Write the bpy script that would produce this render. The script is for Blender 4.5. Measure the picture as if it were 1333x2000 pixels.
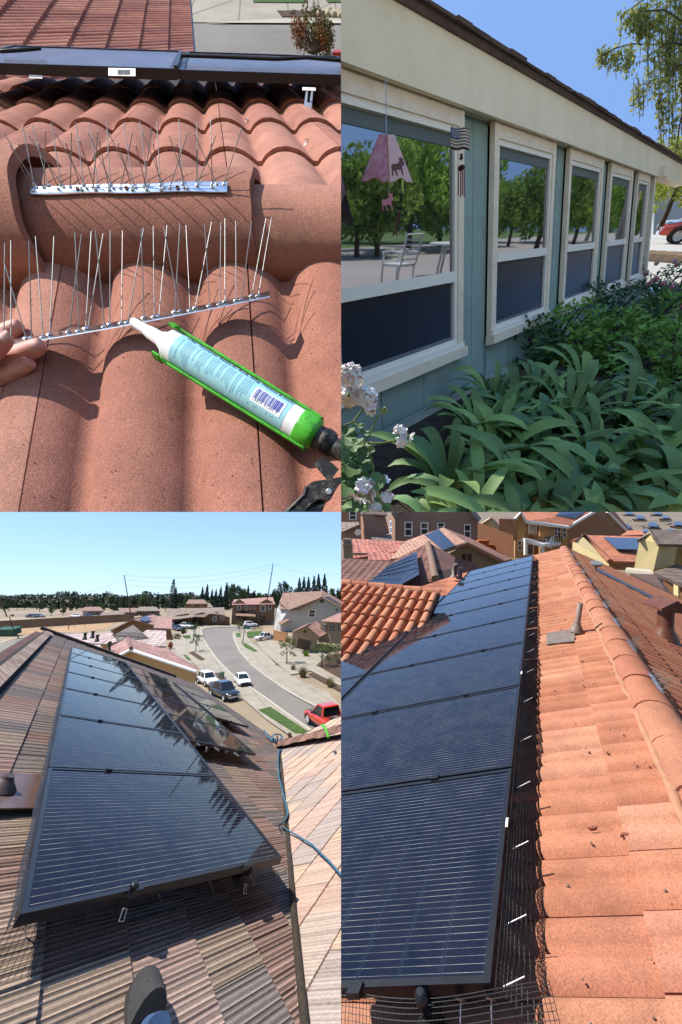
import bpy, bmesh, math, random
from mathutils import Vector, Matrix
from mathutils import noise as mnoise

# ------------------------------------------------------------------ camera, sky, suns, exposure
# The picture is a sheet of four places seen side by side: a roof close-up (upper left), a garden
# front (upper right), a street seen from a roof (lower left) and a long roof array (lower right).
# Each place stands in its own quarter of the view; camera pitch puts the street's horizon level.
S = bpy.context.scene
for o in list(bpy.data.objects):
    bpy.data.objects.remove(o)
FPX, CX, CY = 700.0, 666.5, 1000.0
PITCH = math.atan(165 / 700)
CAM = Vector((0, 0, 12.4))
RT = Vector((1, 0, 0)); FW = Vector((0, math.cos(PITCH), math.sin(PITCH))); UP = Vector((0, -math.sin(PITCH), math.cos(PITCH)))
cd = bpy.data.cameras.new('camera'); cam = bpy.data.objects.new('camera', cd)
S.collection.objects.link(cam)
cam.location = CAM; cam.rotation_euler = (math.pi / 2 + PITCH, 0, 0)
cd.sensor_fit = 'VERTICAL'; cd.sensor_height = 36; cd.lens = 36 * FPX / 2000; cd.clip_start = .02; cd.clip_end = 6000
S.camera = cam
def cv(x, y, z): return RT * x + FW * y + UP * z            # right, forward, up of the view -> world
def ray(x, y): return cv((x - CX) / FPX, 1, (CY - y) / FPX)
def PX(x, y, d): return CAM + ray(x, y) * d
SUN = {1: cv(-.60, -.50, .62).normalized(), 2: cv(-.36, .28, .89).normalized(), 3: cv(-.40, .06, .90).normalized(), 4: cv(-.60, .25, .70).normalized()}
wd = bpy.data.worlds.new('World'); S.world = wd; wd.use_nodes = True
nt = wd.node_tree; bg = nt.nodes['Background']; sky = nt.nodes.new('ShaderNodeTexSky'); sky.sky_type = 'NISHITA'; sky.sun_disc = False
sky.sun_elevation = math.asin(SUN[3].z); sky.sun_rotation = math.atan2(SUN[3].x, SUN[3].y)
sky.altitude = 0; sky.air_density = 1.0; sky.dust_density = .12; sky.ozone_density = 4.0
tint = nt.nodes.new('ShaderNodeMix'); tint.data_type = 'RGBA'; tint.blend_type = 'MULTIPLY'; tint.inputs[0].default_value = 1; tint.inputs[7].default_value = (1.46, 1.93, 2.70, 1)
gam = nt.nodes.new('ShaderNodeGamma'); gam.inputs[1].default_value = .5; nt.links.new(sky.outputs[0], gam.inputs[0])          # evens out zenith and horizon as a phone camera does
nt.links.new(gam.outputs[0], tint.inputs[6]); nt.links.new(tint.outputs[2], bg.inputs[0]); bg.inputs[1].default_value = .12
COLS = {}
for i in (1, 2, 3, 4):
    COLS[i] = bpy.data.collections.new(['', 'roof close-up', 'garden front', 'street from roof', 'roof array'][i]); S.collection.children.link(COLS[i])
    L = bpy.data.lights.new('sun', 'SUN'); L.energy = {1: 4.0, 2: 4.2, 3: 4.3, 4: 4.6}[i]; L.angle = math.radians(.55); L.color = (1, .94, .84)
    lo = bpy.data.objects.new('sun', L); S.collection.objects.link(lo)
    lo.rotation_euler = SUN[i].to_track_quat('Z', 'Y').to_euler(); lo.location = CAM + SUN[i] * 60
    lo.light_linking.receiver_collection = COLS[i]; lo.light_linking.blocker_collection = COLS[i]   # each place has its own hour of day
vs = S.view_settings; vs.view_transform = 'Standard'; vs.look = 'None'; vs.exposure = 0.75; vs.gamma = 1; vs.use_curve_mapping = False
S.cycles.max_bounces = 8; S.cycles.transparent_max_bounces = 16; S.cycles.use_denoising = True
S.cycles.caustics_reflective = False; S.cycles.caustics_refractive = False

# ------------------------------------------------------------------ helpers
CUR = [3]
def place(i): CUR[0] = i; random.seed(100 + i)
def U(a, b): return random.uniform(a, b)

class Frame:
    """origin + two directions in a surface + normal; points are a*e1 + b*e2 + c*n"""
    def __init__(s, O, e1, e2, n=None):
        s.O = Vector(O); s.e1 = Vector(e1).normalized(); s.e2 = Vector(e2).normalized()
        s.n = s.e1.cross(s.e2).normalized() if n is None else Vector(n).normalized()
        if n is None and s.n.dot(-(s.O - CAM)) < 0: s.n = -s.n
    def at(s, a, b, c=0): return s.O + s.e1 * a + s.e2 * b + s.n * c
    def vec(s, a, b, c=0): return s.e1 * a + s.e2 * b + s.n * c
    def inv(s, x, y, c=0):
        r = ray(x, y); m = Matrix((s.e1, s.e2, -r)).transposed()
        return m.inverted() @ (CAM - s.O - s.n * c)
    def pt(s, x, y, c=0):
        k = s.inv(x, y, c); return CAM + ray(x, y) * k[2]

class MB:
    def __init__(s): s.v = []; s.f = []; s.m = []; s.uv = {}; s.sm = []
    def face(s, pts, mat=0, uv=None, smooth=False):
        b = len(s.v); s.v += [Vector(p) for p in pts]; s.f.append(tuple(range(b, b + len(pts)))); s.m.append(mat); s.sm.append(smooth)
        if uv: s.uv[len(s.f) - 1] = uv
        return s
    def grid(s, rows, mat=0, smooth=True, closed=False, uvs=False):
        """rows: list of equally long point lists"""
        b = len(s.v); nr = len(rows); nc = len(rows[0])
        for r in rows: s.v += [Vector(p) for p in r]
        for i in range(nr - 1):
            for j in range(nc - (0 if closed else 1)):
                k = (j + 1) % nc
                s.f.append((b + i * nc + j, b + i * nc + k, b + (i + 1) * nc + k, b + (i + 1) * nc + j)); s.m.append(mat); s.sm.append(smooth)
                if uvs: s.uv[len(s.f) - 1] = [(j / (nc - 1), i / (nr - 1)), ((j + 1) / (nc - 1), i / (nr - 1)), ((j + 1) / (nc - 1), (i + 1) / (nr - 1)), (j / (nc - 1), (i + 1) / (nr - 1))]
        return s
    def box(s, c, x, y, z, mat=0):
        """corner-centred box: centre c, half vectors x y z"""
        c, x, y, z = Vector(c), Vector(x), Vector(y), Vector(z)
        if x.cross(y).dot(z) < 0: x = -x
        p = [c + x * i + y * j + z * k for k in (-1, 1) for j in (-1, 1) for i in (-1, 1)]
        b = len(s.v); s.v += p
        for q in ((0, 2, 3, 1), (4, 5, 7, 6), (0, 1, 5, 4), (2, 6, 7, 3), (0, 4, 6, 2), (1, 3, 7, 5)):
            s.f.append(tuple(b + i for i in q)); s.m.append(mat); s.sm.append(False)
        return s
    def fbox(s, fr, a0, a1, b0, b1, c0, c1, mat=0):
        return s.box(fr.at((a0 + a1) / 2, (b0 + b1) / 2, (c0 + c1) / 2), fr.e1 * (a1 - a0) / 2, fr.e2 * (b1 - b0) / 2, fr.n * (c1 - c0) / 2, mat)
    def prism(s, poly, ext, mat=0):
        """poly (list of points) extruded by vector ext"""
        poly = [Vector(p) for p in poly]; ext = Vector(ext); n = len(poly)
        nn = Vector((0, 0, 0))
        for i in range(n): nn += poly[i].cross(poly[(i + 1) % n])
        if nn.dot(ext) > 0: poly.reverse()
        b = len(s.v); s.v += poly + [p + ext for p in poly]
        s.f.append(tuple(b + i for i in range(n))); s.m.append(mat); s.sm.append(False)
        s.f.append(tuple(b + n + i for i in reversed(range(n)))); s.m.append(mat); s.sm.append(False)
        for i in range(n):
            j = (i + 1) % n
            s.f.append((b + j, b + i, b + n + i, b + n + j)); s.m.append(mat); s.sm.append(False)
        return s
    def tube(s, path, rad, n=8, mat=0, caps=True, smooth=True):
        path = [Vector(p) for p in path]; k = len(path)
        rad = rad if isinstance(rad, (list, tuple)) else [rad] * k
        rows = []; last = None
        for i, p in enumerate(path):
            t = (path[min(i + 1, k - 1)] - path[max(i - 1, 0)])
            t = t.normalized() if t.length > 1e-9 else Vector((0, 0, 1))
            if last is None:
                a = t.orthogonal().normalized()
            else:
                a = (last - t * last.dot(t)); a = a.normalized() if a.length > 1e-6 else t.orthogonal().normalized()
            last = a; bb = t.cross(a)
            rows.append([p + (a * math.cos(2 * math.pi * j / n) + bb * math.sin(2 * math.pi * j / n)) * rad[i] for j in range(n)])
        s.grid(rows, mat, smooth, True)
        if caps:
            s.face(list(reversed(rows[0])), mat); s.face(rows[-1], mat)
        return s
    def lathe(s, O, ax, prof, n=16, mat=0, smooth=True, caps=True):
        ax = Vector(ax).normalized(); O = Vector(O)
        a = ax.orthogonal().normalized(); bb = ax.cross(a)
        rows = [[O + ax * h + (a * math.cos(2 * math.pi * j / n) + bb * math.sin(2 * math.pi * j / n)) * max(r, 1e-4) for j in range(n)] for r, h in prof]
        s.grid(rows, mat, smooth, True)
        if caps: s.face(rows[0][::-1], mat); s.face(rows[-1], mat)
        return s
    def sphere(s, c, r, n=10, m=6, mat=0, sx=None):
        c = Vector(c); X, Y, Z = sx or (Vector((1, 0, 0)), Vector((0, 1, 0)), Vector((0, 0, 1)))
        rows = []
        for i in range(m + 1):
            th = math.pi * i / m
            rows.append([c + (X * (math.sin(th) * math.cos(2 * math.pi * j / n)) + Y * (math.sin(th) * math.sin(2 * math.pi * j / n)) - Z * math.cos(th)) * r for j in range(n)])
        return s.grid(rows, mat, True, True)
    def mesh(s, name):
        me = bpy.data.meshes.new(name); me.from_pydata([tuple(p) for p in s.v], [], s.f); 
        me.polygons.foreach_set('material_index', s.m); me.polygons.foreach_set('use_smooth', s.sm)
        if s.uv:
            ul = me.uv_layers.new(name='UVMap')
            for fi, uv in s.uv.items():
                for li, q in zip(me.polygons[fi].loop_indices, uv): ul.data[li].uv = q
        me.update(); return me

def link(o):
    COLS[CUR[0]].objects.link(o); return o
def attach(o, parent):
    if parent is not None:
        o.parent = parent; o.matrix_parent_inverse = Matrix.Translation(parent.location).inverted() if parent.type == 'EMPTY' else parent.matrix_basis.inverted()
def obj(name, mb, mats, parent=None, kind=None):
    me = mb.mesh(name) if isinstance(mb, MB) else mb
    o = link(bpy.data.objects.new(name, me))
    if isinstance(mb, MB):
        for m in (mats if isinstance(mats, (list, tuple)) else [mats]): me.materials.append(m)
    attach(o, parent)
    if kind: o['kind'] = kind
    return o
def inst(name, me, loc, parent=None):
    """another object of shared mesh data, moved to loc"""
    o = link(bpy.data.objects.new(name, me)); o.location = loc; attach(o, parent); return o
def thing(name, label, cat, loc, group=None):
    o = link(bpy.data.objects.new(name, None)); o.location = loc; o.empty_display_size = .1
    o['label'] = label; o['category'] = cat
    if group: o['group'] = group
    return o
def tag(o, label, cat, group=None):
    o['label'] = label; o['category'] = cat
    if group: o['group'] = group
    return o
ORD = ['first', 'second', 'third', 'fourth', 'fifth', 'sixth', 'seventh', 'eighth', 'ninth', 'tenth', 'eleventh', 'twelfth']

# ------------------------------------------------------------------ materials
def lin(r, g, b):
    """sRGB 0-255 of a sunlit surface in a picture -> base colour"""
    f = lambda c: .60 * ((c / 255 / 12.92) if c <= 10 else ((c / 255 + .055) / 1.055) ** 2.4)
    return (f(r), f(g), f(b))
class NT:
    def __init__(s, name):
        s.m = bpy.data.materials.new(name); s.m.use_nodes = True; s.t = s.m.node_tree; s.b = s.t.nodes['Principled BSDF']
    def n(s, kind, **kw):
        x = s.t.nodes.new('ShaderNode' + kind)
        for k, v in kw.items():
            if hasattr(x, k) and k not in x.inputs: setattr(x, k, v)
            else: x.inputs[k].default_value = v
        return x
    def l(s, a, b): s.t.links.new(a, b)
    def math(s, op, a, b=None, c=None):
        x = s.n('Math', operation=op)
        for i, q in enumerate((a, b, c)):
            if q is None: continue
            if isinstance(q, (int, float)): x.inputs[i].default_value = q
            else: s.l(q, x.inputs[i])
        return x.outputs[0]
    def mix(s, fac, a, b, mode='MIX'):
        x = s.n('Mix', data_type='RGBA', blend_type=mode)
        for i, q in ((0, fac), (6, a), (7, b)):
            if isinstance(q, (int, float)): x.inputs[i].default_value = q
            elif isinstance(q, (tuple, list)): x.inputs[i].default_value = (*q[:3], 1)
            else: s.l(q, x.inputs[i])
        return x.outputs[2]
    def pos(s): return s.n('NewGeometry').outputs['Position']
    def noise(s, scale, detail=4, vec=None, rough=.6):
        x = s.n('TexNoise', Scale=scale, Detail=detail, Roughness=rough); s.l(vec if vec is not None else s.pos(), x.inputs['Vector']); return x.outputs['Fac']
    def ramp(s, fac, stops, interp='LINEAR'):
        x = s.n('ValToRGB'); cr = x.color_ramp; cr.interpolation = interp
        while len(cr.elements) < len(stops): cr.elements.new(.5)
        for e, (p, c) in zip(cr.elements, stops): e.position = p; e.color = (*c[:3], 1) if isinstance(c, (tuple, list)) else (c, c, c, 1)
        s.l(fac, x.inputs[0]); return x.outputs[0]
    def bump(s, h, strength, dist):
        x = s.n('Bump', Strength=strength, Distance=dist); s.l(h, x.inputs['Height']); s.l(x.outputs[0], s.b.inputs['Normal']); return x
    def set(s, **kw):
        for k, v in kw.items():
            i = s.b.inputs[k.replace('_', ' ')]
            i.default_value = (*v, 1) if isinstance(v, tuple) and len(v) == 3 else v
        return s
MATS = {}
def mat(name, col, rough=.8, var=.12, scale=3.0, grain=0, gscale=60, bump=0, bscale=40, bdist=.002, metal=0, spec=.4, rnd=0, palette=None, stain=None, sscale=1.5, samt=.5, **kw):
    """plain painted / mineral surface: colour with broad patches, fine grain, optional per-piece tone and stains"""
    if name in MATS: return MATS[name]
    t = NT(name); c = tuple(col)
    out = None
    if palette:
        oi = t.n('ObjectInfo').outputs['Random']
        out = t.ramp(oi, [(i / max(1, len(palette)), p) for i, p in enumerate(palette)], 'CONSTANT')
    if var:
        nz = t.noise(scale, 5)
        k = t.ramp(nz, [(.3, 1 - var), (.7, 1 + var)])
        out = t.mix(1.0, out if out is not None else c, k, 'MULTIPLY')
    if grain:
        g = t.ramp(t.noise(gscale, 3, rough=.8), [(.3, 1 - grain), (.7, 1 + grain)])
        out = t.mix(1.0, out if out is not None else c, g, 'MULTIPLY')
    if rnd:
        oi = t.n('ObjectInfo').outputs['Random']
        v = t.math('MULTIPLY_ADD', oi, 2 * rnd, 1 - rnd)
        cc = t.n('CombineColor'); [t.l(v, cc.inputs[i]) for i in range(3)]
        out = t.mix(1.0, out if out is not None else c, cc.outputs[0], 'MULTIPLY')
    if stain:
        f = t.ramp(t.noise(sscale, 6, rough=.7), [(.5, 0.0), (.7, samt)])
        out = t.mix(f, out if out is not None else c, stain)
    if out is None: t.set(Base_Color=c)
    else: t.l(out, t.b.inputs['Base Color'])
    t.set(Roughness=rough, Metallic=metal); t.b.inputs['Specular IOR Level'].default_value = spec
    for k, v in kw.items(): t.b.inputs[k.replace('_', ' ')].default_value = v
    if bump: t.bump(t.noise(bscale, 4, rough=.7), bump, bdist)
    MATS[name] = t.m; return t.m
# surfaces shared by the four places
def panel_mat(name, nu, nv, base=(.0035, .005, .014), line=(.26, .255, .24), lw=.10, rough=.10, spec=.5, ior=1.5):
    """solar glass over dark cells: thin busbar lines across, cell gaps along (UV in panel units)"""
    t = NT(name); uv = t.n('UVMap').outputs[0]; sp = t.n('SeparateXYZ'); t.l(uv, sp.inputs[0]); u, v = sp.outputs[0], sp.outputs[1]
    fv = t.math('FRACT', t.math('MULTIPLY', v, nv)); fu = t.math('FRACT', t.math('MULTIPLY', u, nu))
    ln = t.math('LESS_THAN', t.math('ABSOLUTE', t.math('SUBTRACT', fv, .5)), lw / 2)
    gap = t.math('LESS_THAN', t.math('ABSOLUTE', t.math('SUBTRACT', fu, .5)), .485)
    fade = t.math('MULTIPLY', t.ramp(t.noise(9, 2), [(.35, .25), (.65, 1.0)]), gap)
    dots = t.math('LESS_THAN', t.math('ABSOLUTE', t.math('SUBTRACT', fu, .5)), .44)
    k = t.math('MULTIPLY', ln, fade)
    c = t.mix(t.math('MULTIPLY', t.math('SUBTRACT', 1, dots), .25), base, (.02, .028, .05))
    c = t.mix(k, c, line)
    dust = t.ramp(t.noise(2.2, 6, rough=.75), [(.35, 0.0), (.8, .035)])
    c = t.mix(dust, c, (.30, .27, .24))
    t.l(c, t.b.inputs['Base Color'])
    t.set(Roughness=rough); t.b.inputs['Specular IOR Level'].default_value = spec; t.b.inputs['IOR'].default_value = ior
    return t.m
def tile_far(name, col, per=.30, course=.36, var=.22, dark=.55):
    """roof tiles too far off to tell apart: rolls across, courses up the slope (UV in metres)"""
    t = NT(name); uv = t.n('UVMap').outputs[0]; sp = t.n('SeparateXYZ'); t.l(uv, sp.inputs[0])
    u, v = sp.outputs[0], sp.outputs[1]
    w = t.math('SINE', t.math('MULTIPLY', u, 2 * math.pi / per)); w = t.math('MULTIPLY_ADD', w, .5, .5)
    fv = t.math('FRACT', t.math('DIVIDE', v, course)); lip = t.math('LESS_THAN', fv, .13)
    # tone per tile
    cu = t.math('FLOOR', t.math('DIVIDE', u, per)); cvv = t.math('FLOOR', t.math('DIVIDE', v, course))
    cx = t.n('CombineXYZ'); t.l(cu, cx.inputs[0]); t.l(cvv, cx.inputs[1]); wn = t.n('TexWhiteNoise'); t.l(cx.outputs[0], wn.inputs[0])
    k = t.math('MULTIPLY_ADD', wn.outputs[0], 2 * var, 1 - var)
    k = t.math('MULTIPLY', k, t.ramp(t.noise(.8, 5), [(.3, .88), (.7, 1.1)]))
    cc = t.n('CombineColor'); [t.l(k, cc.inputs[i]) for i in range(3)]
    c = t.mix(1.0, tuple(col), cc.outputs[0], 'MULTIPLY')
    c = t.mix(t.math('MULTIPLY', lip, dark), c, tuple(x * .25 for x in col))
    t.l(c, t.b.inputs['Base Color']); t.set(Roughness=.85)
    h = t.math('ADD', t.math('MULTIPLY', w, .6), t.math('MULTIPLY', fv, -.4))
    t.bump(h, .9, per * .18)
    return t.m
def terracotta(name, palette, gs=220, bump=.5, bd=.0012, streak=True, dirt=(.10, .055, .04)):
    """clay tile: tone per piece, sandy grain, streaks and dark weathering patches"""
    t = NT(name); oi = t.n('ObjectInfo').outputs['Random']
    base = t.ramp(oi, [(i / len(palette), p) for i, p in enumerate(palette)], 'CONSTANT')
    g = t.noise(gs, 3, rough=.8); base = t.mix(1.0, base, t.ramp(g, [(.3, .62), (.7, 1.32)]), 'MULTIPLY')
    base = t.mix(1.0, base, t.ramp(t.noise(gs * .035, 6, rough=.7), [(.3, .80), (.7, 1.16)]), 'MULTIPLY')
    sp = t.ramp(t.noise(gs * .55, 2), [(.66, 0.0), (.74, .55)])
    base = t.mix(sp, base, dirt)
    big = t.ramp(t.noise(gs * .012, 7, rough=.72), [(.52, 0.0), (.75, .45)])
    base = t.mix(big, base, dirt)
    t.l(base, t.b.inputs['Base Color']); t.set(Roughness=.9); t.b.inputs['Specular IOR Level'].default_value = .25
    t.bump(g, bump, bd)
    return t.m
BLACK = mat('black anodised frame', (.012, .012, .014), .38, var=.2, scale=20)
RAIL = mat('dark rail', (.03, .03, .032), .45, var=.2, metal=.6)
STEEL = mat('bright steel', (.62, .62, .60), .28, var=.12, scale=90, metal=1.0)
GALV = mat('dull galvanised steel', (.42, .43, .45), .45, var=.15, scale=30, metal=.9)
WIRE = mat('black coated wire', (.010, .010, .011), .5, var=0)
WHITEP = mat('white paint', (.72, .71, .68), .6, var=.06)
GLASSD = mat('dark window pane', (.025, .032, .038), .06, var=.3, scale=.6, spec=.6)
ASPH = mat('asphalt', lin(150, 143, 135), .95, var=.10, scale=.25, grain=.18, gscale=9, stain=lin(128, 122, 115), sscale=.18, samt=.6)
def jointed(name, col, dark, step):
    """poured concrete: broad stains, fine grain and saw-cut joints too narrow to build"""
    t = NT(name); p = t.pos(); sp = t.n('SeparateXYZ'); t.l(p, sp.inputs[0])
    c = t.mix(t.ramp(t.noise(.35, 6, rough=.7), [(.42, 0.0), (.72, .6)]), tuple(col), tuple(dark))
    c = t.mix(1.0, c, t.ramp(t.noise(7, 3), [(.3, .93), (.7, 1.07)]), 'MULTIPLY')
    a = t.math('MULTIPLY_ADD', sp.outputs[0], .8, t.math('MULTIPLY', sp.outputs[1], .35)); b = t.math('SUBTRACT', t.math('MULTIPLY', sp.outputs[1], .8), t.math('MULTIPLY', sp.outputs[0], .35))
    k = t.math('MAXIMUM', t.math('LESS_THAN', t.math('FRACT', t.math('DIVIDE', a, step)), .035), t.math('LESS_THAN', t.math('FRACT', t.math('DIVIDE', b, step)), .035))
    c = t.mix(t.math('MULTIPLY', k, .55), c, tuple(q * .4 for q in dark)); t.l(c, t.b.inputs['Base Color']); t.set(Roughness=.9); return t.m
CONC = jointed('pale concrete', lin(190, 180, 162), lin(146, 138, 122), 2.2)
SOIL = mat('bark mulch soil', lin(96, 74, 58), 1.0, var=.35, scale=4, grain=.4, gscale=25, bump=.6, bscale=20, bdist=.05)
GRASS = mat('lawn', lin(78, 108, 42), .95, var=.25, scale=1.2, grain=.4, gscale=28, bump=.8, bscale=30, bdist=.06)

def clear_uv(fr_pts):
    p0, p1, p2 = fr_pts[0], fr_pts[1], fr_pts[-1]
    eu = (p1 - p0).normalized(); n = eu.cross(p2 - p0).normalized(); ev = n.cross(eu)
    if (p2 - p0).dot(ev) < 0: ev = -ev
    return [((p - p0).dot(eu), (p - p0).dot(ev)) for p in fr_pts]
def slab(mb, pts, thick=.15, mi=0):
    """flat panel of real thickness, its face towards the viewer carries metre UVs (first edge = eave)"""
    pts = [Vector(p) for p in pts]
    n = Vector((0, 0, 0))
    for i in range(len(pts)): n += (pts[i] - pts[0]).cross(pts[(i + 1) % len(pts)] - pts[0])
    n.normalize(); c = sum(pts, Vector()) / len(pts)
    q = list(pts)
    if n.dot(CAM - c) < 0: n = -n; q = q[::-1]
    uv = clear_uv(pts)
    if q[0] is not pts[0]: uv = uv[::-1]
    back = [p - n * thick for p in q]
    mb.face(q, mi, uv); m = len(q)
    mb.face(back[::-1], mi, uv[::-1])
    for i in range(m):
        j = (i + 1) % m; mb.face([q[j], q[i], back[i], back[j]], mi)
    return n
class House:
    """a building seen at a distance: walls, roof planes and windows, each part a mesh of its own"""
    def __init__(s, label, base, cat='house', name='house', group=None):
        s.e = thing(name, label, cat, base, group)
    def part(s, name, pxs, m, thick=.2):
        pts = [PX(*p) for p in pxs]; mb = MB(); n = slab(mb, pts, thick); o = obj(name, mb, m, s.e)
        return o, pts[0], n
    def roof(s, pxs, m, thick=.18, name='roof'): return s.part(name, pxs, m, thick)
    def wall(s, pxs, m, thick=.25): return s.part('wall', pxs, m, thick)
    def on(s, w, x, y, off=.03):
        o, p, n = w; r = ray(x, y); t = (p + n * off - CAM).dot(n) / r.dot(n); return CAM + r * t
    def quad(s, w, name, xy, m, off=.02, thick=.04, parent=None):
        mb = MB(); pts = [s.on(w, x, y, off) for x, y in xy]; slab(mb, pts, thick); return obj(name, mb, m, parent or s.e)
    def win(s, w, x0, y0, x1, y1, sk=0, fm=None, pm=None, bars=1, slope=0.0):
        """window standing in wall w: frame and panes; slope skews the top/bottom edges (px per px)"""
        fm = fm or WHITEP; pm = pm or GLASSD
        f = lambda x, y: (x + sk * (y - y0), y + slope * (x - x0))
        fr = s.quad(w, 'window', [f(x0, y0), f(x1, y0), f(x1, y1), f(x0, y1)], fm, .03, .06)
        bx = max(.5, (x1 - x0) * .13); by = max(.5, (y1 - y0) * .07); ys = [y0 + by, y1 - by]
        if bars: ym = (y0 + y1) / 2; seg = [(y0 + by, ym - by / 2), (ym + by / 2, y1 - by)]
        else: seg = [(y0 + by, y1 - by)]
        for a, b in seg: s.quad(w, 'pane', [f(x0 + bx, a), f(x1 - bx, a), f(x1 - bx, b), f(x0 + bx, b)], pm, .045, .03, fr)
        return fr

# ------------------------------------------------------------------ foliage
def leaf_mat(name, col, var=.35, trans=.25):
    t = NT(name); oi = t.n('ObjectInfo').outputs['Random']
    k = t.ramp(t.noise(3.5, 3), [(.3, 1 - var), (.7, 1 + var)]); c = t.mix(1.0, tuple(col), k, 'MULTIPLY')
    v = t.math('MULTIPLY_ADD', oi, .5, .75); cc = t.n('CombineColor'); [t.l(v, cc.inputs[i]) for i in range(3)]
    c = t.mix(1.0, c, cc.outputs[0], 'MULTIPLY'); t.l(c, t.b.inputs['Base Color']); t.set(Roughness=.6); t.b.inputs['Specular IOR Level'].default_value = .3
    tr = t.n('BsdfTranslucent'); t.l(c, tr.inputs[0]); mx = t.n('MixShader'); mx.inputs[0].default_value = trans
    out = t.t.nodes['Material Output']; t.l(t.b.outputs[0], mx.inputs[1]); t.l(tr.outputs[0], mx.inputs[2]); t.l(mx.outputs[0], out.inputs[0]); return t.m
def rvec():
    while True:
        v = Vector((U(-1, 1), U(-1, 1), U(-1, 1)))
        if .01 < v.length < 1: return v
def leaf(mb, p, s, d=None, mi=0):
    d = d or rvec().normalized(); a = d.orthogonal().normalized(); a = (Matrix.Rotation(U(0, 6.28), 3, d) @ a); b = d.cross(a)
    mb.face([p - a * s, p - b * s * .45 + d * s * .1, p + a * s, p + b * s * .45 + d * s * .1], mi)
def crown_mesh(name, kind, n, s, m, seed):
    """foliage of a tree one unit tall: clumps of leaf-sized faces with gaps between"""
    random.seed(seed); mb = MB(); cl = []
    if kind == 'round':
        for _ in range(26): v = rvec().normalized() * U(.35, 1); cl.append((Vector((v.x * .36, v.y * .36, .62 + v.z * .34)), U(.09, .16)))
    elif kind == 'conifer':
        for _ in range(34): h = U(.08, 1) ** .9; r = .26 * (1 - h) ** .8 + .02; t = U(0, 6.28); cl.append((Vector((r * math.cos(t) * U(.4, 1), r * math.sin(t) * U(.4, 1), h)), U(.05, .10) * (1.25 - h)))
    elif kind == 'column':
        for _ in range(30): h = U(.05, 1); r = .09 * math.sin(math.pi * min(1, h * .8 + .15)); t = U(0, 6.28); cl.append((Vector((r * math.cos(t), r * math.sin(t), h)), U(.03, .06)))
    elif kind == 'broad':
        for _ in range(34): v = rvec().normalized() * U(.4, 1); cl.append((Vector((v.x * .62, v.y * .62, .58 + v.z * .36)), U(.1, .19)))
    elif kind == 'open':
        for _ in range(22): v = rvec().normalized() * U(.3, 1); cl.append((Vector((v.x * .33, v.y * .33, .60 + v.z * .38)), U(.06, .11)))
    elif kind == 'palm':
        for i in range(16):
            t = i * .39 + U(-.1, .1); up = U(-.1, .5); L = U(.14, .2)
            for k in range(7): q = k / 6; cl.append((Vector((math.cos(t) * L * q, math.sin(t) * L * q, .9 + up * .2 * q - .12 * q * q)), .012))
    for i in range(n):
        if kind == 'conifer':
            h = U(.05, 1) ** 1.15; tier = .62 + .38 * abs(math.sin(h * 17)); r = (.25 * (1 - h) ** .85 + .012) * tier * U(.25, 1) ** .5; t = U(0, 6.28); leaf(mb, Vector((r * math.cos(t), r * math.sin(t), h - .12 * r)), s * U(.6, 1.2) * (1.15 - .5 * h)); continue
        if kind == 'column':
            h = U(.02, 1); r = .085 * math.sin(math.pi * min(1, h * .82 + .14)) ** .7 * U(.3, 1) ** .5; t = U(0, 6.28); leaf(mb, Vector((r * math.cos(t), r * math.sin(t), h)), s * U(.6, 1.2)); continue
        c, r = random.choice(cl); v = rvec(); leaf(mb, c + v * r, s * U(.6, 1.3))
    me = mb.mesh(name); me.materials.append(m); return me
def trunk_mesh(name, m, h=.5, r=.025, limbs=5, spread=.22, seed=1):
    random.seed(seed); mb = MB(); mb.tube([(0, 0, -.03), (.008, .0, h * .4), (-.006, .004, h * .8), (0, 0, h * 1.25)], [r * 1.25, r, r * .8, r * .25], 7)
    for i in range(limbs):
        t = 6.28 * i / limbs + U(-.4, .4); z0 = h * U(.55, .95); mb.tube([(0, 0, z0), (math.cos(t) * spread * .5, math.sin(t) * spread * .5, z0 + .1), (math.cos(t) * spread, math.sin(t) * spread, z0 + .22)], [r * .5, r * .35, r * .12], 5)
    me = mb.mesh(name); me.materials.append(m); return me
BARK = mat('bark', lin(96, 78, 62), .95, var=.3, scale=3)
def put(name, me, loc, sc, rz, parent, upv=None):
    o = bpy.data.objects.new(name, me); link(o); o.location = loc; o.scale = sc if isinstance(sc, (tuple, list)) else (sc, sc, sc); o.rotation_mode = 'QUATERNION'
    q = Vector((0, 0, 1)).rotation_difference(upv or Vector((0, 0, 1))) @ Matrix.Rotation(rz, 3, 'Z').to_quaternion(); o.rotation_quaternion = q
    attach(o, parent); return o
def tree(name, label, loc, h, crown, trunk, group=None, w=1.0, upv=None, cat='tree'):
    e = thing(name, label, cat, loc, group); rz = U(0, 6.28); put('crown', crown, loc, (h * w, h * w, h), rz, e, upv)
    if trunk: put('trunk', trunk, loc, (h, h, h), rz, e, upv)
    return e
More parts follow.
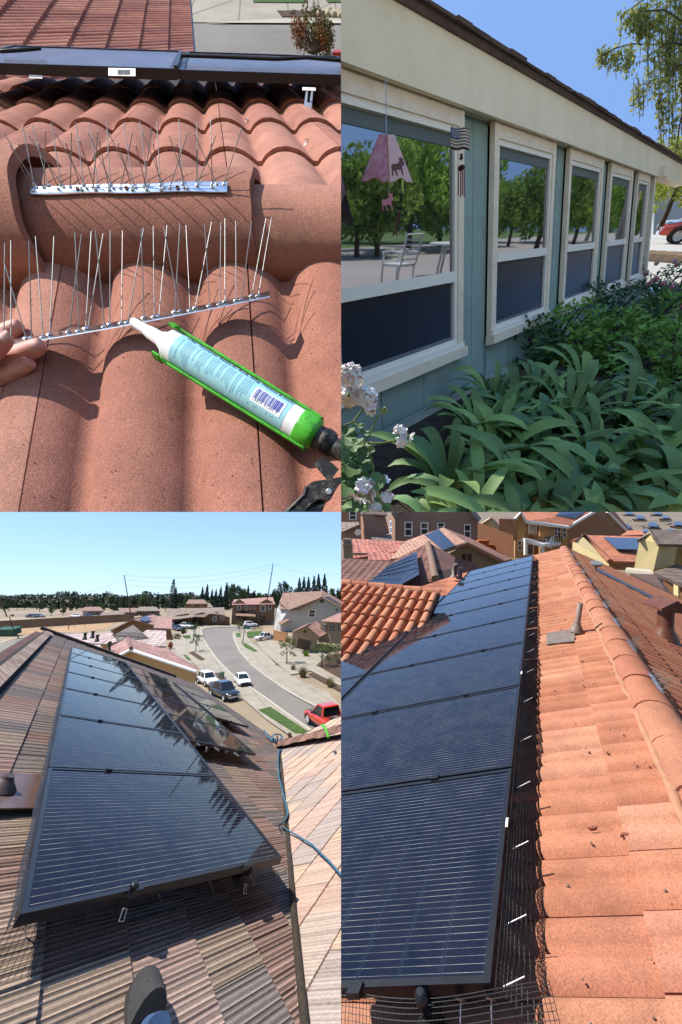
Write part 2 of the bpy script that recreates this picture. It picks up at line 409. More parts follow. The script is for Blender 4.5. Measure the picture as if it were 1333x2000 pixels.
# ------------------------------------------------------------------ vehicles
def carpaint(name, col, rough=.25): return mat(name, col, rough, var=0, spec=.5, Coat_Weight=.8, Coat_Roughness=.06)
TYRE = mat('tyre rubber', (.014, .014, .014), .85, var=.2); RIMM = mat('alloy rim', (.55, .55, .56), .35, var=.1, metal=.15); CGLASS = mat('car glass', (.012, .015, .018), .05, var=0, spec=.6)
LAMP = mat('clear lamp', (.7, .72, .74), .12, var=0); TAIL = mat('red lamp', (.35, .02, .015), .2, var=0); DARKP = mat('black plastic', (.02, .02, .02), .6, var=.1)
def vehicle(label, kind, loc, fwd, upv, paint, cat='car', group=None, hood=None, k=1.0, name='parked_car'):
    """sedan / suv / pickup standing at loc, nose along fwd"""
    upv = Vector(upv).normalized(); X = Vector(fwd); X = (X - upv * X.dot(upv)).normalized(); Y = upv.cross(X)
    P = lambda x, y, z: Vector(loc) + (X * x + Y * y + upv * z) * k
    e = thing(name, label, cat, loc, group)
    if kind == 'sedan':
        st = [(-2.3, .55, .62, .68), (-2.24, .85, .74, .30), (-1.9, .98, .84, .24), (-1.0, .97, .89, .22), (.2, .94, .90, .22), (1.0, .92, .90, .22), (1.6, .86, .88, .24), (2.1, .74, .80, .26), (2.3, .58, .66, .34)]; wx, wr = (-1.38, 1.38), .33
        cab = ((-1.75, 1.08, .95, .79), (-.95, .22, 1.44, .60))
    elif kind == 'suv':
        st = [(-2.3, .60, .74, .40), (-2.25, .98, .84, .34), (-1.6, 1.08, .92, .30), (.0, 1.06, .94, .30), (.9, 1.04, .94, .30), (1.6, 1.0, .92, .30), (2.15, .88, .84, .34), (2.32, .66, .72, .40)]; wx, wr = (-1.4, 1.4), .37
        cab = ((-2.15, 1.0, 1.05, .83), (-1.8, .25, 1.72, .66))
    else:
        st = [(-2.75, .60, .80, .52), (-2.72, 1.10, .88, .46), (-1.2, 1.12, .93, .40), (.0, 1.12, .95, .38), (1.1, 1.10, .95, .38), (1.9, 1.06, .93, .40), (2.55, .96, .88, .42), (2.75, .72, .80, .46)]; wx, wr = (-1.7, 1.75), .41
        cab = ((-.75, 1.15, 1.09, .86), (-.55, .45, 1.82, .68))
        if kind == 'crew': cab = ((-1.15, 1.15, 1.09, .86), (-.95, .45, 1.84, .70))
    mb = MB(); rows = []
    for x, zt, w, zb in st:
        rows.append([P(x, s_ * w * a, z) for s_, a, z in [(-1, .86, zb), (-1, 1, zb + (zt - zb) * .3), (-1, 1.0, zb + (zt - zb) * .68), (-1, .94, zt - .05), (-1, .80, zt), (0, 0, zt + .02), (1, .80, zt), (1, .94, zt - .05), (1, 1.0, zb + (zt - zb) * .68), (1, 1, zb + (zt - zb) * .3), (1, .86, zb)]])
    mb.grid(rows, 0, True); mb.face(rows[0][::-1]); mb.face(rows[-1]); obj('body', mb, paint, e)
    (x0, x1, zb, wb), (u0, u1, zt, wt) = cab
    B = [P(x0, -wb, zb - .03), P(x1, -wb, zb - .03), P(x1, wb, zb - .03), P(x0, wb, zb - .03)]; T = [P(u0, -wt, zt), P(u1, -wt, zt), P(u1, wt, zt), P(u0, wt, zt)]
    mb = MB()
    for i in range(4): mb.face([B[i], B[(i + 1) % 4], T[(i + 1) % 4], T[i]])
    obj('window', mb, CGLASS, e)
    mb = MB(); Tm = [P(u0 - .06, -wt - .03, zt - .02), P(u1 + .08, -wt - .03, zt - .02), P(u1 + .08, wt + .03, zt - .02), P(u0 - .06, wt + .03, zt - .02)]; c = [P((u0 + u1) / 2 + (u1 - u0) * a, b * wt * .9, zt + .05) for a, b in ((-.42, -1), (.40, -1), (.40, 1), (-.42, 1))]
    mb.face(c); [mb.face([Tm[i], Tm[(i + 1) % 4], c[(i + 1) % 4], c[i]]) for i in range(4)]; obj('roof', mb, paint, e)
    for i in range(4): mb = MB(); mb.tube([B[i] + (B[i] - T[i]) * .02, T[i]], .055 * k, 5); obj('pillar', mb, paint, e)
    for s_ in (-1, 1):
        f = .45 if kind != 'pickup' else .12
        mb = MB(); mb.tube([P(x0 + (x1 - x0) * f, s_ * (wb + .01), zb - .02), P(u0 + (u1 - u0) * f, s_ * (wt + .015), zt)], .045 * k, 5); obj('pillar', mb, paint, e)
        mb = MB(); mb.box(P(x1 - .25, s_ * (wb + .14), zb + .09), X * .06 * k, Y * .09 * k, upv * .07 * k); obj('mirror', mb, paint if kind != 'pickup' else DARKP, e)
        for q in wx:
            wh = MB(); wh.lathe(P(q, s_ * (st[3][2] - .20), wr), Y * s_, [(wr * .6, 0), (wr * .96, .01), (wr, .05), (wr, .17), (wr * .93, .21), (wr * .66, .215), (wr * .62, .16)], 20, caps=False); w_ = obj('wheel', wh, TYRE, e)
            rm_ = MB(); cc = P(q, s_ * (st[3][2] + .015), wr); rm_.lathe(P(q, s_ * (st[3][2] - .05), wr), Y * s_, [(wr * .64, 0), (wr * .66, .05), (wr * .58, .05), (wr * .55, .02), (.02, .02)], 20)
            for j in range(6): t = j * math.pi / 3; dr = X * math.cos(t) + upv * math.sin(t); rm_.box(P(q, s_ * (st[3][2] - .005), wr) + dr * wr * .33 * k, dr * wr * .28 * k, dr.cross(Y) * .035 * k, Y * .012 * k)
            obj('rim', rm_, RIMM, w_)
            ar = MB(); arc = [P(q + math.cos(t * math.pi / 8) * wr * 1.18, s_ * (st[3][2] - .01), wr + math.sin(t * math.pi / 8) * wr * 1.15) for t in range(9)]; ar.tube(arc, .05 * k, 5); obj('wheel_arch', ar, DARKP if kind != 'sedan' else paint, e)
        mb = MB(); xf = st[-1][0]; mb.box(P(xf - .10, s_ * .60, st[-1][1] + .04), X * .10 * k, Y * .15 * k, upv * .07 * k); obj('headlight', mb, LAMP, e)
        mb = MB(); xr = st[0][0]; mb.box(P(xr + .02, s_ * (.62 if kind == 'sedan' else .80), .84), X * .06 * k, Y * .10 * k, upv * (.07 if kind == 'sedan' else .16) * k); obj('taillight', mb, TAIL, e)
    mb = MB(); mb.box(P(st[-1][0] + .0, 0, .42 if kind == 'sedan' else .55), X * .06 * k, Y * .72 * k, upv * .09 * k); obj('bumper', mb, DARKP if kind == 'sedan' else RIMM, e)
    mb = MB(); mb.box(P(st[-1][0] - .03, 0, st[-1][1] + .0), X * .05 * k, Y * .42 * k, upv * .08 * k); obj('grille', mb, DARKP, e)
    mb = MB(); mb.box(P(st[0][0], 0, .45 if kind == 'sedan' else .58), X * .06 * k, Y * .74 * k, upv * .08 * k); obj('bumper', mb, DARKP if kind == 'sedan' else RIMM, e)
    if kind in ('pickup', 'crew'):
        xb = x0 - .12; mb = MB(); mb.box(P((xb - 2.62) / 2, 0, 1.135), X * (xb + 2.62) / 2 * k, Y * .70 * k, upv * .012 * k); obj('bed', mb, DARKP, e)
        for s_ in (-1, 1): mb = MB(); mb.box(P((xb - 2.66) / 2, s_ * .82, 1.17), X * (xb + 2.7) / 2 * k, Y * .07 * k, upv * .06 * k); obj('bed_rail', mb, paint, e)
        mb = MB(); mb.box(P(-2.68, 0, 1.12), X * .05 * k, Y * .8 * k, upv * .10 * k); obj('tailgate', mb, paint, e)
    if hood:
        mb = MB(); r_ = [[P(x, y, z + .03 - abs(y) * .03) for y in (-.76, -.4, 0, .4, .76)] for x, z in ((1.2, 1.10), (1.9, 1.07), (2.5, .97), (2.62, .88))]; mb.grid(r_, 0, True); obj('hood', mb, hood, e)
    return e
# ================================================================== lower right: the long roof array
place(4)
f4 = Frame(PX(962, 1925, 1.11), ray(1051.5, 982.5), -ray(-2800, 2050))
ROOFC = -.17
TER4 = terracotta('salmon clay tile', [lin(226, 156, 124), lin(221, 149, 117), lin(229, 162, 131), lin(215, 143, 111), lin(224, 153, 124), lin(211, 140, 110), lin(231, 165, 134), lin(219, 151, 118)], gs=150, bump=.35, bd=.002, dirt=lin(120, 78, 62))
def tile_mesh(name, fr, aw, bl, waves, amp, th, lip, m, seg=6, dirb=1, jit=0):
    """S-profile tile in the frame's directions: width aw along e1, length bl along e2; low end at b=0 stands proud by lip"""
    mb = MB(); n = waves * seg
    prof = [(i / n * aw, amp * abs(math.sin(math.pi * waves * i / n)) ** .65) for i in range(n + 1)]
    g = .003
    rows = []
    for b, c in ((0, lip), (bl * .5, lip * .5), (bl, 0)):
        rows.append([fr.vec(g + a * (aw - 2 * g) / aw, dirb * b, z + c + (U(-1, 1) * jit)) for a, z in prof])
    mb.grid(rows, 0, True)
    low = [p - fr.n * th for p in rows[0]]
    mb.grid([low, rows[0]], 0, False)                                         # the lip
    for k in (0, -1):
        mb.grid([[r[k] for r in rows], [r[k] - fr.n * th for r in rows]], 0, False)
    me = mb.mesh(name); me.materials.append(m); return me
def lay_tiles(parent, fr, a0, a1, courses, bl, meshes, aw, dirb=1, c0=0, near=1e9, most=300, amin=None):
    """tiles course by course; those past the limit are joined into one part"""
    spots = []
    for b in courses:
        a = a0
        while a < a1:
            if amin is None or amin(a, b): spots.append((a, b))
            a += aw
    spots.sort(key=lambda q: (fr.at(q[0], q[1], c0) - CAM).length)
    rest = MB(); m0 = None
    for i, (a, b) in enumerate(spots):
        me = random.choice(meshes); p = fr.at(a, b, c0 + U(-.002, .003)) + fr.e2 * U(-.004, .004)
        if i < most and (p - CAM).length < near: inst('tile', me, p, parent)
        else:
            base = len(rest.v); rest.v += [v.co + p for v in me.vertices]
            for q in me.polygons: rest.f.append(tuple(base + k for k in q.vertices)); rest.m.append(0); rest.sm.append(q.use_smooth)
            m0 = me.materials[0]
    if rest.v:
        return obj('far_tiles', rest, m0, parent, 'stuff')
roof4 = thing('house', 'house roof of salmon clay tiles under the long solar array with a rounded ridge', 'house', f4.at(3, 0, -1.5))
tm4 = [tile_mesh('tile', f4, .26, .43, 2, .033, .016, .016, TER4) for _ in range(3)]
A0 = -.38
lay_tiles(roof4, f4, A0, 11.7, [.46, .09, -.28], .43, tm4, .26, 1, ROOFC - .03, most=190)
lay_tiles(roof4, f4, A0, .4, [-.65, -1.02], .43, tm4, .26, 1, ROOFC - .03)
mb = MB(); mb.fbox(f4, A0 - .1, 11.8, -1.9, .86, ROOFC - .16, ROOFC - .06); mb.fbox(f4, A0 - .1, 7.3, -3.7, -1.9, ROOFC - .16, ROOFC - .06); obj('roof_deck', mb, mat('roofing felt', (.03, .027, .025), .95), roof4)
# far slope beyond the ridge
RB = .86
upq = cv(0, -.026, 1).normalized()
f4r = Frame(f4.at(0, RB, ROOFC - .01), f4.e1, cv(.94, -.19, -.46))
TER4B = terracotta('dusky clay tile', [lin(222, 150, 120), lin(214, 140, 110), lin(208, 134, 106), lin(226, 156, 126)], gs=150, bump=.35, bd=.002, dirt=lin(110, 70, 56))
tm4r = [tile_mesh('tile', f4r, .26, -.43, 2, .038, .016, .016, TER4B) for _ in range(2)]
lay_tiles(roof4, f4r, .6, 11.8, [.40 + .37 * i for i in range(9)], .43, tm4r, .26, 1, .0, most=110)
mb = MB(); mb.fbox(f4r, .3, 11.9, 0, 3.8, -.12, -.03); obj('roof_deck', mb, MATS['roofing felt'], roof4)
# gable end and eave walls below the deck so the roof stands on a house
mb = MB()
mb.prism([f4.at(11.75, -1.85, -.4), f4.at(11.75, .86, -.32), f4r.at(11.85, 3.5, -.32), f4.at(11.75, .86, -.32) + cv(2.6, -.4, -5), f4.at(11.75, -1.85, -.4) + cv(0, 0, -4)], f4.e1 * -.2)
obj('wall', mb, mat('tan stucco', lin(190, 160, 120), .95, var=.06, bump=.3, bscale=60), roof4)
# ridge caps
RC = f4.at(0, RB, ROOFC - .02)
CAPM = terracotta('ridge cap clay', [lin(212, 146, 116), lin(206, 138, 108), lin(216, 152, 124), lin(200, 130, 104)], gs=130, bump=.4, bd=.003, dirt=lin(150, 96, 76))
capu = (f4.n + f4r.n).normalized(); capv = f4.e1.cross(capu).normalized()
def ridge_cap(fr_o, e, u, v, L, r0, r1, m, th=.016, name='ridge_cap'):
    mb = MB(); seg = 10; rows = []
    for t, r in ((0, r0), (L, r1)):
        rows.append([fr_o + e * t + (v * math.cos(math.pi * (i / seg) * 1.1 - .05 * math.pi) + u * math.sin(math.pi * (i / seg) * 1.1 - .05 * math.pi) * .9) * r for i in range(seg + 1)])
    mb.grid(rows, 0, True)
    ins = [[fr_o + (p - fr_o) * 1.0 - ((p - fr_o) - e * (p - fr_o).dot(e)) * (th / r0) for p in row] for row in rows]
    mb.grid([ins[0], rows[0]], 0, False); mb.grid([rows[1], ins[1]], 0, False)
    mb.grid([[p for p in row] for row in ins][::-1], 0, True)
    return mb
capmesh = [ridge_cap(Vector((0, 0, 0)), f4.e1, capu, capv, .46, .132 + .002 * k, .125, CAPM).mesh('ridge_cap') for k in range(3)]
for me in capmesh: me.materials.append(CAPM)
for i in range(28): inst('ridge_cap', capmesh[i % 3], RC + f4.e1 * (.05 + .42 * i) + capu * (-.035 + U(-.004, .004)) + capv * U(-.006, .006), roof4)
mb = MB()                                                                    # mortar bead under the caps on the near side
path = [f4.at(.0 + .12 * i, RB - .130 + U(-.012, .012), ROOFC + U(.0, .012)) for i in range(98)]
mb.tube(path, [.022 + U(-.006, .008) for _ in path], 6); obj('mortar_bead', mb, mat('pale mortar', lin(206, 150, 118), .95, var=.15, scale=12), roof4)
# panels
PM4 = panel_mat('solar glass', 12, 40, base=(.003, .0045, .013), lw=.065, rough=.05, ior=1.45)
ROWP = 1.05
def panel_row(fr, i, a0, a1, b0, b1, label, group, m, nubs=(.3, .75)):
    g = .008; e = thing('solar_panel', label, 'solar panel', fr.at((a0 + a1) / 2, (b0 + b1) / 2, -.04), group)
    mb = MB(); w = .022
    for (p, q, r, s_) in ((a0 + g, a0 + g + w, b0 + g, b1 - g), (a1 - g - w, a1 - g, b0 + g, b1 - g), (a0 + g + w, a1 - g - w, b0 + g, b0 + g + w), (a0 + g + w, a1 - g - w, b1 - g - w, b1 - g)):
        mb.fbox(fr, p, q, r, s_, -.032, 0)
    obj('frame', mb, BLACK, e)
    mb = MB(); q = [fr.at(a0 + g + w, b0 + g + w, -.004), fr.at(a0 + g + w, b1 - g - w, -.004), fr.at(a1 - g - w, b1 - g - w, -.004), fr.at(a1 - g - w, b0 + g + w, -.004)]
    mb.face(q, 0, [(0, 0), (1, 0), (1, 1), (0, 1)]); mb.face([p - fr.n * .006 for p in q][::-1], 1)
    obj('glass', mb, [m, BLACK], e)
    for t in nubs:
        mb = MB(); mb.fbox(fr, a0 - .018, a0 + .018, b0 + (b1 - b0) * t - .022, b0 + (b1 - b0) * t + .022, -.01, .010); obj('clamp', mb, BLACK, e)
    return e
for i in range(10): panel_row(f4, i, i * ROWP, (i + 1) * ROWP, -1.79, 0, f'black solar panel, {ORD[i]} from the near end of the column beside the ridge' if i else 'nearest black solar panel, with mesh and bolt along its lower edge', 'panels of the long roof array', PM4)
for k, i in enumerate(range(1, 7)): panel_row(f4, i, i * ROWP, (i + 1) * ROWP, -3.6, -1.81, f'dark solar panel left of the long seam, {ORD[k]} from the near end', 'panels of the long roof array', PM4)
# rails
for k, b in enumerate((-.22, -1.45)):
    e = thing('mounting_rail', ['black mounting rail with open end poking out under the nearest panel', 'black mounting rail running under the array towards the long seam'][k], 'rail', f4.at(0, b, ROOFC))
    mb = MB()
    for q in ((-.07, 10.4, b - .02, b - .015, -.115, -.05), (-.07, 10.4, b + .015, b + .02, -.115, -.05), (-.07, 10.4, b - .015, b + .015, -.115, -.11), (-.07, 10.4, b - .015, b + .015, -.055, -.05)): mb.fbox(f4, *q)
    obj('rail', mb, RAIL, e)
    mb = MB(); mb.lathe(f4.at(-.02, b, -.05), f4.n, [(.016, 0), (.016, .03), (.022, .034), (.022, .05), (.012, .062)], 12); obj('end_bolt', mb, BLACK, e)
    mb = MB(); mb.fbox(f4, .0, .03, b - .03, b + .03, -.16, -.115); obj('bracket', mb, BLACK, e)
# wire mesh skirt: along the ridge side and across the near end
def mesh_strip(mb, rows, r, ca, cb):
    """rows: function (s,t)->point, wires every ca along s values, cb along t values"""
    for s_ in ca: mb.tube([rows(s_, t / 6) for t in range(7)], r, 3, caps=False, smooth=False)
    for t in cb: mb.tube([rows(s_, t) for s_ in ca[::3] + [ca[-1]]], r, 3, caps=False, smooth=False)
def skr(s_, t):
    w = .5 - .5 * math.cos(2 * math.pi * (s_ - A0) / .13)
    return f4.at(s_ + .012 * math.sin(s_ * 9 + t * 4), .004 + .105 * t ** 1.5 + .01 * math.sin(s_ * 5.3) * t, -.012 - t * (.178 - .030 * w) + .03 * math.sin(math.pi * t))
mb = MB(); mesh_strip(mb, skr, .0013, [.0 + .0135 * i for i in range(190)] + [2.6 + .03 * i for i in range(262)], [i / 11 for i in range(12)])
tag(obj('wire_mesh', mb, WIRE), 'black wire mesh closing the gap under the panels on the ridge side', 'wire mesh')
def skb(s_, t):
    return f4.at(.004 - .15 * t ** 1.2 + .02 * math.sin(s_ * 7), s_ + .03 * t * math.sin(s_ * 11), -.014 - t * .165 + .035 * math.sin(math.pi * t))
mb = MB(); mesh_strip(mb, skb, .0011, [-.75 + .0125 * i for i in range(74)], [i / 13 for i in range(14)])
tag(obj('wire_mesh', mb, WIRE), 'black wire mesh bulging below the near edge of the nearest panel', 'wire mesh')
# clips holding the mesh
def clip(fr, p, d, label, group, L=.07, r=.0025, wash=None):
    e = thing('mesh_clip', label, 'clip', p, group)
    mb = MB(); mb.tube([p, p + d * L], r, 6); obj('pin', mb, GALV, e)
    if wash: mb = MB(); mb.lathe(p, d, [(.016, -.002), (.016, .001)], 10); obj('washer', mb, wash, e)
RUST = mat('rusty washer', lin(90, 58, 40), .7)
for k, a in enumerate((.04, .235, .56, .95, 1.38, 1.9, 2.44, 2.95, 3.46, 3.95, 4.5, 5.1, 5.7, 6.4, 7.2, 8.1)):
    clip(f4, f4.at(a, .006, -.05), (f4.e2 * .95 + f4.e1 * .14 + f4.n * .22).normalized(), f'silver pin clip on the ridge-side mesh, {ORD[k] if k < 12 else ["thirteenth", "fourteenth", "fifteenth", "sixteenth"][k - 12]} from the near end', 'clips along the ridge-side mesh', .085, .0026, RUST)
for k, b in enumerate((-.55, -.105, -.012)):
    clip(f4, f4.at(-.008, b, -.03), (-f4.e1 * .72 - f4.n * .7 + f4.e2 * (-.1)).normalized(), ['silver pin clip left of the rail end on the near mesh', 'silver pin clip between rail end and panel corner', 'silver pin clip under the panel corner'][k], 'clips along the near mesh', .12, .0024, RUST)
# small white label stickers on the frame edge
for k, a in enumerate((.62, 1.05 * 2.2)):
    mb = MB(); mb.fbox(f4, a, a + .055, -.010, .001, .0005, .0015); tag(obj('sticker', mb, mat('white sticker', (.8, .8, .78), .5, var=.05)), ['white sticker on the frame of the nearest panel', 'white sticker on the frame of the third panel up'][k], 'sticker')
# vent pipe with flashing
pv = f4.inv(1127, 1237, ROOFC); e = thing('vent_pipe', 'grey vent pipe rising from a lead flashing on the salmon tiles', 'vent pipe', f4.at(pv[0], pv[1], ROOFC))
pb = f4.at(pv[0], pv[1], ROOFC + .015); LEAD = mat('weathered lead', lin(150, 134, 122), .6, var=.2, scale=14, metal=.2, stain=lin(190, 180, 170), sscale=9)
mb = MB(); q = [f4.pt(1068, 1236, ROOFC + .026), f4.pt(1124, 1228, ROOFC + .026), f4.pt(1122, 1252, ROOFC + .026), f4.pt(1068, 1258, ROOFC + .026)]; slab(mb, q, .012); obj('flashing', mb, LEAD, e)
mb = MB(); ax = cv(.13, .0, 1).normalized(); mb.lathe(pb, ax, [(.075, 0), (.06, .05), (.036, .09), (.034, .11)], 16); obj('collar', mb, LEAD, e)
mb = MB(); mb.lathe(pb + ax * .08, ax, [(.028, 0), (.028, .26), (.022, .262), (.022, .2)], 14); obj('pipe', mb, mat('grey plastic pipe', lin(168, 142, 132), .6, var=.1), e)
# brown flue with hood on the far slope
fb = f4r.inv(1298, 1252, .0); fo = f4r.at(fb[0], fb[1], 0); e = thing('roof_flue', 'brown metal flue with a gabled hood on the far slope', 'flue', fo)
BROWN = mat('brown painted flue', lin(126, 78, 62), .45, var=.15, scale=9, stain=lin(170, 140, 120), sscale=10, samt=.35)
ax = cv(.10, .05, 1).normalized()
mb = MB(); mb.lathe(fo, ax, [(.17, -.05), (.14, .06), (.09, .16), (.088, .19)], 18); obj('storm_collar', mb, BROWN, e)
mb = MB(); mb.lathe(fo + ax * .15, ax, [(.085, 0), (.085, .29)], 18); obj('pipe', mb, BROWN, e)
top = fo + ax * .40; hx = cv(.9, -.1, -.1).normalized(); hy = cv(.1, .95, .0).normalized()
mb = MB(); tri = [top - hx * .17 - hy * .16, top + hx * .19 - hy * .16, top + hx * .19 - hy * .16 + ax * .03, top + hx * .01 - hy * .16 + ax * .15, top - hx * .17 - hy * .16 + ax * .03]
mb.prism(tri, hy * .32); obj('hood', mb, BROWN, e)
# bird spike strips along the ridge
def spikes4(k, x, y):
    t = ((x - CX), 0); s_ = f4.inv(x, y, ROOFC + .06); p = RC + f4.e1 * (s_[0]) + capu * .098 + capv * 0
    # strip sits on the far shoulder of the ridge caps
    side = capv if capv.dot(RT) > 0 else -capv
    p = RC + f4.e1 * s_[0] + capu * .090 + side * .045
    e = thing('spike_strip', f'bird spike strip on the long ridge, {ORD[k]} from the near end', 'bird spikes', p, 'spike strips along the ridge')
    nn = (capu + side * .55).normalized(); tt = f4.e1.cross(nn).normalized()
    mb = MB(); mb.box(p, f4.e1 * .15, tt * .016, nn * .002); obj('base_strip', mb, STEEL, e)
    mb = MB()
    for i in range(22):
        b0 = p + f4.e1 * (-.14 + .28 * i / 21) + tt * U(-.008, .008)
        mb.tube([b0, b0 + (nn + f4.e1 * U(-.35, .35) + tt * U(-.55, .55)).normalized() * .105], .0009, 4)
    obj('spikes', mb, mat('weathered spike wire', (.20, .19, .175), .5, var=.1, metal=.6), e, 'stuff')
for k, (x, y) in enumerate(((1290, 1325), (1247, 1255), (1217, 1208), (1198, 1176), (1182, 1152), (1168, 1130), (1156, 1112), (1145, 1096), (1132, 1080))): spikes4(k, x, y)
# broken tile chips and grit lying on the tiles
for k, (x, y) in enumerate(((1158, 1620), (1220, 1632))):
    p = f4.pt(x, y, ROOFC + .012); mb = MB()
    pts = [p + f4.vec(.012 * math.cos(t) * U(.4, 1), .030 * math.sin(t) * U(.4, 1.1), 0) for t in (0, .9, 1.9, 2.8, 3.9, 5.1)]
    mb.prism(pts, f4.n * .009); tag(obj('tile_chip', mb, mat('broken clay', lin(150, 84, 58), .95, var=.2, scale=60)), ['broken clay chip lying in the middle of the salmon tiles', 'broken clay chip wedged at the course edge'][k], 'tile chip')
mb = MB()
for i in range(60):
    p = f4.at(U(-.2, 5), U(.2, .8), ROOFC + .014); mb.sphere(p, U(.003, .008), 5, 3)
obj('roof_grit', mb, mat('pale grit', lin(180, 150, 130), .9), None, 'stuff'); tag(bpy.context.scene.objects[COLS[4].objects[-1].name], 'small pale grit scattered over the salmon tiles', 'grit')
# black array edge and conduit on the far slope, grey sensor at its top
e = thing('solar_panel', 'far solar panel edge seen thin and black on the slope behind the ridge', 'solar panel', f4r.at(7, 1.3, .1))
q = [f4r.pt(1170, 1116, .06), f4r.pt(1292, 1178, .06)]; dd = (q[1] - q[0]); mb = MB(); slab(mb, [q[0], q[1], q[1] + f4r.e1 * .7 + f4r.n * .0, q[0] + f4r.e1 * .7], .05); obj('panel_body', mb, BLACK, e)
mb = MB()
for i in range(14): p = q[0].lerp(q[1], U(.05, .95)) - f4r.n * .05; mb.box(p, f4r.e1 * U(.03, .12), f4r.e2 * U(.04, .14), f4r.n * .025)
obj('mesh_clumps', mb, WIRE, e, 'stuff')
p = f4r.pt(1164, 1114, .05); mb = MB(); mb.lathe(p, cv(-.1, -.3, 1), [(.02, 0), (.02, .12), (.10, .14), (.13, .18), (.12, .20)], 14); tag(obj('roof_sensor', mb, mat('grey plastic', lin(140, 150, 155), .5)), 'small grey dish-shaped fitting beside the ridge spikes', 'roof fitting')

# ---------- neighbours beyond
GQ = 7.0
def gpt4(x, y): r = ray(x, y); n = cv(0, -.026, 1).normalized(); return CAM + r * (-GQ / r.dot(n))
mb = MB(); n4g = cv(0, -.026, 1).normalized(); u4 = cv(1, 0, 0); w4 = n4g.cross(u4).normalized()
w4 = w4 if w4.dot(FW) > 0 else -w4; g0 = CAM - n4g * GQ
mb.face([g0 + u4 * .0 + w4 * 6, g0 + u4 * 900 + w4 * 6, g0 + u4 * 900 + w4 * 1500, g0 + w4 * 1500]); o = obj('ground', mb, mat('dusty ground', lin(150, 132, 110), 1, var=.2, scale=.1)); o['kind'] = 'structure'
MAUVE = mat('mauve stucco', lin(166, 136, 122), .95, var=.05, scale=.5, bump=.25, bscale=30)
MAUVE2 = mat('pinkish stucco', lin(178, 134, 110), .95, var=.05, scale=.5)
OLIVE = mat('olive grey stucco', lin(164, 144, 120), .95, var=.05, scale=.5)
OCHRE = mat('ochre stucco', lin(216, 166, 108), .95, var=.05, scale=.5)
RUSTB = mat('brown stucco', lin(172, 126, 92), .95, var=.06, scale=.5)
YELL = mat('yellow stucco', lin(234, 214, 158), .95, var=.05, scale=.5)
R_PINK = tile_far('pink roll tile', lin(214, 164, 138)); R_MAUV = tile_far('mauve roll tile', lin(140, 96, 82), dark=.8); R_ORAN = tile_far('orange roll tile', lin(222, 140, 104)); R_GREY = tile_far('grey flat tile', lin(150, 132, 120), per=.6); R_RWHT = tile_far('red and white roll tile', lin(208, 130, 110), per=.45, course=.5, var=.3); R_BRN = tile_far('brown flat tile', lin(122, 94, 84), per=.5)
PFAR = panel_mat('far solar glass', 8, 10, base=(.012, .02, .045), line=(.05, .06, .08), lw=.2, rough=.22)
H = House('mauve two-storey house with four white-framed windows in a row', PX(850, 1060, 55))
w = H.wall([(772, 1060, 55), (772, 1012, 55), (800, 985, 55), (905, 985, 55), (934, 1017, 55), (934, 1062, 55)], MAUVE)
for a in ((790.5, 1019, 806, 1047.5), (822, 1020.5, 837, 1044.5), (854.5, 1021, 869, 1036), (907, 1024, 920, 1051)): H.win(w, *a)
w2 = H.wall([(758, 1046, 60), (758, 1008, 60), (772, 1013, 55.2), (772, 1060, 55.2)], MAUVE2); H.win(w2, 761.5, 1017, 765.5, 1042, fm=WHITEP)
H.roof([(764, 1001, 54), (772, 1015, 54), (806, 984, 54), (796, 976, 56)], R_GREY); H.roof([(936, 1019, 54), (941, 1013, 56), (915, 980, 56), (904, 983, 54)], R_GREY)
H = House('dark mauve building with a satellite dish at the upper left of the roof view', PX(725, 1050, 48))
H.wall([(715, 1054, 48), (708, 1004, 48), (752, 1004, 48), (761, 1042, 48)], MAUVE); H.wall([(706, 1053, 52), (704, 990, 52), (709, 990, 50), (715, 1054, 48)], MAUVE2)
H.roof([(704, 1005, 49), (756, 1006, 47), (757, 996, 51), (704, 994, 53)], R_BRN); H.roof([(720, 1054, 46), (769, 1056, 46), (764, 1044, 49), (722, 1045, 49)], R_GREY)
w = H.wall([(667, 1055, 54), (667, 990, 54), (704, 990, 54), (706, 1053, 54)], MAUVE2); H.win(w, 682, 998, 697, 1015)
H.roof([(668, 1039, 46), (703, 1024, 46), (700, 1019, 50), (655, 1020, 50)], R_GREY); H.wall([(675, 1052, 47), (675, 1038, 47), (703, 1027, 47), (706, 1052, 47)], MAUVE)
mb = MB(); dc = PX(700, 1040, 45); mb.lathe(dc, cv(-.4, -.8, .3), [(.05, -.1), (.3, .0), (.42, .08), (.44, .1)], 12); tag(obj('satellite_dish', mb, mat('grey dish', lin(150, 140, 130), .6)), 'grey satellite dish on the dark mauve building', 'satellite dish')
H = House('low house with red and white patterned tiles beside a plaster chimney', PX(740, 1090, 33))
H.roof([(691, 1090, 31), (772, 1077, 31), (808, 1058, 38), (688, 1052, 38)], R_RWHT); H.roof([(720, 1093, 28), (770, 1095, 28), (783, 1080, 31), (719, 1077, 31)], R_RWHT)
H.wall([(690, 1092, 32), (690, 1080, 32), (720, 1080, 32), (720, 1093, 32)], MAUVE)
e = thing('chimney', 'square plaster chimney with a stepped cap at the left edge', 'chimney', PX(680, 1092, 25))
mb = MB(); slab(mb, [PX(672, 1091, 25), PX(690, 1091, 25), PX(689, 1066, 25), PX(671, 1066, 25)], .6); obj('shaft', mb, OLIVE, e)
mb = MB(); slab(mb, [PX(669, 1067, 24.8), PX(689.5, 1067, 24.8), PX(688, 1061, 24.8), PX(671, 1061, 24.8)], .8); slab(mb, [PX(670, 1059, 24.9), PX(688, 1059, 24.9), PX(686, 1053, 24.9), PX(671, 1053, 24.9)], .7); obj('cap', mb, OLIVE, e)
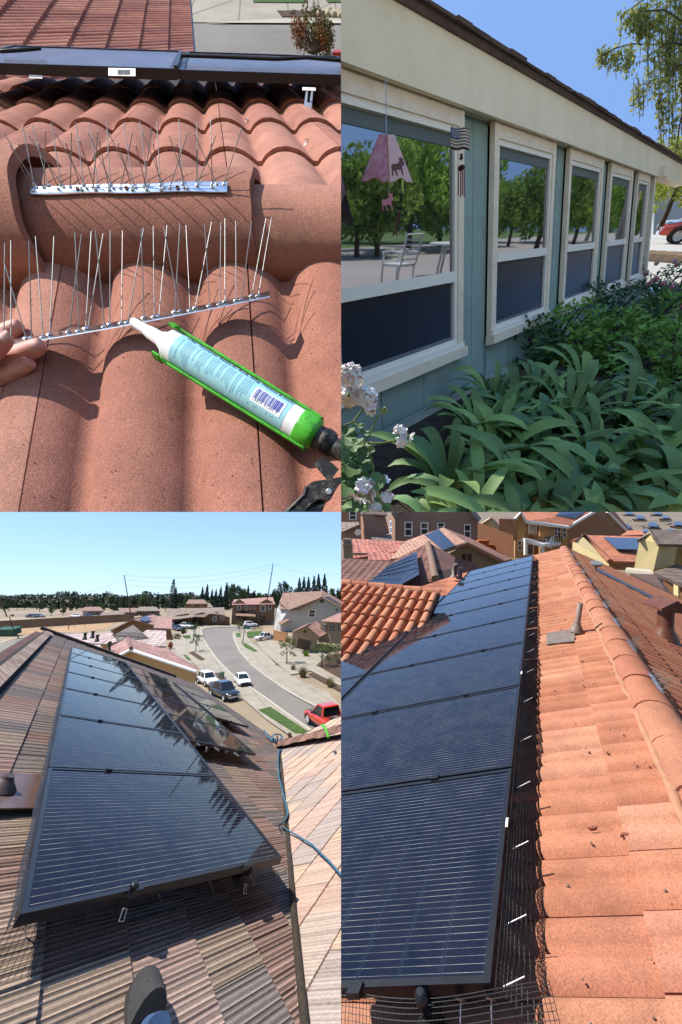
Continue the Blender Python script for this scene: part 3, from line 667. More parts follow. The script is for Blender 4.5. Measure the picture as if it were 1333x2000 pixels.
H = House('grey-walled house with pale pink hip roof and one dark solar panel', PX(920, 1105, 26))
H.roof([(762, 1092, 24), (867, 1076, 24), (913, 1061, 25.5), (866, 1030, 31), (830, 1045, 30), (792, 1057, 28)], R_PINK)
H.roof([(984, 1096, 25), (1001, 1092, 29), (917, 1050, 32), (866, 1030, 31), (913, 1061, 25.5)], tile_far('shaded pink roll tile', lin(178, 128, 108)))  # same pink roof, with this plane's shade put into the tile colour
w = H.wall([(870, 1112, 25.6), (877, 1083, 25.6), (916, 1064, 25.6), (984, 1097, 25.6), (986, 1112, 25.6)], OLIVE)
for x in (903, 914): H.win(w, x, 1082, x + 8, 1096.5, fm=mat('dark brown trim', lin(70, 52, 44), .7), pm=MATS['dark brown trim'])
mb = MB(); mb.tube([PX(866, 1076, 24), PX(913, 1061.5, 25.4), PX(984, 1097, 24.9)], .16, 8); obj('eave_trim', mb, R_PINK, H.e)
e = thing('solar_panel', 'dark solar panel lying on the pale pink hip roof', 'solar panel', PX(860, 1055, 25)); mb = MB(); slab(mb, [PX(866, 1074, 23.7), PX(889, 1065, 24.2), PX(857, 1033, 29), PX(830, 1045, 29)], .1); obj('panel_body', mb, PFAR, e)
H = House('mauve hip-roofed house carrying a tilted blue-grey solar array', PX(800, 1150, 16))
H.roof([(720, 1140, 14), (800, 1150, 13.4), (851, 1133, 13.6), (836, 1060, 19.5), (768, 1096, 17)], R_MAUV); H.roof([(667, 1137, 14.5), (720, 1140, 14.1), (770, 1097, 17), (667, 1090, 17.5)], R_MAUV)
H.roof([(851, 1133, 13.7), (886, 1126, 14.5), (889, 1088, 17.5), (838, 1060, 19.5)], tile_far('shaded mauve roll tile', lin(122, 84, 74), per=1.1, course=5, dark=.9))  # mauve tile again, its plane's shade and dark ribs put into the colour
mb = MB(); mb.tube([PX(836, 1061, 19.3), PX(844, 1095, 16), PX(851, 1131, 13.5)], .16, 8); obj('hip_cap', mb, tile_far('pale hip cap', lin(196, 158, 134), per=5, course=.25), H.e)
mb = MB(); slab(mb, [PX(795, 1152, 13.7), PX(850, 1136, 13.9), PX(850, 1145, 13.9), PX(800, 1160, 13.7)], .2); obj('fascia', mb, MAUVE, H.e)
mb = MB(); slab(mb, [PX(880, 1130, 14.7), PX(889, 1089, 17.6), PX(935, 1100, 19), PX(935, 1130, 18)], .2); obj('roof', mb, R_MAUV, H.e)
for k, (qq) in enumerate((((720, 1137), (748, 1115), (801, 1131), (776, 1145)), ((748, 1114), (762, 1103), (808, 1112), (803, 1129)), ((763, 1102), (814, 1077), (819, 1121), (804, 1130)))):
    pass
e = thing('solar_panel', 'blue-grey tilted solar array on the mauve hip roof', 'solar panel', PX(775, 1115, 14))
q0 = [PX(720, 1137, 13.7), PX(777, 1145, 12.9), PX(819, 1122, 13.2), PX(814, 1077, 17.2), PX(762, 1103, 15.8)]
mb = MB(); slab(mb, q0, .08); obj('panel_body', mb, PFAR, e)
for t in (.2, .4, .6, .8):
    mb = MB(); mb.tube([q0[4].lerp(q0[0], t) + cv(0, -.03, .03), q0[3].lerp(q0[2], t) + cv(0, -.03, .03)], .02, 4); obj('frame_strip', mb, RAIL, e)
for k, (x, y0, y1) in enumerate(((887, 1127, 1106), (899, 1131, 1109))):
    mb = MB(); a, b = PX(x, y0, 10.5), PX(x + .3, y1, 10.5); dn = (b - a); mb.tube([a, a + dn * .15, a + dn * .16, b], [.11, .09, .06, .06], 10)
    if k == 0: mb.tube([b - dn * .04, b + cv(.1, 0, .05)], [.07, .05], 8)
    tag(obj('vent_pipe', mb, LEAD), ['bent-topped grey vent pipe beyond the end of the array', 'straight grey vent pipe beyond the end of the array'][k], 'vent pipe')
# orange roof with big rolls at the left, its ridge and the plane behind the array
fL = Frame(PX(862, 1161, 6.9), PX(667, 1141, 7.6) - PX(862, 1161, 6.9), PX(667, 1190, 6.7) - PX(700, 1150, 7.45))
TERL = terracotta('orange roll clay', [lin(218, 142, 108), lin(224, 152, 118), lin(208, 130, 98), lin(228, 160, 126)], gs=90, bump=.35, bd=.004, dirt=lin(110, 60, 44))
roofL = thing('house', 'house wing of orange roll tiles left of the array with a capped ridge', 'house', fL.at(1, 1, -1))
def roll_mesh(fr, w, L):
    mb = MB(); rows = []
    for b, k in ((0, 1.0), (L * .5, 1.04), (L, 1.1)):
        rows.append([fr.vec(w * .5 + w * .40 * k * math.cos(t * math.pi / 6), b, .075 * k * math.sin(t * math.pi / 6) + (.03 * b / L)) for t in range(7)])
    mb.grid(rows, 0, True); mb.grid([rows[2], [fr.vec(w * .5, L, .02)] * 7], 0, False)
    mb.grid([[fr.vec(w * .9, 0, .0), fr.vec(w * 1.1, 0, .0)], [fr.vec(w * .9, L, .02), fr.vec(w * 1.1, L, .02)]], 0, False)
    me = mb.mesh('tile'); me.materials.append(TERL); return me
rm = roll_mesh(fL, .17, .40)
for j in range(9):
    for i in range(14): inst('tile', rm, fL.at(.02 + .17 * i, .05 + .36 * j, U(-.004, .006) + .0), roofL)
mb = MB(); mb.fbox(fL, .03, 2.4, 0, 3.2, -.08, -.01); obj('roof_deck', mb, MATS['roofing felt'], roofL)
for i in range(6):
    mb = MB(); c0 = fL.at(.02 + .36 * i, .0, .02); mb.tube([c0, c0 + fL.e1 * .38], [.10, .085], 10); obj('ridge_cap', mb, TERL, roofL)
H = House('strip of orange roof plane behind the far end of the array', PX(870, 1150, 9.5)); H.roof([(815, 1166, 8.0), (870, 1166, 8.6), (915, 1117, 12), (875, 1128, 11), (818, 1147, 9)], R_ORAN)
# tan balcony house
H = House('ochre two-storey house with wooden balcony and orange roof', PX(1080, 1080, 42))
w1 = H.wall([(1006, 1090, 41), (1008, 1012, 41), (1018, 1000, 41), (1028, 1018, 41), (1025, 1090, 41)], OCHRE); H.win(w1, 1013, 1055, 1019, 1076)
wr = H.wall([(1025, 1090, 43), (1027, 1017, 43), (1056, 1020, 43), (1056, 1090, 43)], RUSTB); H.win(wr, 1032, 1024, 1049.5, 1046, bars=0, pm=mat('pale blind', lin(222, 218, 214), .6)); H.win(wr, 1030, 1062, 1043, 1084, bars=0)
w = H.wall([(1055, 1092, 42), (1055, 1020, 42), (1111, 1028, 42), (1109, 1092, 42)], OCHRE)
for a in ((1084, 1027, 1089, 1047), (1090, 1028, 1096, 1049), (1100, 1030, 1106, 1050), (1076, 1025, 1079, 1040), (1071, 1024, 1074, 1033), (1056.5, 1022, 1059.5, 1029)): H.win(w, *a, slope=.08)
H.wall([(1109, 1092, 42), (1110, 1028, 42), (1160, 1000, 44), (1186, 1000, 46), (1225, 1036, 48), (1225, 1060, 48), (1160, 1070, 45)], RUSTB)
H.roof([(1027, 1018, 40.5), (1110, 1029, 41), (1172, 990, 46), (1018, 985, 47)], R_ORAN); H.roof([(1222, 1039, 47.5), (1230, 1033, 49), (1194, 990, 49), (1180, 990, 46)], R_ORAN)
mb = MB(); mb.tube([PX(1007, 1014, 40.8), PX(1018, 1000, 40.8), PX(1028, 1019, 40.6), PX(1110, 1030, 40.8)], .2, 6); mb.tube([PX(1110, 1030, 41.5), PX(1162, 999, 43.7)], .2, 6); mb.tube([PX(1186, 999, 45.7), PX(1224, 1037, 47.7)], .2, 6); obj('white_trim', mb, WHITEP, H.e, 'stuff')
e = thing('solar_panel', 'dark blue solar panel on the orange roof of the balcony house', 'solar panel', PX(1115, 1005, 42)); mb = MB(); slab(mb, [PX(1086, 1007, 42.5), PX(1125, 1012, 42.5), PX(1150, 996, 45), PX(1098, 996, 45)], .1); obj('panel_body', mb, PFAR, e)
WOODB = mat('brown timber', lin(132, 84, 50), .8, var=.15, scale=3)
mb = MB(); slab(mb, [PX(1021, 1051, 39.5), PX(1062, 1063, 38.5), PX(1097, 1059, 41), PX(1055, 1050, 42)], .35); obj('balcony_deck', mb, WHITEP, H.e)
for k in range(12): mb = MB(); t = k / 12; a = PX(1024 + 41 * t, 1039 + 10.5 * t, 39.4); b = PX(1024 + 41 * (t + .075), 1039 + 10.5 * (t + .075), 39.3); c = PX(1024 + 41 * (t + .075), 1050 + 10.5 * (t + .075), 39.3); d = PX(1024 + 41 * t, 1050 + 10.5 * t, 39.4); slab(mb, [a, b, c, d], .05); obj('railing_board', mb, WOODB, H.e)
mb = MB(); [mb.tube([PX(1066 + 31 * t / 7, 1049 - 1 * t / 7, 39.6), PX(1066 + 31 * t / 7, 1061 - 1 * t / 7, 39.6)], .05, 4) for t in range(8)]; mb.tube([PX(1065, 1049, 39.6), PX(1097, 1048, 39.6)], .07, 4); obj('railing', mb, RAIL, H.e)
for q_ in ((1027, 1052, 1084), (1060, 1063, 1086)): mb = MB(); mb.tube([PX(q_[0], q_[1], 39.4), PX(q_[0], q_[2], 39.4)], .2, 6); obj('balcony_post', mb, WHITEP, H.e)
mb = MB(); mb.tube([PX(1072, 1070, 38.5), PX(1078, 1049, 38.5)], .06, 4); mb.tube([PX(1077, 1070, 38.5), PX(1083, 1049, 38.5)], .06, 4); [mb.tube([PX(1072 + 6 * t / 5, 1070 - 21 * t / 5, 38.5), PX(1077 + 6 * t / 5, 1070 - 21 * t / 5, 38.5)], .05, 4) for t in range(6)]
tag(obj('ladder', mb, STEEL), 'metal ladder leaning against the wooden balcony', 'ladder')
# yellow gabled house behind the array's far end, fence and awning
H = House('small yellow gabled house with three white windows behind a fence', PX(960, 1055, 48)); w = H.wall([(935, 1060, 48), (935, 1026, 48), (958, 1012, 48), (985, 1042, 48), (985, 1062, 48)], YELL); [H.win(w, x, 1040, x + 4.5, 1050.5) for x in (939, 949.5, 956)]
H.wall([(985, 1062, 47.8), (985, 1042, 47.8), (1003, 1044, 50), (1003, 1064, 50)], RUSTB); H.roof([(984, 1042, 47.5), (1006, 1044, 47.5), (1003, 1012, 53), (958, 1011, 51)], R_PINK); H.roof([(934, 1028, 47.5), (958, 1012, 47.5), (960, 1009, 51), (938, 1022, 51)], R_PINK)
e = thing('solar_panel', 'dark solar panel at the edge of the small yellow house roof', 'solar panel', PX(994, 1020, 49)); mb = MB(); slab(mb, [PX(989, 1017, 49), PX(1003, 1030, 48), PX(1003, 1016, 50)], .1); obj('panel_body', mb, PFAR, e)
mb = MB(); slab(mb, [PX(935, 1049, 40), PX(975, 1053, 40), PX(978, 1058, 38.5), PX(935, 1054, 38.5)], .12); tag(obj('awning', mb, WHITEP), 'white awning in front of the small yellow house', 'awning')
for nm, P0, P1, h, lb in (('fence', (934, 1056, 37), (1004, 1092, 29), 1.9, 'brown timber fence running down behind the array end'), ('fence', (975, 1054, 41), (1010, 1056, 40), 2.4, 'dark timber fence below the small yellow house')):
    e = thing(nm, lb, 'fence', PX(*P0)); a, b = PX(*P0), PX(*P1); N = 26
    for k in range(N):
        mb = MB(); p = a.lerp(b, k / N); q = a.lerp(b, (k + .88) / N); mb.face([p, q, q + upq * h, p + upq * h]); v0 = (q - p).cross(upq).normalized() * .04; mb.prism([p, q, q + upq * h, p + upq * h], v0); obj('board', mb, WOODB, e)
mb = MB()
for i in range(3): c = PX(948 + 15 * i, 1063 + 9 * i, 33); mb.box(c, cv(.5, 0, 0), cv(0, .3, 0), cv(0, 0, .25))
for i in range(3):
    mbx = MB(); c = PX(943 + 17 * i, 1061 + 8.5 * i, 33); mbx.box(c, cv(.45, 0, 0), cv(0, .3, 0), cv(0, 0, .22)); mbx.box(c + cv(0, 0, .22), cv(.5, 0, 0), cv(0, .35, 0), cv(0, 0, .05))
    tag(obj('planter_box', mbx, mat('orange planter', lin(214, 110, 48), .7)), ['leftmost orange planter box along the timber fence', 'middle orange planter box along the timber fence', 'rightmost orange planter box along the timber fence'][i], 'planter')
# orange roof with dark array, right of the ridge end
H = House('low yellow house with orange roof and wide dark solar array', PX(1200, 1100, 30)); H.roof([(1191, 1096, 27), (1245, 1097, 28), (1252, 1048, 36), (1141, 1045, 35)], R_ORAN)
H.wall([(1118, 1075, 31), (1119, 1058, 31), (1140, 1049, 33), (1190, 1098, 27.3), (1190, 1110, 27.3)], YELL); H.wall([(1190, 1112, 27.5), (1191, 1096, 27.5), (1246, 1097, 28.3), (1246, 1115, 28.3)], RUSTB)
mb = MB(); mb.tube([PX(1119, 1058, 31), PX(1141, 1045, 34.6), PX(1192, 1097, 26.8)], .2, 7); obj('verge_tiles', mb, R_ORAN, H.e); H.roof([(1212, 1046, 37), (1262, 1044, 37), (1250, 1035, 42), (1228, 1036, 42)], R_ORAN)
e = thing('solar_panel', 'wide dark solar array on the orange roof beside the yellow tower house', 'solar panel', PX(1220, 1065, 30)); mb = MB(); slab(mb, [PX(1205, 1072, 29.5), PX(1246, 1073, 30), PX(1249, 1051, 34.5), PX(1180, 1049, 33.6)], .1); obj('panel_body', mb, PFAR, e)
# yellow tower house
H = House('tall pale yellow house with grey roof at the right edge', PX(1280, 1115, 24))
H.wall([(1239, 1110, 23.4), (1250, 1053, 23.4), (1271, 1039, 23.4), (1289, 1061, 22.6), (1276, 1117, 22.6)], YELL); H.wall([(1276, 1117, 22.7), (1289, 1061, 22.7), (1328, 1064, 25), (1320, 1103, 25)], YELL); H.wall([(1319, 1103, 25.1), (1327, 1064, 25.1), (1345, 1066, 24.4), (1345, 1110, 24.4)], YELL)
H.roof([(1287, 1062, 22.3), (1345, 1064, 23), (1345, 1036, 26.5), (1271, 1034, 24.5)], R_GREY); H.roof([(1245, 1055, 23.2), (1271, 1034, 24.4), (1288, 1062, 22.3), (1271, 1041, 23.3)], R_GREY)
H.roof([(1277, 1118, 21), (1345, 1146, 19), (1345, 1106, 23), (1321, 1101, 24)], R_GREY); H.roof([(1222, 1112, 22.5), (1278, 1119, 21), (1270, 1112, 22.5), (1225, 1108, 23.5)], mat('white flat roof', lin(225, 215, 195), .9))
H.wall([(1296, 1165, 20), (1296, 1128, 20.5), (1345, 1148, 19.5), (1345, 1180, 19.5)], RUSTB); H.wall([(1316, 1161, 19.6), (1316, 1140, 19.8), (1325, 1143, 19.6), (1325, 1165, 19.4)], YELL)
H = House('brown stepped tile roof below the yellow tower house', PX(1270, 1135, 18)); H.roof([(1300, 1152, 15.5), (1318, 1165, 15), (1280, 1122, 19), (1232, 1120, 19)], R_BRN)
# hazy field of roofs
for k, (x, y, w_, h_, d) in enumerate(((1200, 1010, 26, 12, 95), (1222, 1025, 34, 16, 80), (1250, 1008, 30, 12, 110), (1275, 1022, 36, 16, 85), (1300, 1008, 26, 10, 120), (1325, 1020, 34, 14, 90), (1285, 1001, 30, 8, 140), (1230, 1001, 28, 8, 140), (1310, 1034, 34, 10, 70), (1262, 1035, 22, 10, 72))):
    H = House(f'far grey-tan roof in the field of roofs at upper right, {ORD[k]} of them', PX(x, y + h_, d), group='far field of roofs')
    H.roof([(x - w_ / 2, y + h_ * .5, d * .95), (x + w_ * .5, y + h_ * .6, d * .95), (x + w_ * .2, y - h_ * .3, d * 1.05), (x - w_ * .15, y - h_ * .3, d * 1.05)], R_GREY, .3)
    H.wall([(x - w_ * .45, y + h_ * .9, d), (x - w_ * .45, y + h_ * .45, d), (x + w_ * .45, y + h_ * .55, d), (x + w_ * .45, y + h_ * 1.0, d)], YELL if k % 3 else OLIVE)
    mb = MB(); slab(mb, [PX(x - w_ * .25, y + h_ * .35, d * .94), PX(x + w_ * .3, y + h_ * .42, d * .94), PX(x + w_ * .15, y - h_ * .1, d), PX(x - w_ * .2, y - h_ * .12, d)], .1); obj('roof_panel', mb, PFAR, H.e)
# ================================================================== lower left: the street seen from a roof
place(3)
f3 = Frame(PX(48, 1765, 1.1), ray(157, 1181), ray(1121, 1600))
RC3 = -.15; R3 = 1.268
# ---- terrain: one sheet to the horizon; flat near the house, rising gently beyond the street
def gz(y):
    return 0.0 if y < 75 else (4.0 * min(1, (y - 75) / 65) if y < 140 else 4.0)
def gpt(x, y, lift=0.0):
    """ground point under pixel x,y"""
    r = ray(x, y)
    lo_, hi_ = 1.0, 4000.0
    for _ in range(60):
        m_ = (lo_ + hi_) / 2; p = CAM + r * m_
        if p.z > gz(p.y) + lift: lo_ = m_
        else: hi_ = m_
    p = CAM + r * lo_; p.z = gz(p.y) + lift; return p
mb = MB(); ys = [-20, 0, 20, 40, 60, 75, 90, 110, 125, 140, 180, 260, 400, 800, 1600, 4000]
mb.grid([[(x, y, gz(y)) for x in (-4000, -900, -300, -120, -60, -25, 0, 40)] for y in ys], 0, False)
o = obj('ground', mb, mat('dry ground', lin(176, 158, 132), 1, var=.18, scale=.05, stain=lin(150, 130, 104), sscale=.04)); o['kind'] = 'structure'
def flat(name, pxs, m, lift, kind='structure', th=0.0, label=None, cat=None):
    mb = MB(); pts = [gpt(x, y, lift) for x, y in pxs]
    if th: mb.prism([p - Vector((0, 0, th)) for p in pts], Vector((0, 0, th)))
    else: mb.face(pts)
    o = obj(name, mb, m)
    if kind: o['kind'] = kind
    return o
def sheet(name, left, right, m, lift, sub=8):
    """ribbon between two pixel polylines, following the ground"""
    L = [gpt(x, y, lift) for x, y in left]; R = [gpt(x, y, lift) for x, y in right]
    mb = MB(); mb.grid([[l.lerp(r, k / sub) + Vector((0, 0, gz(l.lerp(r, k / sub).y) - gz(l.y) * (1 - k / sub) - gz(r.y) * k / sub)) for k in range(sub + 1)] for l, r in zip(L, R)], 0, False)
    o = obj(name, mb, m); o['kind'] = 'structure'; return o
# street (main bend)
curbR = [(667, 1407), (640, 1392), (600, 1372), (560, 1350), (520, 1322), (490, 1298), (468, 1272), (460, 1255), (456, 1243), (457, 1236), (470, 1231), (492, 1228)]
curbL = [(622, 1440), (600, 1424), (560, 1396), (520, 1366), (480, 1338), (450, 1316), (425, 1290), (405, 1262), (396, 1244), (393, 1232), (400, 1228), (420, 1225)]
sheet('road', curbL, curbR, ASPH, .02)
sheet('road', [(393, 1232), (392, 1226), (400, 1223), (440, 1221)], [(457, 1236), (475, 1230), (500, 1226), (520, 1224)], ASPH, .024)
# pavements
off = lambda L, dx, dy: [(x + dx, y + dy) for x, y in L]
walkL_out = [(590, 1452), (560, 1432), (520, 1404), (470, 1360), (430, 1330), (395, 1310), (372, 1290), (357, 1268), (352, 1250), (358, 1238), (372, 1230), (392, 1224)]
sheet('pavement', walkL_out, curbL, CONC, .14)
walkR_out = [(680, 1396), (660, 1372), (640, 1350), (600, 1335), (566, 1318), (540, 1296), (515, 1272), (495, 1255), (483, 1243), (482, 1236), (490, 1231), (500, 1227)]
sheet('pavement', curbR, walkR_out, CONC, .14)
def kerb(line, lift=.0):
    mb = MB(); P = [gpt(x, y, .0) for x, y in line]
    rows = []
    for i, p in enumerate(P):
        t = (P[min(i + 1, len(P) - 1)] - P[max(i - 1, 0)]); s_ = Vector((t.y, -t.x, 0)).normalized() * .16
        rows.append([p - s_ + Vector((0, 0, -.1)), p - s_ + Vector((0, 0, .165)), p + s_ + Vector((0, 0, .165)), p + s_ + Vector((0, 0, -.1))])
    mb.grid(rows, 0, False); o = obj('kerb', mb, mat('kerb concrete', lin(206, 198, 182), .9, var=.06)); o['kind'] = 'structure'
kerb(curbL); kerb(curbR)
# forecourts and driveways
flat('driveway', [(500, 1253), (540, 1248), (590, 1262), (640, 1278), (652, 1290), (600, 1312), (566, 1318), (515, 1272)], CONC, .15)
flat('driveway', [(340, 1240), (352, 1250), (372, 1290), (380, 1300), (350, 1300), (330, 1262)], CONC, .151)
flat('driveway', [(395, 1219), (470, 1220), (470, 1224), (400, 1226)], CONC, .15)
# lawns and beds
def bed(name, pxs, m, lift=.18, lbl=None): o = flat(name, pxs, m, lift, 'structure', .06); return o
for q in ([(472, 1256), (482, 1257), (502, 1270), (504, 1272), (498, 1273), (480, 1265)], [(461, 1236), (470, 1236), (471, 1244), (463, 1244)], [(482, 1234), (512, 1232), (516, 1242), (484, 1245)], [(537, 1297), (546, 1294), (575, 1304), (582, 1310), (572, 1313)], [(584, 1296), (610, 1288), (636, 1298), (634, 1302), (608, 1303)], [(505, 1386), (528, 1380), (602, 1428), (602, 1432), (578, 1432)], [(356, 1242), (372, 1240), (373, 1247), (362, 1247)], [(358, 1278), (364, 1279), (374, 1288), (372, 1290), (366, 1288)], [(455, 1217), (480, 1217), (482, 1221), (458, 1221)], [(405, 1218), (450, 1217), (450, 1220), (410, 1222)]):
    bed('lawn', q, GRASS)
for q in ([(368, 1274), (378, 1272), (402, 1288), (392, 1290)], [(416, 1316), (426, 1313), (450, 1332), (438, 1334)], [(376, 1318), (396, 1318), (402, 1330), (385, 1334)], [(574, 1296), (600, 1282), (668, 1276), (690, 1330), (668, 1331), (640, 1314)], [(602, 1316), (618, 1312), (668, 1345), (668, 1352)]):
    bed('planting_bed', q, SOIL, .17)
flat('path', [(566, 1295), (598, 1288), (700, 1345), (690, 1352), (600, 1306)], CONC, .19)
# far left: building land, side street, wall
sheet('road', [(0, 1296), (60, 1272), (110, 1252), (130, 1243), (145, 1237)], [(0, 1262), (40, 1246), (70, 1240), (100, 1236), (118, 1234)], ASPH, .03)
sheet('pavement', [(0, 1308), (60, 1282), (120, 1256), (150, 1240)], [(0, 1296), (60, 1272), (110, 1252), (145, 1237)], CONC, .10)
sheet('pavement', [(0, 1258), (22, 1250), (40, 1246)], [(0, 1253), (30, 1246), (60, 1245)], CONC, .10)
flat('building_land', [(0, 1243), (0, 1232), (60, 1228), (140, 1222), (232, 1215), (200, 1230), (150, 1236), (100, 1234), (60, 1238)], mat('bare earth', lin(196, 160, 122), 1, var=.2, scale=.2, stain=lin(160, 124, 92), sscale=.1), .02)
def wallrun(name, label, cat, a, b, h, m, th=.25):
    p, q = gpt(*a), gpt(*b); d = (q - p); s_ = Vector((-d.y, d.x, 0)).normalized() * th
    e = thing(name, label, cat, p); mb = MB(); mb.prism([p, q, q + Vector((0, 0, h)), p + Vector((0, 0, h))], s_); obj('wall_body', mb, m, e)
    mb = MB(); mb.prism([p + Vector((0, 0, h)) - s_ * .2, q + Vector((0, 0, h)) - s_ * .2, q + Vector((0, 0, h + .2)) - s_ * .2, p + Vector((0, 0, h + .2)) - s_ * .2], s_ * 1.4); obj('coping', mb, m, e)
BLOCKW = mat('brown block wall', lin(146, 118, 92), .95, var=.12, scale=.3)
wallrun('boundary_wall', 'long brown block wall behind the building land', 'wall', (-20, 1231), (262, 1213), 2.4, BLOCKW)
flat('lawn', [(14, 1223), (50, 1219), (52, 1222), (16, 1226)], GRASS, .03)
# ---- roof under our feet
SHAKE_PAL = [lin(204, 178, 166), lin(216, 182, 168), lin(184, 168, 160), lin(222, 192, 176), lin(206, 168, 154), lin(176, 162, 156), lin(214, 188, 166), lin(196, 160, 146)]
def shake(name, palette, axis_fr, ribs=26, gs=70, k=1.0, groove=.55, bd=.006):
    """ribbed concrete shake: tone per tile, dark grooves along the tile, weathered streaks"""
    t = NT(name); oi = t.n('ObjectInfo').outputs['Random']
    base = t.ramp(oi, [(i / len(palette), p) for i, p in enumerate(palette)], 'CONSTANT')
    dp = t.n('VectorMath', operation='DOT_PRODUCT'); t.l(t.pos(), dp.inputs[0]); dp.inputs[1].default_value = tuple(axis_fr)
    s1 = t.math('MULTIPLY', dp.outputs['Value'], ribs * 10 * k)
    nz = t.noise(18, 3); ph = t.math('MULTIPLY_ADD', nz, .8, s1)
    w = t.math('SINE', ph); s2 = t.math('SINE', t.math('MULTIPLY', ph, .37))
    st = t.n('TexNoise', Scale=1.0, Detail=4); cx = t.n('CombineXYZ'); t.l(t.math('MULTIPLY', dp.outputs['Value'], 34), cx.inputs[0]); t.l(t.math('MULTIPLY', oi, 30), cx.inputs[1]); t.l(cx.outputs[0], st.inputs['Vector'])
    base = t.mix(1.0, base, t.ramp(st.outputs['Fac'], [(.3, .70), (.7, 1.28)]), 'MULTIPLY')
    base = t.mix(1.0, base, t.ramp(t.noise(gs, 4, rough=.8), [(.3, .8), (.7, 1.18)]), 'MULTIPLY')
    base = t.mix(t.math('MULTIPLY', t.ramp(w, [(.12, 1.0), (.36, 0.0)]), groove), base, (.035, .026, .022))
    spot = t.ramp(t.noise(26, 5, rough=.75), [(.60, 0.0), (.70, .5)]); base = t.mix(spot, base, (.05, .045, .042))
    t.l(base, t.b.inputs['Base Color']); t.set(Roughness=.9); t.b.inputs['Specular IOR Level'].default_value = .25
    t.bump(t.math('ADD', t.math('MULTIPLY', w, .5), t.math('MULTIPLY', s2, .3)), .8, bd)
    return t.m
# ribs run down the slope (e2), so the groove coordinate is measured across them
across = (f3.e1 - f3.e2 * f3.e1.dot(f3.e2)).normalized()
SH3 = shake('ribbed shake tile', SHAKE_PAL, across)
def shake_tile(fr, aw, bl, th, tilt, m, dirb=1, name='tile', ribs=9, amp=1.0):
    """flat tile with raised ribs along its length; low end (b=bl) stands proud on the course below"""
    mb = MB(); g = .002; rows = []
    n = ribs * 2
    prof = [(g + (aw - 2 * g) * i / n, .0022 * amp if i % 2 else -.0014 * amp) for i in range(n + 1)]
    for b, c in ((0, 0), (bl, tilt)): rows.append([fr.vec(a, dirb * b, c + z) for a, z in prof])
    mb.grid(rows, 0, False)
    mb.grid([rows[1], [p - fr.n * th for p in rows[1]]], 0, False)
    for k in (0, -1): mb.grid([[r[k] for r in rows], [r[k] - fr.n * th for r in rows]], 0, False)
    me = mb.mesh(name); me.materials.append(m); return me
roof3 = thing('house', 'house roof of weathered ribbed shake tiles in the foreground under the solar panels', 'house', f3.at(1, 1, -1.2))
tm3 = [shake_tile(f3, .30, .36, .018, .014, SH3, ribs=15)]
def vis3(a, b):
    p = f3.at(a + .15, b + .16, RC3); q = p - CAM; d = q.dot(FW)
    if d < .15: return False
    x = CX + FPX * q.dot(RT) / d; y = CY - FPX * q.dot(UP) / d
    return -420 < x < 720 and 1150 < y < 2600
def vinx(y): return 545 + (y - 1460) * .088 if y < 1800 else 575 + (y - 1800) * .09
spots = []
for j in range(-3, 17):
    b = -.19 + .32 * j
    for i in range(-5, 46):
        a = -.2 + .30 * i + (.15 if j % 2 else 0)
        if b < -.6: continue
        if a > 12.4 or not vis3(a, b): continue
        p = f3.at(a + .15, b + .16, RC3); q = p - CAM; d = q.dot(FW); x = CX + FPX * q.dot(RT) / d; y = CY - FPX * q.dot(UP) / d
        if y > 1450 and x > vinx(y) + 60: continue
        under = (.25 < b + .16 < 1.2 and .3 < a < 8.4)
        if under: continue
        spots.append((d, a, b))
spots.sort(); rest = MB()
for k, (d, a, b) in enumerate(spots):
    p = f3.at(a, b, RC3 - .02 + U(-.003, .003))
    if k < 300: inst('tile', tm3[0], p + f3.e1 * U(-.003, .003), roof3)
    else:
        base = len(rest.v); rest.v += [v.co + p for v in tm3[0].vertices]
        for q in tm3[0].polygons: rest.f.append(tuple(base + i for i in q.vertices)); rest.m.append(0); rest.sm.append(False)
obj('far_tiles', rest, SH3, roof3, 'stuff')
mb = MB(); q = [f3.at(-1.2, -.62, RC3 - .05), f3.at(12.3, -.62, RC3 - .05), f3.at(12.3, 5.3, RC3 - .05), f3.at(-1.2, 5.3, RC3 - .05)]; slab(mb, q, .1); obj('roof_deck', mb, mat('roofing felt', (.03, .027, .025), .95), roof3)
# hip caps along the upper left edge
HIPM = shake('pale shake cap', [lin(206, 178, 160), lin(190, 164, 150), lin(214, 190, 170)], f3.e2, ribs=20)
for k in range(26):
    a = .9 + .42 * k; c = f3.at(a, -.66, RC3 + .03); mb = MB()
    mb.fbox(Frame(c, f3.e1, f3.e2, f3.n), -.02, .45, -.075, .10, -.03 + .0, .012); o = obj('hip_cap', mb, HIPM, roof3)
mb = MB(); mb.fbox(f3, .8, 11.9, -.80, -.56, RC3 - .12, RC3 + .0); obj('hip_board', mb, MATS['roofing felt'], roof3)
mb = MB(); mb.fbox(f3, .8, 11.9, -.95, -.80, RC3 - .16, RC3 - .05); obj('far_slope', mb, mat('dusky shake', lin(120, 84, 76), .9, var=.2, scale=3), roof3)
for k in range(12):
    mb = MB(); b = -.9 + .42 * k; mb.box(f3.at(12.35, b + .2, RC3 + .03), f3.e2 * .22, f3.e1 * .12, f3.n * .04); obj('ridge_cap', mb, mat('dark ridge cap', lin(92, 80, 74), .9, var=.2, scale=5, rnd=.2), roof3)
# house walls under the roof so it stands
mb = MB(); c = f3.at(6, 4.9, RC3 - .2); mb.box((c.x - 2, c.y + 1.0, 3.3), (3.0, 0, 0), (0, 4, 0), (0, 0, 3.3)); obj('wall', mb, mat('sand stucco', lin(226, 184, 130), .95, var=.05, scale=.6), roof3)
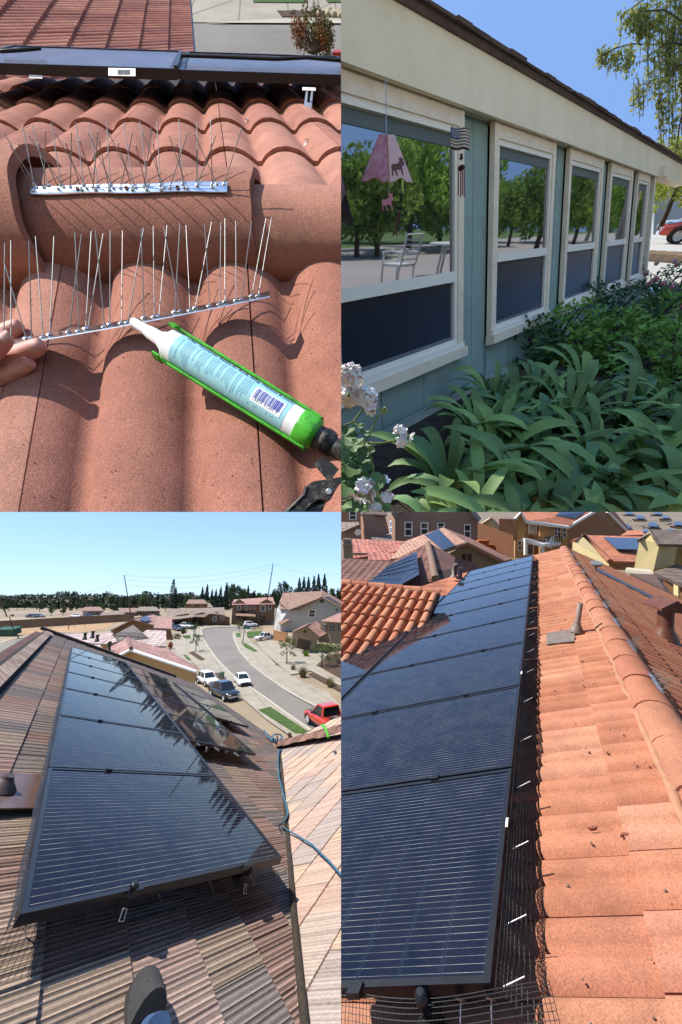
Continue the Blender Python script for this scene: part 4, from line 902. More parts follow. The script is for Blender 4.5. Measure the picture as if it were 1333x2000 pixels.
# the valley and the second slope on the right
valP = [f3.pt(x, y, RC3 - .01) for x, y in ((541, 1438), (547, 1470), (550, 1500), (558, 1600), (566, 1690), (573, 1790), (592, 1990), (600, 2060))]
vd = (valP[-2] - valP[1]).normalized()
f3b = Frame(valP[1], vd, cv(.86, .12, .34))
SH3B = shake('pale shake tile', [lin(234, 202, 180), lin(238, 208, 180), lin(218, 196, 180), lin(240, 212, 186), lin(230, 194, 176), lin(208, 190, 180), lin(242, 216, 186), lin(234, 200, 180)], (f3b.e1 * .80 - f3b.e2 * .62).normalized(), ribs=34, groove=.22, bd=.002)
te2 = (f3b.e1 * .62 + f3b.e2 * .78).normalized(); te1 = (f3b.e1 * .80 - f3b.e2 * .62).normalized()
ft = Frame(valP[1], te1, te2, f3b.n); tmb = shake_tile(ft, .42, .30, .02, .007, SH3B, ribs=6, amp=.25)
for i in range(-6, 18):
    for j in range(-14, 24):
        p = ft.at(.42 * i + (.21 if j % 2 else 0), .30 * j, .0)
        k_ = p - valP[1]; # keep what lies right of the valley
        m3 = Matrix((f3b.e1, f3b.e2, f3b.n)).transposed().inverted() @ (p + te1 * .2 + te2 * .15 - valP[1])
        dd = (p - CAM).dot(FW)
        if m3[1] < -.32 or m3[1] > 3.2 or m3[0] < -1.0 or m3[0] > 7.5 or dd < .3: continue
        x = CX + FPX * (p - CAM).dot(RT) / dd
        if x > 760: continue
        inst('tile', tmb, p + f3b.n * U(-.002, .004), roof3)
mb = MB(); mb.fbox(f3b, -1.2, 7.6, -.05, 3.4, -.10, -.012); obj('roof_deck', mb, MATS['roofing felt'], roof3)
mb = MB(); mb.tube([p + f3.n * .01 for p in valP], [.02] * len(valP), 6); obj('valley_debris', mb, mat('valley dirt', lin(70, 60, 50), 1, var=.4, scale=30), roof3)
# ridge of that slope, with the green line lying over it
r0, r1 = PX(541, 1454, (f3.inv(541, 1452, RC3))[2] * .97), PX(690, 1418, 5.6)
CAP3 = mat('brown ridge cap', lin(160, 122, 106), .9, var=.25, scale=9, rnd=.3, stain=lin(84, 66, 60), sscale=6)
for k in range(9):
    a, b = r0.lerp(r1, k / 9), r0.lerp(r1, (k + 1.08) / 9); mb = MB(); dv = (b - a).normalized(); sd = dv.cross(Vector((0, 0, 1))).normalized(); h_ = Vector((0, 0, 1)) * (.012 * (k % 2)); mb.prism([a - sd * .16 - Vector((0, 0, .05)) + h_, a - sd * .10 + Vector((0, 0, .035)) + h_, a + Vector((0, 0, .06)) + h_, a + sd * .10 + Vector((0, 0, .035)) + h_, a + sd * .16 - Vector((0, 0, .05)) + h_], b - a); obj('ridge_cap', mb, CAP3, roof3)
mb = MB(); slab(mb, [r0 - cv(0, 0, .1), r1 - cv(0, 0, .1), r1 - cv(0, 0, .55) - FW * .2, r0 - cv(0, 0, .42) - FW * .2], .06); obj('ridge_board', mb, MATS['roofing felt'], roof3)
# ---- the array
PM3 = panel_mat('blue-black solar glass', 12, 30, base=(.004, .006, .018), lw=.07, rough=.03, spec=.5, ior=1.14)
def row_y(k): return k * R3
tl = math.tan(math.radians(2.4)); f3t = Frame(f3.at(0, 0, -.71 * tl), f3.e1, f3.e2 + f3.n * tl)
for i in range(7): panel_row(f3t, i, i * R3, (i + 1) * R3, 0, 1.42, ['nearest solar panel in the street photo, with wire mesh below its front edge', 'second solar panel from the front of the left column', 'third solar panel from the front of the left column', 'fourth solar panel from the front of the left column', 'fifth solar panel from the front of the left column', 'sixth solar panel from the front of the left column', 'farthest solar panel at the top of the left column'][i], 'panels of the street roof array', PM3, (.28,) if i else (.3, .76))
for k, i in enumerate(range(2, 7)): panel_row(f3, i, i * R3 - .1, (i + 1) * R3 - .1, 1.46, 2.76, f'solar panel mirroring dark trees in the middle column, {ORD[k]} from the front', 'panels of the street roof array', PM3, (.3,))
for k, i in enumerate(range(3, 6)): panel_row(f3, i, i * R3 + .75, (i + 1) * R3 + .75, 2.86, 3.88, f'solar panel in the short right-hand column above the eave, {ORD[k]} from the front', 'panels of the street roof array', PM3, (.3,))
for k, (b, a0, a1) in enumerate(((.40, -.05, 8.8), (1.12, -.05, 8.8), (1.85, 2.38, 8.7), (2.45, 2.38, 8.7), (3.3, 4.5, 8.3))):
    e = thing('mounting_rail', f'black mounting rail under the street roof array, {ORD[k]} from the left', 'rail', f3.at(a0, b, RC3), 'rails under the street roof array')
    mb = MB(); mb.fbox(f3, a0 + .075, a1, b - .018, b + .018, -.085, -.035); obj('rail', mb, RAIL, e)
    mb = MB(); mb.lathe(f3.at(a0 + .045, b, -.025), f3.n, [(.012, 0), (.012, .025), (.017, .028), (.016, .038), (.008, .042)], 12); obj('end_bolt', mb, BLACK, e)
    for s_ in range(int((a1 - a0) / 1.3)):
        mb = MB(); mb.fbox(f3, a0 + .5 + 1.3 * s_, a0 + .57 + 1.3 * s_, b - .03, b + .03, RC3, -.1); obj('foot_bracket', mb, GALV, e)
    if k < 2:
        mb = MB(); hk = [f3.at(a0 + .03, b - .010, -.05), f3.at(a0 + .01, b - .013, -.075), f3.at(a0 + .01, b + .010, -.08), f3.at(a0 + .03, b + .010, -.055)]; mb.tube(hk + hk[:1], .0022, 5); obj('wire_hook', mb, STEEL, e)
# mesh below the front edge and along the left side
def sk3(s_, t): return f3.at(.006 - .075 * t ** 1.1 + .012 * math.sin(s_ * 6) * t, s_ + .02 * t * math.sin(s_ * 9), -.033 - t * .115 + .010 * math.sin(math.pi * t))
mb = MB(); mesh_strip(mb, sk3, .0009, [-.01 + .0165 * i for i in range(88)], [i / 13 for i in range(14)])
tag(obj('wire_mesh', mb, WIRE), 'black wire mesh hanging below the front edge of the nearest street-roof panel', 'wire mesh')
def sk3l(s_, t): return f3.at(s_ + .02 * math.sin(t * 5), -.002 - .010 * t + .003 * math.sin(s_ * 13), -.02 - t * .03)
mb = MB(); mesh_strip(mb, sk3l, .0009, [.02 * i for i in range(150)] + [3.0 + .045 * i for i in range(128)], [i / 9 for i in range(10)])
tag(obj('wire_mesh', mb, WIRE), 'black wire mesh along the left side of the street-roof array', 'wire mesh')
for k, (x, y, x2, y2) in enumerate(((171, 1750, 171, 1795), (304, 1729, 316, 1764), (407, 1714, 417, 1745), (483, 1703, 498, 1726), (530, 1695, 543, 1715), (57, 1776, 49, 1822))):
    p = f3.pt(x, y, -.06); q = f3.pt(x2, y2, -.15); clip(f3, p, (q - p).normalized(), f'silver pin clip under the front panel edge, {ORD[k]} from the left' if k < 5 else 'silver pin clip at the left corner of the front panel', 'clips under the front panel edge', (q - p).length, .0035)
for k, (x, y, x2, y2) in enumerate(((384, 1452, 388, 1455), (404, 1460, 403, 1465), (419, 1460, 425, 1464), (457, 1470, 463, 1474), (482, 1476, 486, 1480))):
    p = PX(x, y, 3.9 + .13 * k); q = PX(x2, y2, 3.9 + .13 * k); clip(f3, p, (q - p).normalized(), f'bright pin clip below the middle column, {ORD[k]} from the left', 'clips below the middle column', (q - p).length * 1.6, .010)
# vent flashing at the left edge
pv = f3.inv(4, 1530, RC3); e = thing('roof_vent', 'dark rubber vent boot on brown metal flashing at the left edge', 'roof vent', f3.at(pv[0], pv[1], RC3))
BRM = mat('brown flashing metal', lin(150, 118, 108), .38, var=.18, scale=14, metal=.35, stain=lin(100, 72, 66), sscale=9)
mb = MB(); slab(mb, [f3.pt(-40, 1512, RC3 + .024), f3.pt(81, 1511, RC3 + .024), f3.pt(73, 1577, RC3 + .024), f3.pt(-40, 1579, RC3 + .024)], .006); obj('flashing', mb, BRM, e)
pb = f3.pt(2, 1540, RC3 + .028); mb = MB(); mb.lathe(pb, f3.n, [(.075, 0), (.068, .010), (.040, .035), (.034, .045)], 20); obj('boot', mb, mat('dark rubber', lin(96, 80, 78), .6, var=.2, scale=20), e)
mb = MB(); mb.lathe(pb + f3.n * .03, f3.n, [(.028, 0), (.028, .03)], 14); obj('pipe', mb, MATS['dark rubber'], e)
# shoe and trouser cuff of the person taking the picture
sp = f3.pt(274, 1975, RC3 + .006); toe = f3.pt(277, 1920, RC3 + .006); fwd = (toe - sp).normalized(); lat = fwd.cross(f3.n).normalized(); nrm = f3.n
e = thing('person', 'person standing on the roof, only a dark grey canvas shoe and denim cuff showing', 'person', sp)
def shoe_pt(u, w, z): return sp + fwd * u * .95 + lat * w * 1.22 + nrm * z * .9
mb = MB(); sole = []
SL = [(.105, .012), (.095, .026), (.075, .036), (.045, .043), (.0, .044), (-.06, .038), (-.12, .034), (-.17, .032), (-.185, .02)]
out = [(u, w * 1.02) for u, w in SL] + [(u, -w * .95) for u, w in reversed(SL)]
mb.prism([shoe_pt(u, w, 0) for u, w in out], nrm * .022); obj('sole', mb, mat('dark rubber sole', lin(60, 58, 56), .8), e)
SHOE = mat('dark grey canvas', lin(70, 69, 68), .95, var=.2, scale=40, bump=.6, bscale=420, bdist=.0015)
mb = MB(); rows = []
for u, w, h in ((.103, .010, .022), (.092, .024, .038), (.07, .034, .052), (.035, .040, .062), (.0, .041, .072), (-.04, .039, .084), (-.08, .037, .098), (-.11, .036, .105)):
    rows.append([shoe_pt(u, w * math.cos(t * math.pi / 10), .02 + h * math.sin(t * math.pi / 10) ** .8 if 0 < t < 10 else .018) for t in range(11)])
mb.grid(rows, 0, True); mb.face(rows[0][::-1]); mb.face(rows[-1]); up_ = obj('upper', mb, SHOE, e)
mb = MB()
for u in (-.045, -.07, -.095): mb.tube([shoe_pt(u, -.014, .0855 - u * .18), shoe_pt(u - .008, 0, .099 - u * .18), shoe_pt(u, .014, .0855 - u * .18)], .0028, 6)
mb.tube([shoe_pt(-.05, .012, .098), shoe_pt(-.03, .026, .086), shoe_pt(-.045, .030, .082), shoe_pt(-.058, .014, .1)], .0022, 6); mb.tube([shoe_pt(-.05, -.008, .1), shoe_pt(-.035, -.022, .09), shoe_pt(-.06, -.02, .094)], .0022, 6); obj('laces', mb, mat('black lace', (.02, .02, .02), .8), e)
mb = MB(); mb.lathe(shoe_pt(-.125, .0, .03), (nrm * .55 - fwd * .85).normalized(), [(.020, 0), (.026, .03), (.034, .05), (.036, .12)], 18); obj('trouser_leg', mb, mat('blue denim', lin(70, 100, 140), .95, var=.25, scale=60, bump=.5, bscale=500, bdist=.001), e)
# blue rope along the valley
ROPE = mat('blue rope', lin(70, 130, 160), .7, var=.2, scale=60)
pa = [f3.pt(x, y, RC3 + .03) for x, y in ((517, 1426), (522, 1438), (535, 1449), (548, 1458), (556, 1462), (545, 1468), (543, 1490), (546, 1520), (560, 1575), (563, 1590), (556, 1603), (544, 1613))]
pb_ = [f3b.pt(x, y, .03) for x, y in ((546, 1614), (575, 1628), (610, 1650), (645, 1684), (672, 1715))]
mb = MB(); mb.tube(pa + pb_, [.016] * 6 + [.009] * 5 + [.006] * 6, 6); tag(obj('rope', mb, ROPE), 'blue rope snaking down the valley between the two roof slopes', 'rope')
loop = []
for t in range(30): loop.append(f3.pt(541 + (10 + 2 * math.sin(t)) * math.cos(t * .9), 1440 + 7 * math.sin(t * .9), RC3 + .06 + .02 * (t % 3)))
mb = MB(); mb.tube(loop, .013, 5); tag(obj('rope_coil', mb, ROPE), 'loose coil of blue rope at the head of the valley', 'rope')
mb = MB(); mb.tube([PX(631, 1416, 5.2), PX(637, 1425, 5.05), PX(642, 1440, 4.95)], .02, 6); tag(obj('green_line', mb, mat('green cord', lin(90, 200, 60), .7)), 'short bright green cord over the ridge cap', 'cord')

# ---- houses of the street
def D(x, y): return (gpt(x, y) - CAM).dot(FW)
WHST = mat('white stucco', lin(226, 222, 214), .95, var=.04, scale=.6); TANST = mat('tan stucco wall', lin(202, 178, 148), .95, var=.05, scale=.6); BRST = mat('brown stucco wall', lin(150, 116, 90), .95, var=.06, scale=.6); SANDST = mat('sand stucco', lin(226, 184, 130), .95, var=.05)
RB_ = tile_far('brownish roll tile', lin(168, 134, 116)); RP_ = tile_far('rose roll tile', lin(196, 150, 138)); RW_ = tile_far('sun-bleached rib tile', lin(214, 190, 182), per=.7, course=.9, dark=.9); RD_ = tile_far('dark slate rib tile', lin(130, 118, 112), per=.8, course=9, dark=.6); RG_ = tile_far('grey brown tile', lin(160, 142, 126))
GAR = mat('brown garage door', lin(112, 92, 76), .7, var=.05); SHUT = mat('dark shutter', lin(80, 82, 74), .7)
d = D(560, 1233)
H = House('white two-storey house with tall plain side wall and brown tile roof', gpt(560, 1233))
w = H.wall([(548, 1234, d), (549, 1214, d), (566, 1190, d), (584, 1189, d), (628, 1165, d * 1.0), (643, 1164, d), (675, 1185, d), (690, 1196, d), (690, 1232, d), (624, 1232, d)], WHST)
H.win(w, 603.5, 1191, 618, 1205.5, sk=-.12); H.win(w, 626, 1171, 633, 1177, pm=SHUT, fm=SHUT); H.win(w, 655, 1188, 661, 1195)
w = H.wall([(533, 1235, d * 1.05), (539, 1190, d * 1.05), (546, 1180, d * 1.05), (566, 1189, d), (549, 1214, d), (548, 1234, d)], WHST); H.win(w, 541, 1192, 548, 1207, sk=-.1); H.quad(w, 'garage_door', [(536, 1224), (546, 1227), (545, 1234), (535, 1234)], GAR)
H.roof([(562, 1191, d * .985), (584, 1191, d * .985), (629, 1165, d * .985), (632, 1154, d * 1.1), (553, 1158, d * 1.12), (546, 1176, d * 1.04)], RB_); H.roof([(627, 1166, d * .985), (692, 1200, d * .985), (692, 1186, d * 1.05), (632, 1154, d * 1.1)], RB_); H.roof([(546, 1190, d * 1.02), (562, 1190, d * .99), (560, 1174, d * 1.04), (547, 1176, d * 1.06)], RB_)
H.roof([(543, 1216, d), (551, 1219, d * .98), (566, 1210, d * .98), (558, 1206, d * 1.02)], RB_)
d2 = D(600, 1272)
H = House('tan house with shuttered windows and a gabled garage on the right of the street', gpt(600, 1272))
wg = H.wall([(571, 1264, d2), (572, 1233, d2), (599, 1222, d2), (625, 1243, d2), (612, 1274, d2)], TANST); H.quad(wg, 'garage_door', [(583, 1246), (609, 1252), (603, 1271), (579, 1265)], GAR); H.win(wg, 594, 1231, 598, 1236, fm=SHUT, pm=SHUT)
H.roof([(625, 1244, d2 * .97), (643, 1235, d2 * 1.05), (618, 1213, d2 * 1.1), (599, 1221, d2 * .98)], RP_); H.roof([(571, 1234, d2 * .97), (599, 1221, d2 * .97), (618, 1213, d2 * 1.1), (592, 1222, d2 * 1.12)], RP_)
w = H.wall([(622, 1254, d2 * 1.04), (627, 1213, d2 * 1.04), (700, 1218, d2 * 1.0), (700, 1262, d2 * 1.0)], TANST)
for x in (631, 645, 661):
    H.win(w, x + 2, 1219 + (x - 631) * .12, x + 6, 1232 + (x - 631) * .12); H.quad(w, 'shutter', [(x, 1219), (x + 1.6, 1219), (x + 1, 1232), (x - .6, 1232)], SHUT, .03); H.quad(w, 'shutter', [(x + 6.4, 1220), (x + 8, 1220), (x + 7.4, 1233), (x + 5.8, 1233)], SHUT, .03)
H.roof([(626, 1213, d2 * 1.02), (700, 1218, d2 * .97), (712, 1182, d2 * 1.1), (690, 1186, d2 * 1.15)], RP_)
wallrun('garden_wall', 'orange-brown garden wall beside the gabled garage', 'wall', (534, 1251), (560, 1257), 2.3, mat('orange brown wall', lin(190, 138, 92), .9, var=.08))
d3 = D(480, 1220)
H = House('brown two-storey house facing the far end of the street', gpt(480, 1220))
w = H.wall([(452, 1221, d3), (455, 1179, d3), (468, 1170, d3), (482, 1180, d3), (503, 1180, d3), (521, 1170, d3), (537, 1179, d3), (536, 1212, d3), (520, 1222, d3)], BRST)
for a in ((464, 1183, 471, 1191), (479, 1184, 484, 1190.5), (487, 1184, 491, 1190.5), (496, 1184, 499.5, 1190), (509, 1182, 519, 1194), (525, 1180, 531, 1190)): H.win(w, *a, bars=0)
H.quad(w, 'garage_door', [(506, 1203), (521, 1203), (519, 1216), (506, 1216)], GAR)
H.roof([(453, 1181, d3 * .99), (538, 1180, d3 * .99), (533, 1166, d3 * 1.08), (457, 1171, d3 * 1.08)], RP_); H.roof([(460, 1202, d3 * .97), (500, 1204, d3 * .97), (498, 1197, d3), (463, 1196, d3)], RB_)
d4 = D(420, 1221)
H = House('brown one-storey house with arched porch where the street bends', gpt(420, 1221))
w = H.wall([(370, 1219, d4), (372, 1203, d4), (395, 1196, d4), (410, 1200, d4), (424, 1195, d4), (440, 1204, d4), (449, 1206, d4), (448, 1221, d4)], BRST); H.win(w, 416, 1204, 423, 1213, bars=0); H.win(w, 432, 1202, 438, 1210, bars=0); H.quad(w, 'garage_door', [(379, 1208), (396, 1207), (397, 1218), (380, 1219)], GAR)
H.roof([(369, 1204, d4 * .98), (400, 1205, d4 * .98), (410, 1198, d4 * .99), (441, 1201, d4 * .98), (438, 1186, d4 * 1.1), (372, 1188, d4 * 1.1)], RG_)
d5 = D(345, 1224)
H = House('grey-roofed low house on the left before the street bend', gpt(345, 1224)); H.wall([(325, 1226, d5), (327, 1208, d5), (345, 1202, d5), (368, 1198, d5), (376, 1208, d5), (374, 1222, d5)], BRST); H.roof([(322, 1210, d5 * .97), (348, 1209, d5 * .97), (378, 1205, d5 * .97), (366, 1190, d5 * 1.08), (330, 1188, d5 * 1.1)], RG_)
d6 = 62
H = House('brown gabled house with a pale solar panel on its roof', gpt(300, 1245)); H.wall([(217, 1246, d6), (218, 1232, d6), (262, 1210, d6), (332, 1228, d6), (338, 1250, d6)], BRST); H.roof([(262, 1210, d6 * .98), (333, 1229, d6 * .98), (334, 1213, d6 * 1.12), (300, 1200, d6 * 1.15)], RP_); H.roof([(216, 1233, d6 * .98), (262, 1210, d6 * .98), (300, 1200, d6 * 1.15), (256, 1215, d6 * 1.16)], RP_); w = H.roof([(300, 1226, d6 * .94), (336, 1228, d6 * .94), (337, 1205, d6 * 1.1), (310, 1204, d6 * 1.1)], RP_)
e = thing('solar_panel', 'pale glinting solar panel on the brown gabled house', 'solar panel', PX(285, 1208, d6)); mb = MB(); slab(mb, [PX(272, 1210, d6 * .97), PX(286, 1214, d6 * .97), PX(297, 1207, d6 * 1.03), PX(283, 1203, d6 * 1.03)], .1); obj('panel_body', mb, panel_mat('pale solar glass', 6, 6, rough=.15), e)
d7 = 44
H = House('house with a dark ribbed gable roof among sun-bleached roofs', gpt(240, 1275)); H.roof([(194, 1260, d7 * .96), (232, 1253, d7 * .98), (222, 1240, d7 * 1.05)], RW_); H.roof([(222, 1241, d7 * 1.02), (290, 1245, d7 * .99), (260, 1220, d7 * 1.1)], RD_); H.roof([(232, 1254, d7 * .96), (290, 1246, d7 * .99), (224, 1241, d7 * 1.03)], RD_); H.wall([(200, 1272, d7), (200, 1257, d7), (230, 1254, d7), (232, 1272, d7)], SANDST); H.roof([(255, 1262, d7 * .9), (325, 1262, d7 * .92), (325, 1232, d7 * 1.08), (288, 1230, d7 * 1.08), (262, 1246, d7 * 1.0)], RW_)
H = House('low house under a wide sun-bleached ribbed roof', gpt(140, 1275)); H.roof([(190, 1276, d7 * .88), (150, 1268, d7 * .9), (92, 1250, d7 * .98), (105, 1239, d7 * 1.1), (222, 1236, d7 * 1.1), (215, 1246, d7 * 1.02), (198, 1258, d7 * .96)], RW_)
for k, (x, y) in enumerate(((181, 1243), (166, 1246), (190, 1250))): mb = MB(); p = PX(x, y, d7 * .96); mb.lathe(p, (0, 0, 1), [(.25, -.2), (.2, .1), (.16, .12), (.16, .5), (.24, .52), (.2, .6)], 10); tag(obj('roof_vent', mb, DARKP), f'small dark vent on the wide sun-bleached roof, {ORD[k]} of three', 'roof vent', 'vents on the bleached roof')
d8 = 30
H = House('sand-coloured gabled building with rose tile roof just beyond our eave', gpt(330, 1330))
w = H.wall([(222, 1300, d8), (224, 1284, d8), (254, 1268, d8), (384, 1310, d8), (377, 1345, d8), (300, 1345, d8)], SANDST); H.win(w, 251, 1288, 260, 1296, fm=WHITEP, pm=WHITEP, sk=0)
H.roof([(193, 1276, d8 * 1.02), (224, 1286, d8 * .97), (256, 1267, d8 * .97), (249, 1246, d8 * 1.14)], RP_); H.roof([(255, 1267, d8 * .97), (383, 1311, d8 * .97), (386, 1304, d8 * 1.03), (333, 1271, d8 * 1.12), (250, 1246, d8 * 1.14)], RP_)
mb = MB(); mb.tube([PX(222, 1287, d8 * .965), PX(255, 1269, d8 * .965), PX(384, 1312, d8 * .965)], .14, 6); obj('fascia', mb, WHITEP, H.e); mb = MB(); mb.tube([PX(250, 1246, d8 * 1.13), PX(256, 1266, d8 * .96)], .14, 7); obj('ridge_caps', mb, RP_, H.e)
mb = MB(); p = PX(213, 1270, d8 * 1.0); mb.lathe(p, (0, 0, 1), [(.2, -.2), (.15, .1), (.12, .12), (.12, .5), (.2, .55), (.1, .7)], 8); tag(obj('roof_vent', mb, DARKP), 'dark turbine vent on the rose tile roof', 'roof vent')
# distant houses along the wall
for k, (x, y, w_, m) in enumerate(((45, 1211, 46, RG_), (88, 1211, 40, RG_), (125, 1209, 36, RB_), (170, 1208, 52, RP_), (222, 1207, 54, RG_), (20, 1212, 30, RB_), (290, 1196, 44, RG_), (182, 1196, 40, RB_), (385, 1182, 40, RB_), (400, 1189, 30, RG_), (250, 1199, 36, RB_))):
    dd = 150 + 6 * (k % 4); p = PX(x, y + 2, dd); p.z = gz(p.y); yb = CY - FPX * (p - CAM).dot(UP) / (p - CAM).dot(FW)
    H = House(f'distant one-storey house along the tree line, {ORD[k]} of the row', p, group='distant houses along the tree line'); hw = w_ / 2
    w = H.wall([(x - hw, y + 5, dd), (x - hw, y - 4, dd), (x + hw, y - 4, dd), (x + hw, y + 5, dd)], (TANST, WHST, BRST)[k % 3]); H.win(w, x - hw * .5, y - 1, x - hw * .3, y + 3, bars=0); H.win(w, x + hw * .3, y - 1, x + hw * .55, y + 3, bars=0)
    H.roof([(x - hw - 2, y - 3, dd * .98), (x + hw + 2, y - 3, dd * .98), (x + hw * .7, y - 11, dd * 1.06), (x - hw * .8, y - 11, dd * 1.06)], m, .3)
# poles and wires
POLE = mat('weathered pole', lin(110, 84, 66), .95, var=.2)
def pole(label, bx, by, tx, ty, dd, r=.18):
    a, b = PX(bx, by, dd), PX(tx, ty, dd); e = thing('utility_pole', label, 'pole', a); mb = MB(); mb.tube([a, b], [r, r * .7], 8); obj('mast', mb, POLE, e); return b
t1 = pole('leaning utility pole standing left of centre behind the roofs', 257, 1208, 243, 1123, 125); t2 = pole('leaning utility pole above the two-storey houses', 523, 1170, 534, 1101, 125); t3 = pole('utility pole cut by the left edge', 14, 1205, -3, 1156, 125)
for k, (p, q) in enumerate(((t1, t2), (t1, t2), (t1, t2), (t2, PX(720, 1106, 125)), (t3, t1))):
    o_ = Vector((0, 0, -(k % 3) * 1.5)); sag = 2.5 + k * .3; mb = MB(); mb.tube([p.lerp(q, i / 14) + o_ - Vector((0, 0, sag * 4 * (i / 14) * (1 - i / 14))) for i in range(15)], .035, 4); tag(obj('power_line', mb, mat('grey cable', lin(150, 155, 160), .7)), ['topmost power line between the two leaning poles', 'middle power line between the two leaning poles', 'lowest power line between the two leaning poles', 'power line running off to the right', 'power line running to the left-edge pole'][k], 'cable')
g = gpt(474, 1256); b = PX(480, 1219, (g - CAM).dot(FW)); e = thing('street_lamp', 'dark street lamp post with a green street sign by the driveway', 'street lamp', g); mb = MB(); mb.tube([g, g + (b - g) * .2, b], [.16, .1, .07], 8); obj('post', mb, DARKP, e); mb = MB(); c = g + (b - g) * .80; mb.box(c + Vector((.5, 0, 0)), (.9, 0, 0), (0, .03, 0), (0, 0, .2)); obj('street_sign', mb, mat('green sign', lin(40, 130, 90), .5), e); mb = MB(); mb.lathe(b, (0, 0, 1), [(.2, -.1), (.28, .3), (.1, .6)], 8); obj('lantern', mb, WHITEP, e)
g = gpt(37, 1247); dd = (g - CAM).dot(FW); e = thing('street_lamp', 'grey street lamp with curved arm by the side street at far left', 'street lamp', g); mb = MB(); mb.tube([g, PX(25, 1225, dd), PX(19, 1205, dd), PX(21, 1200, dd), PX(25, 1201, dd)], [.14, .1, .09, .08, .08], 7); obj('post', mb, DARKP, e); mb = MB(); mb.sphere(PX(25, 1202, dd), .3, 8, 5); obj('lantern', mb, DARKP, e)
# skip at the left edge
g = gpt(8, 1243); dd = (g - CAM).dot(FW); e = thing('skip_bin', 'dark green open-topped waste skip at the left edge', 'skip', g); SK = mat('green skip paint', lin(34, 92, 66), .6, var=.15); mb = MB(); slab(mb, [PX(-10, 1243, dd), PX(28, 1241, dd), PX(26, 1230, dd), PX(-10, 1231, dd)], 2.4); obj('bin_body', mb, SK, e); mb = MB(); slab(mb, [PX(-10, 1232.5, dd - .2), PX(27, 1231.5, dd - .2), PX(27, 1229.5, dd - .2), PX(-10, 1230, dd - .2)], 2.8); obj('rim', mb, SK, e)
mb = MB()
for x, y in ((92, 1229), (100, 1227), (133, 1228), (134, 1231), (166, 1227), (146, 1226)): p = gpt(x, y); mb.tube([p, p + Vector((0, 0, 1.6))], .07, 4)
o = obj('survey_stakes', mb, mat('red stakes', lin(190, 90, 70), .8)); o['kind'] = 'stuff'; tag(o, 'row of thin red survey stakes on the building land', 'stakes')
# ---- vehicles
WHT = carpaint('white car paint', (.70, .70, .69)); REDP = carpaint('red truck paint', (.52, .035, .012)); BLKP = carpaint('black car paint', (.012, .014, .02)); SILV = carpaint('silver car paint', (.45, .47, .5)); BLUEP = carpaint('dark blue car paint', (.02, .03, .07))
def car_at(px, py, px2, py2, *a, **k): g = gpt(px, py, .05); g2 = gpt(px2, py2, .05); return vehicle(a[0], a[1], g, g2 - g, (0, 0, 1), *a[2:], **k)
car_at(473, 1336, 500, 1362, 'white sedan driving along the grey street', 'sedan', WHT)
car_at(640, 1424, 596, 1397, 'red pickup truck with black bonnet parked at the kerb', 'pickup', REDP, 'truck', hood=BLKP, name='pickup_truck', k=1.18)
car_at(405, 1336, 440, 1352, 'white estate car parked left of the dark truck', 'suv', WHT, k=.95)
car_at(437, 1362, 475, 1378, 'black pickup truck seen over the edge of our roof', 'crew', BLKP, 'truck', name='pickup_truck', k=1.0)
car_at(517, 1250, 480, 1256, 'white pickup truck parked across the wide driveway', 'crew', WHT, 'truck', name='pickup_truck')
car_at(489, 1224, 520, 1223, 'white estate car crossing at the far end of the street', 'suv', WHT)
car_at(362, 1227, 390, 1229, 'white pickup truck among the parked cars at the left of the bend', 'crew', WHT, 'truck', name='pickup_truck')
car_at(347, 1231, 370, 1236, 'dark blue car parked nearest in the left group', 'sedan', BLUEP); car_at(343, 1226, 366, 1231, 'dark car parked behind the blue one in the left group', 'suv', BLKP)
mb = MB()
for k, (x, y, m) in enumerate(((62, 1212.5, BLKP), (74, 1212, BLUEP), (148, 1210, WHT), (170, 1209.5, BLKP))): p = PX(x, y, 146); p.z = gz(p.y); vehicle(f'distant parked car in front of the tree-line houses, {ORD[k]} from the left', 'sedan', p, (1, .1 * k, 0), (0, 0, 1), m, group='distant parked cars')
mb = MB(); p = PX(621, 1404.5, 1) ; tr = [o for o in COLS[3].objects if o.name.startswith('pickup_truck') and o.get('label', '').startswith('red')][0]
gX = (gpt(596, 1397) - gpt(640, 1424)).normalized(); gY = Vector((0, 0, 1)).cross(gX); s_ = 1 if gY.dot(CAM - tr.location) > 0 else -1
mb.box(tr.location + gX * .65 + gY * s_ * .965 + Vector((0, 0, .86)), gX * .36, gY * .008, Vector((0, 0, .2))); dec = obj('door_decal', mb, WHITEP, tr)
mb = MB(); mb.box(tr.location + gX * .65 + gY * s_ * .975 + Vector((0, 0, .86)), gX * .22, gY * .004, Vector((0, 0, .09))); obj('decal_print', mb, mat('decal ink', lin(60, 60, 70), .6), dec)
mb = MB(); [mb.box(tr.location - gX * (1.2 + .35 * i) + Vector((0, 0, 1.26)) + gY * U(-.4, .4), gX * .16, gY * .2, Vector((0, 0, .12))) for i in range(4)]; o = obj('tool_bags', mb, mat('grey load', lin(120, 124, 140), .8, var=.3, scale=4)); o['kind'] = 'stuff'; tag(o, 'grey load of bags in the bed of the red pickup', 'load')
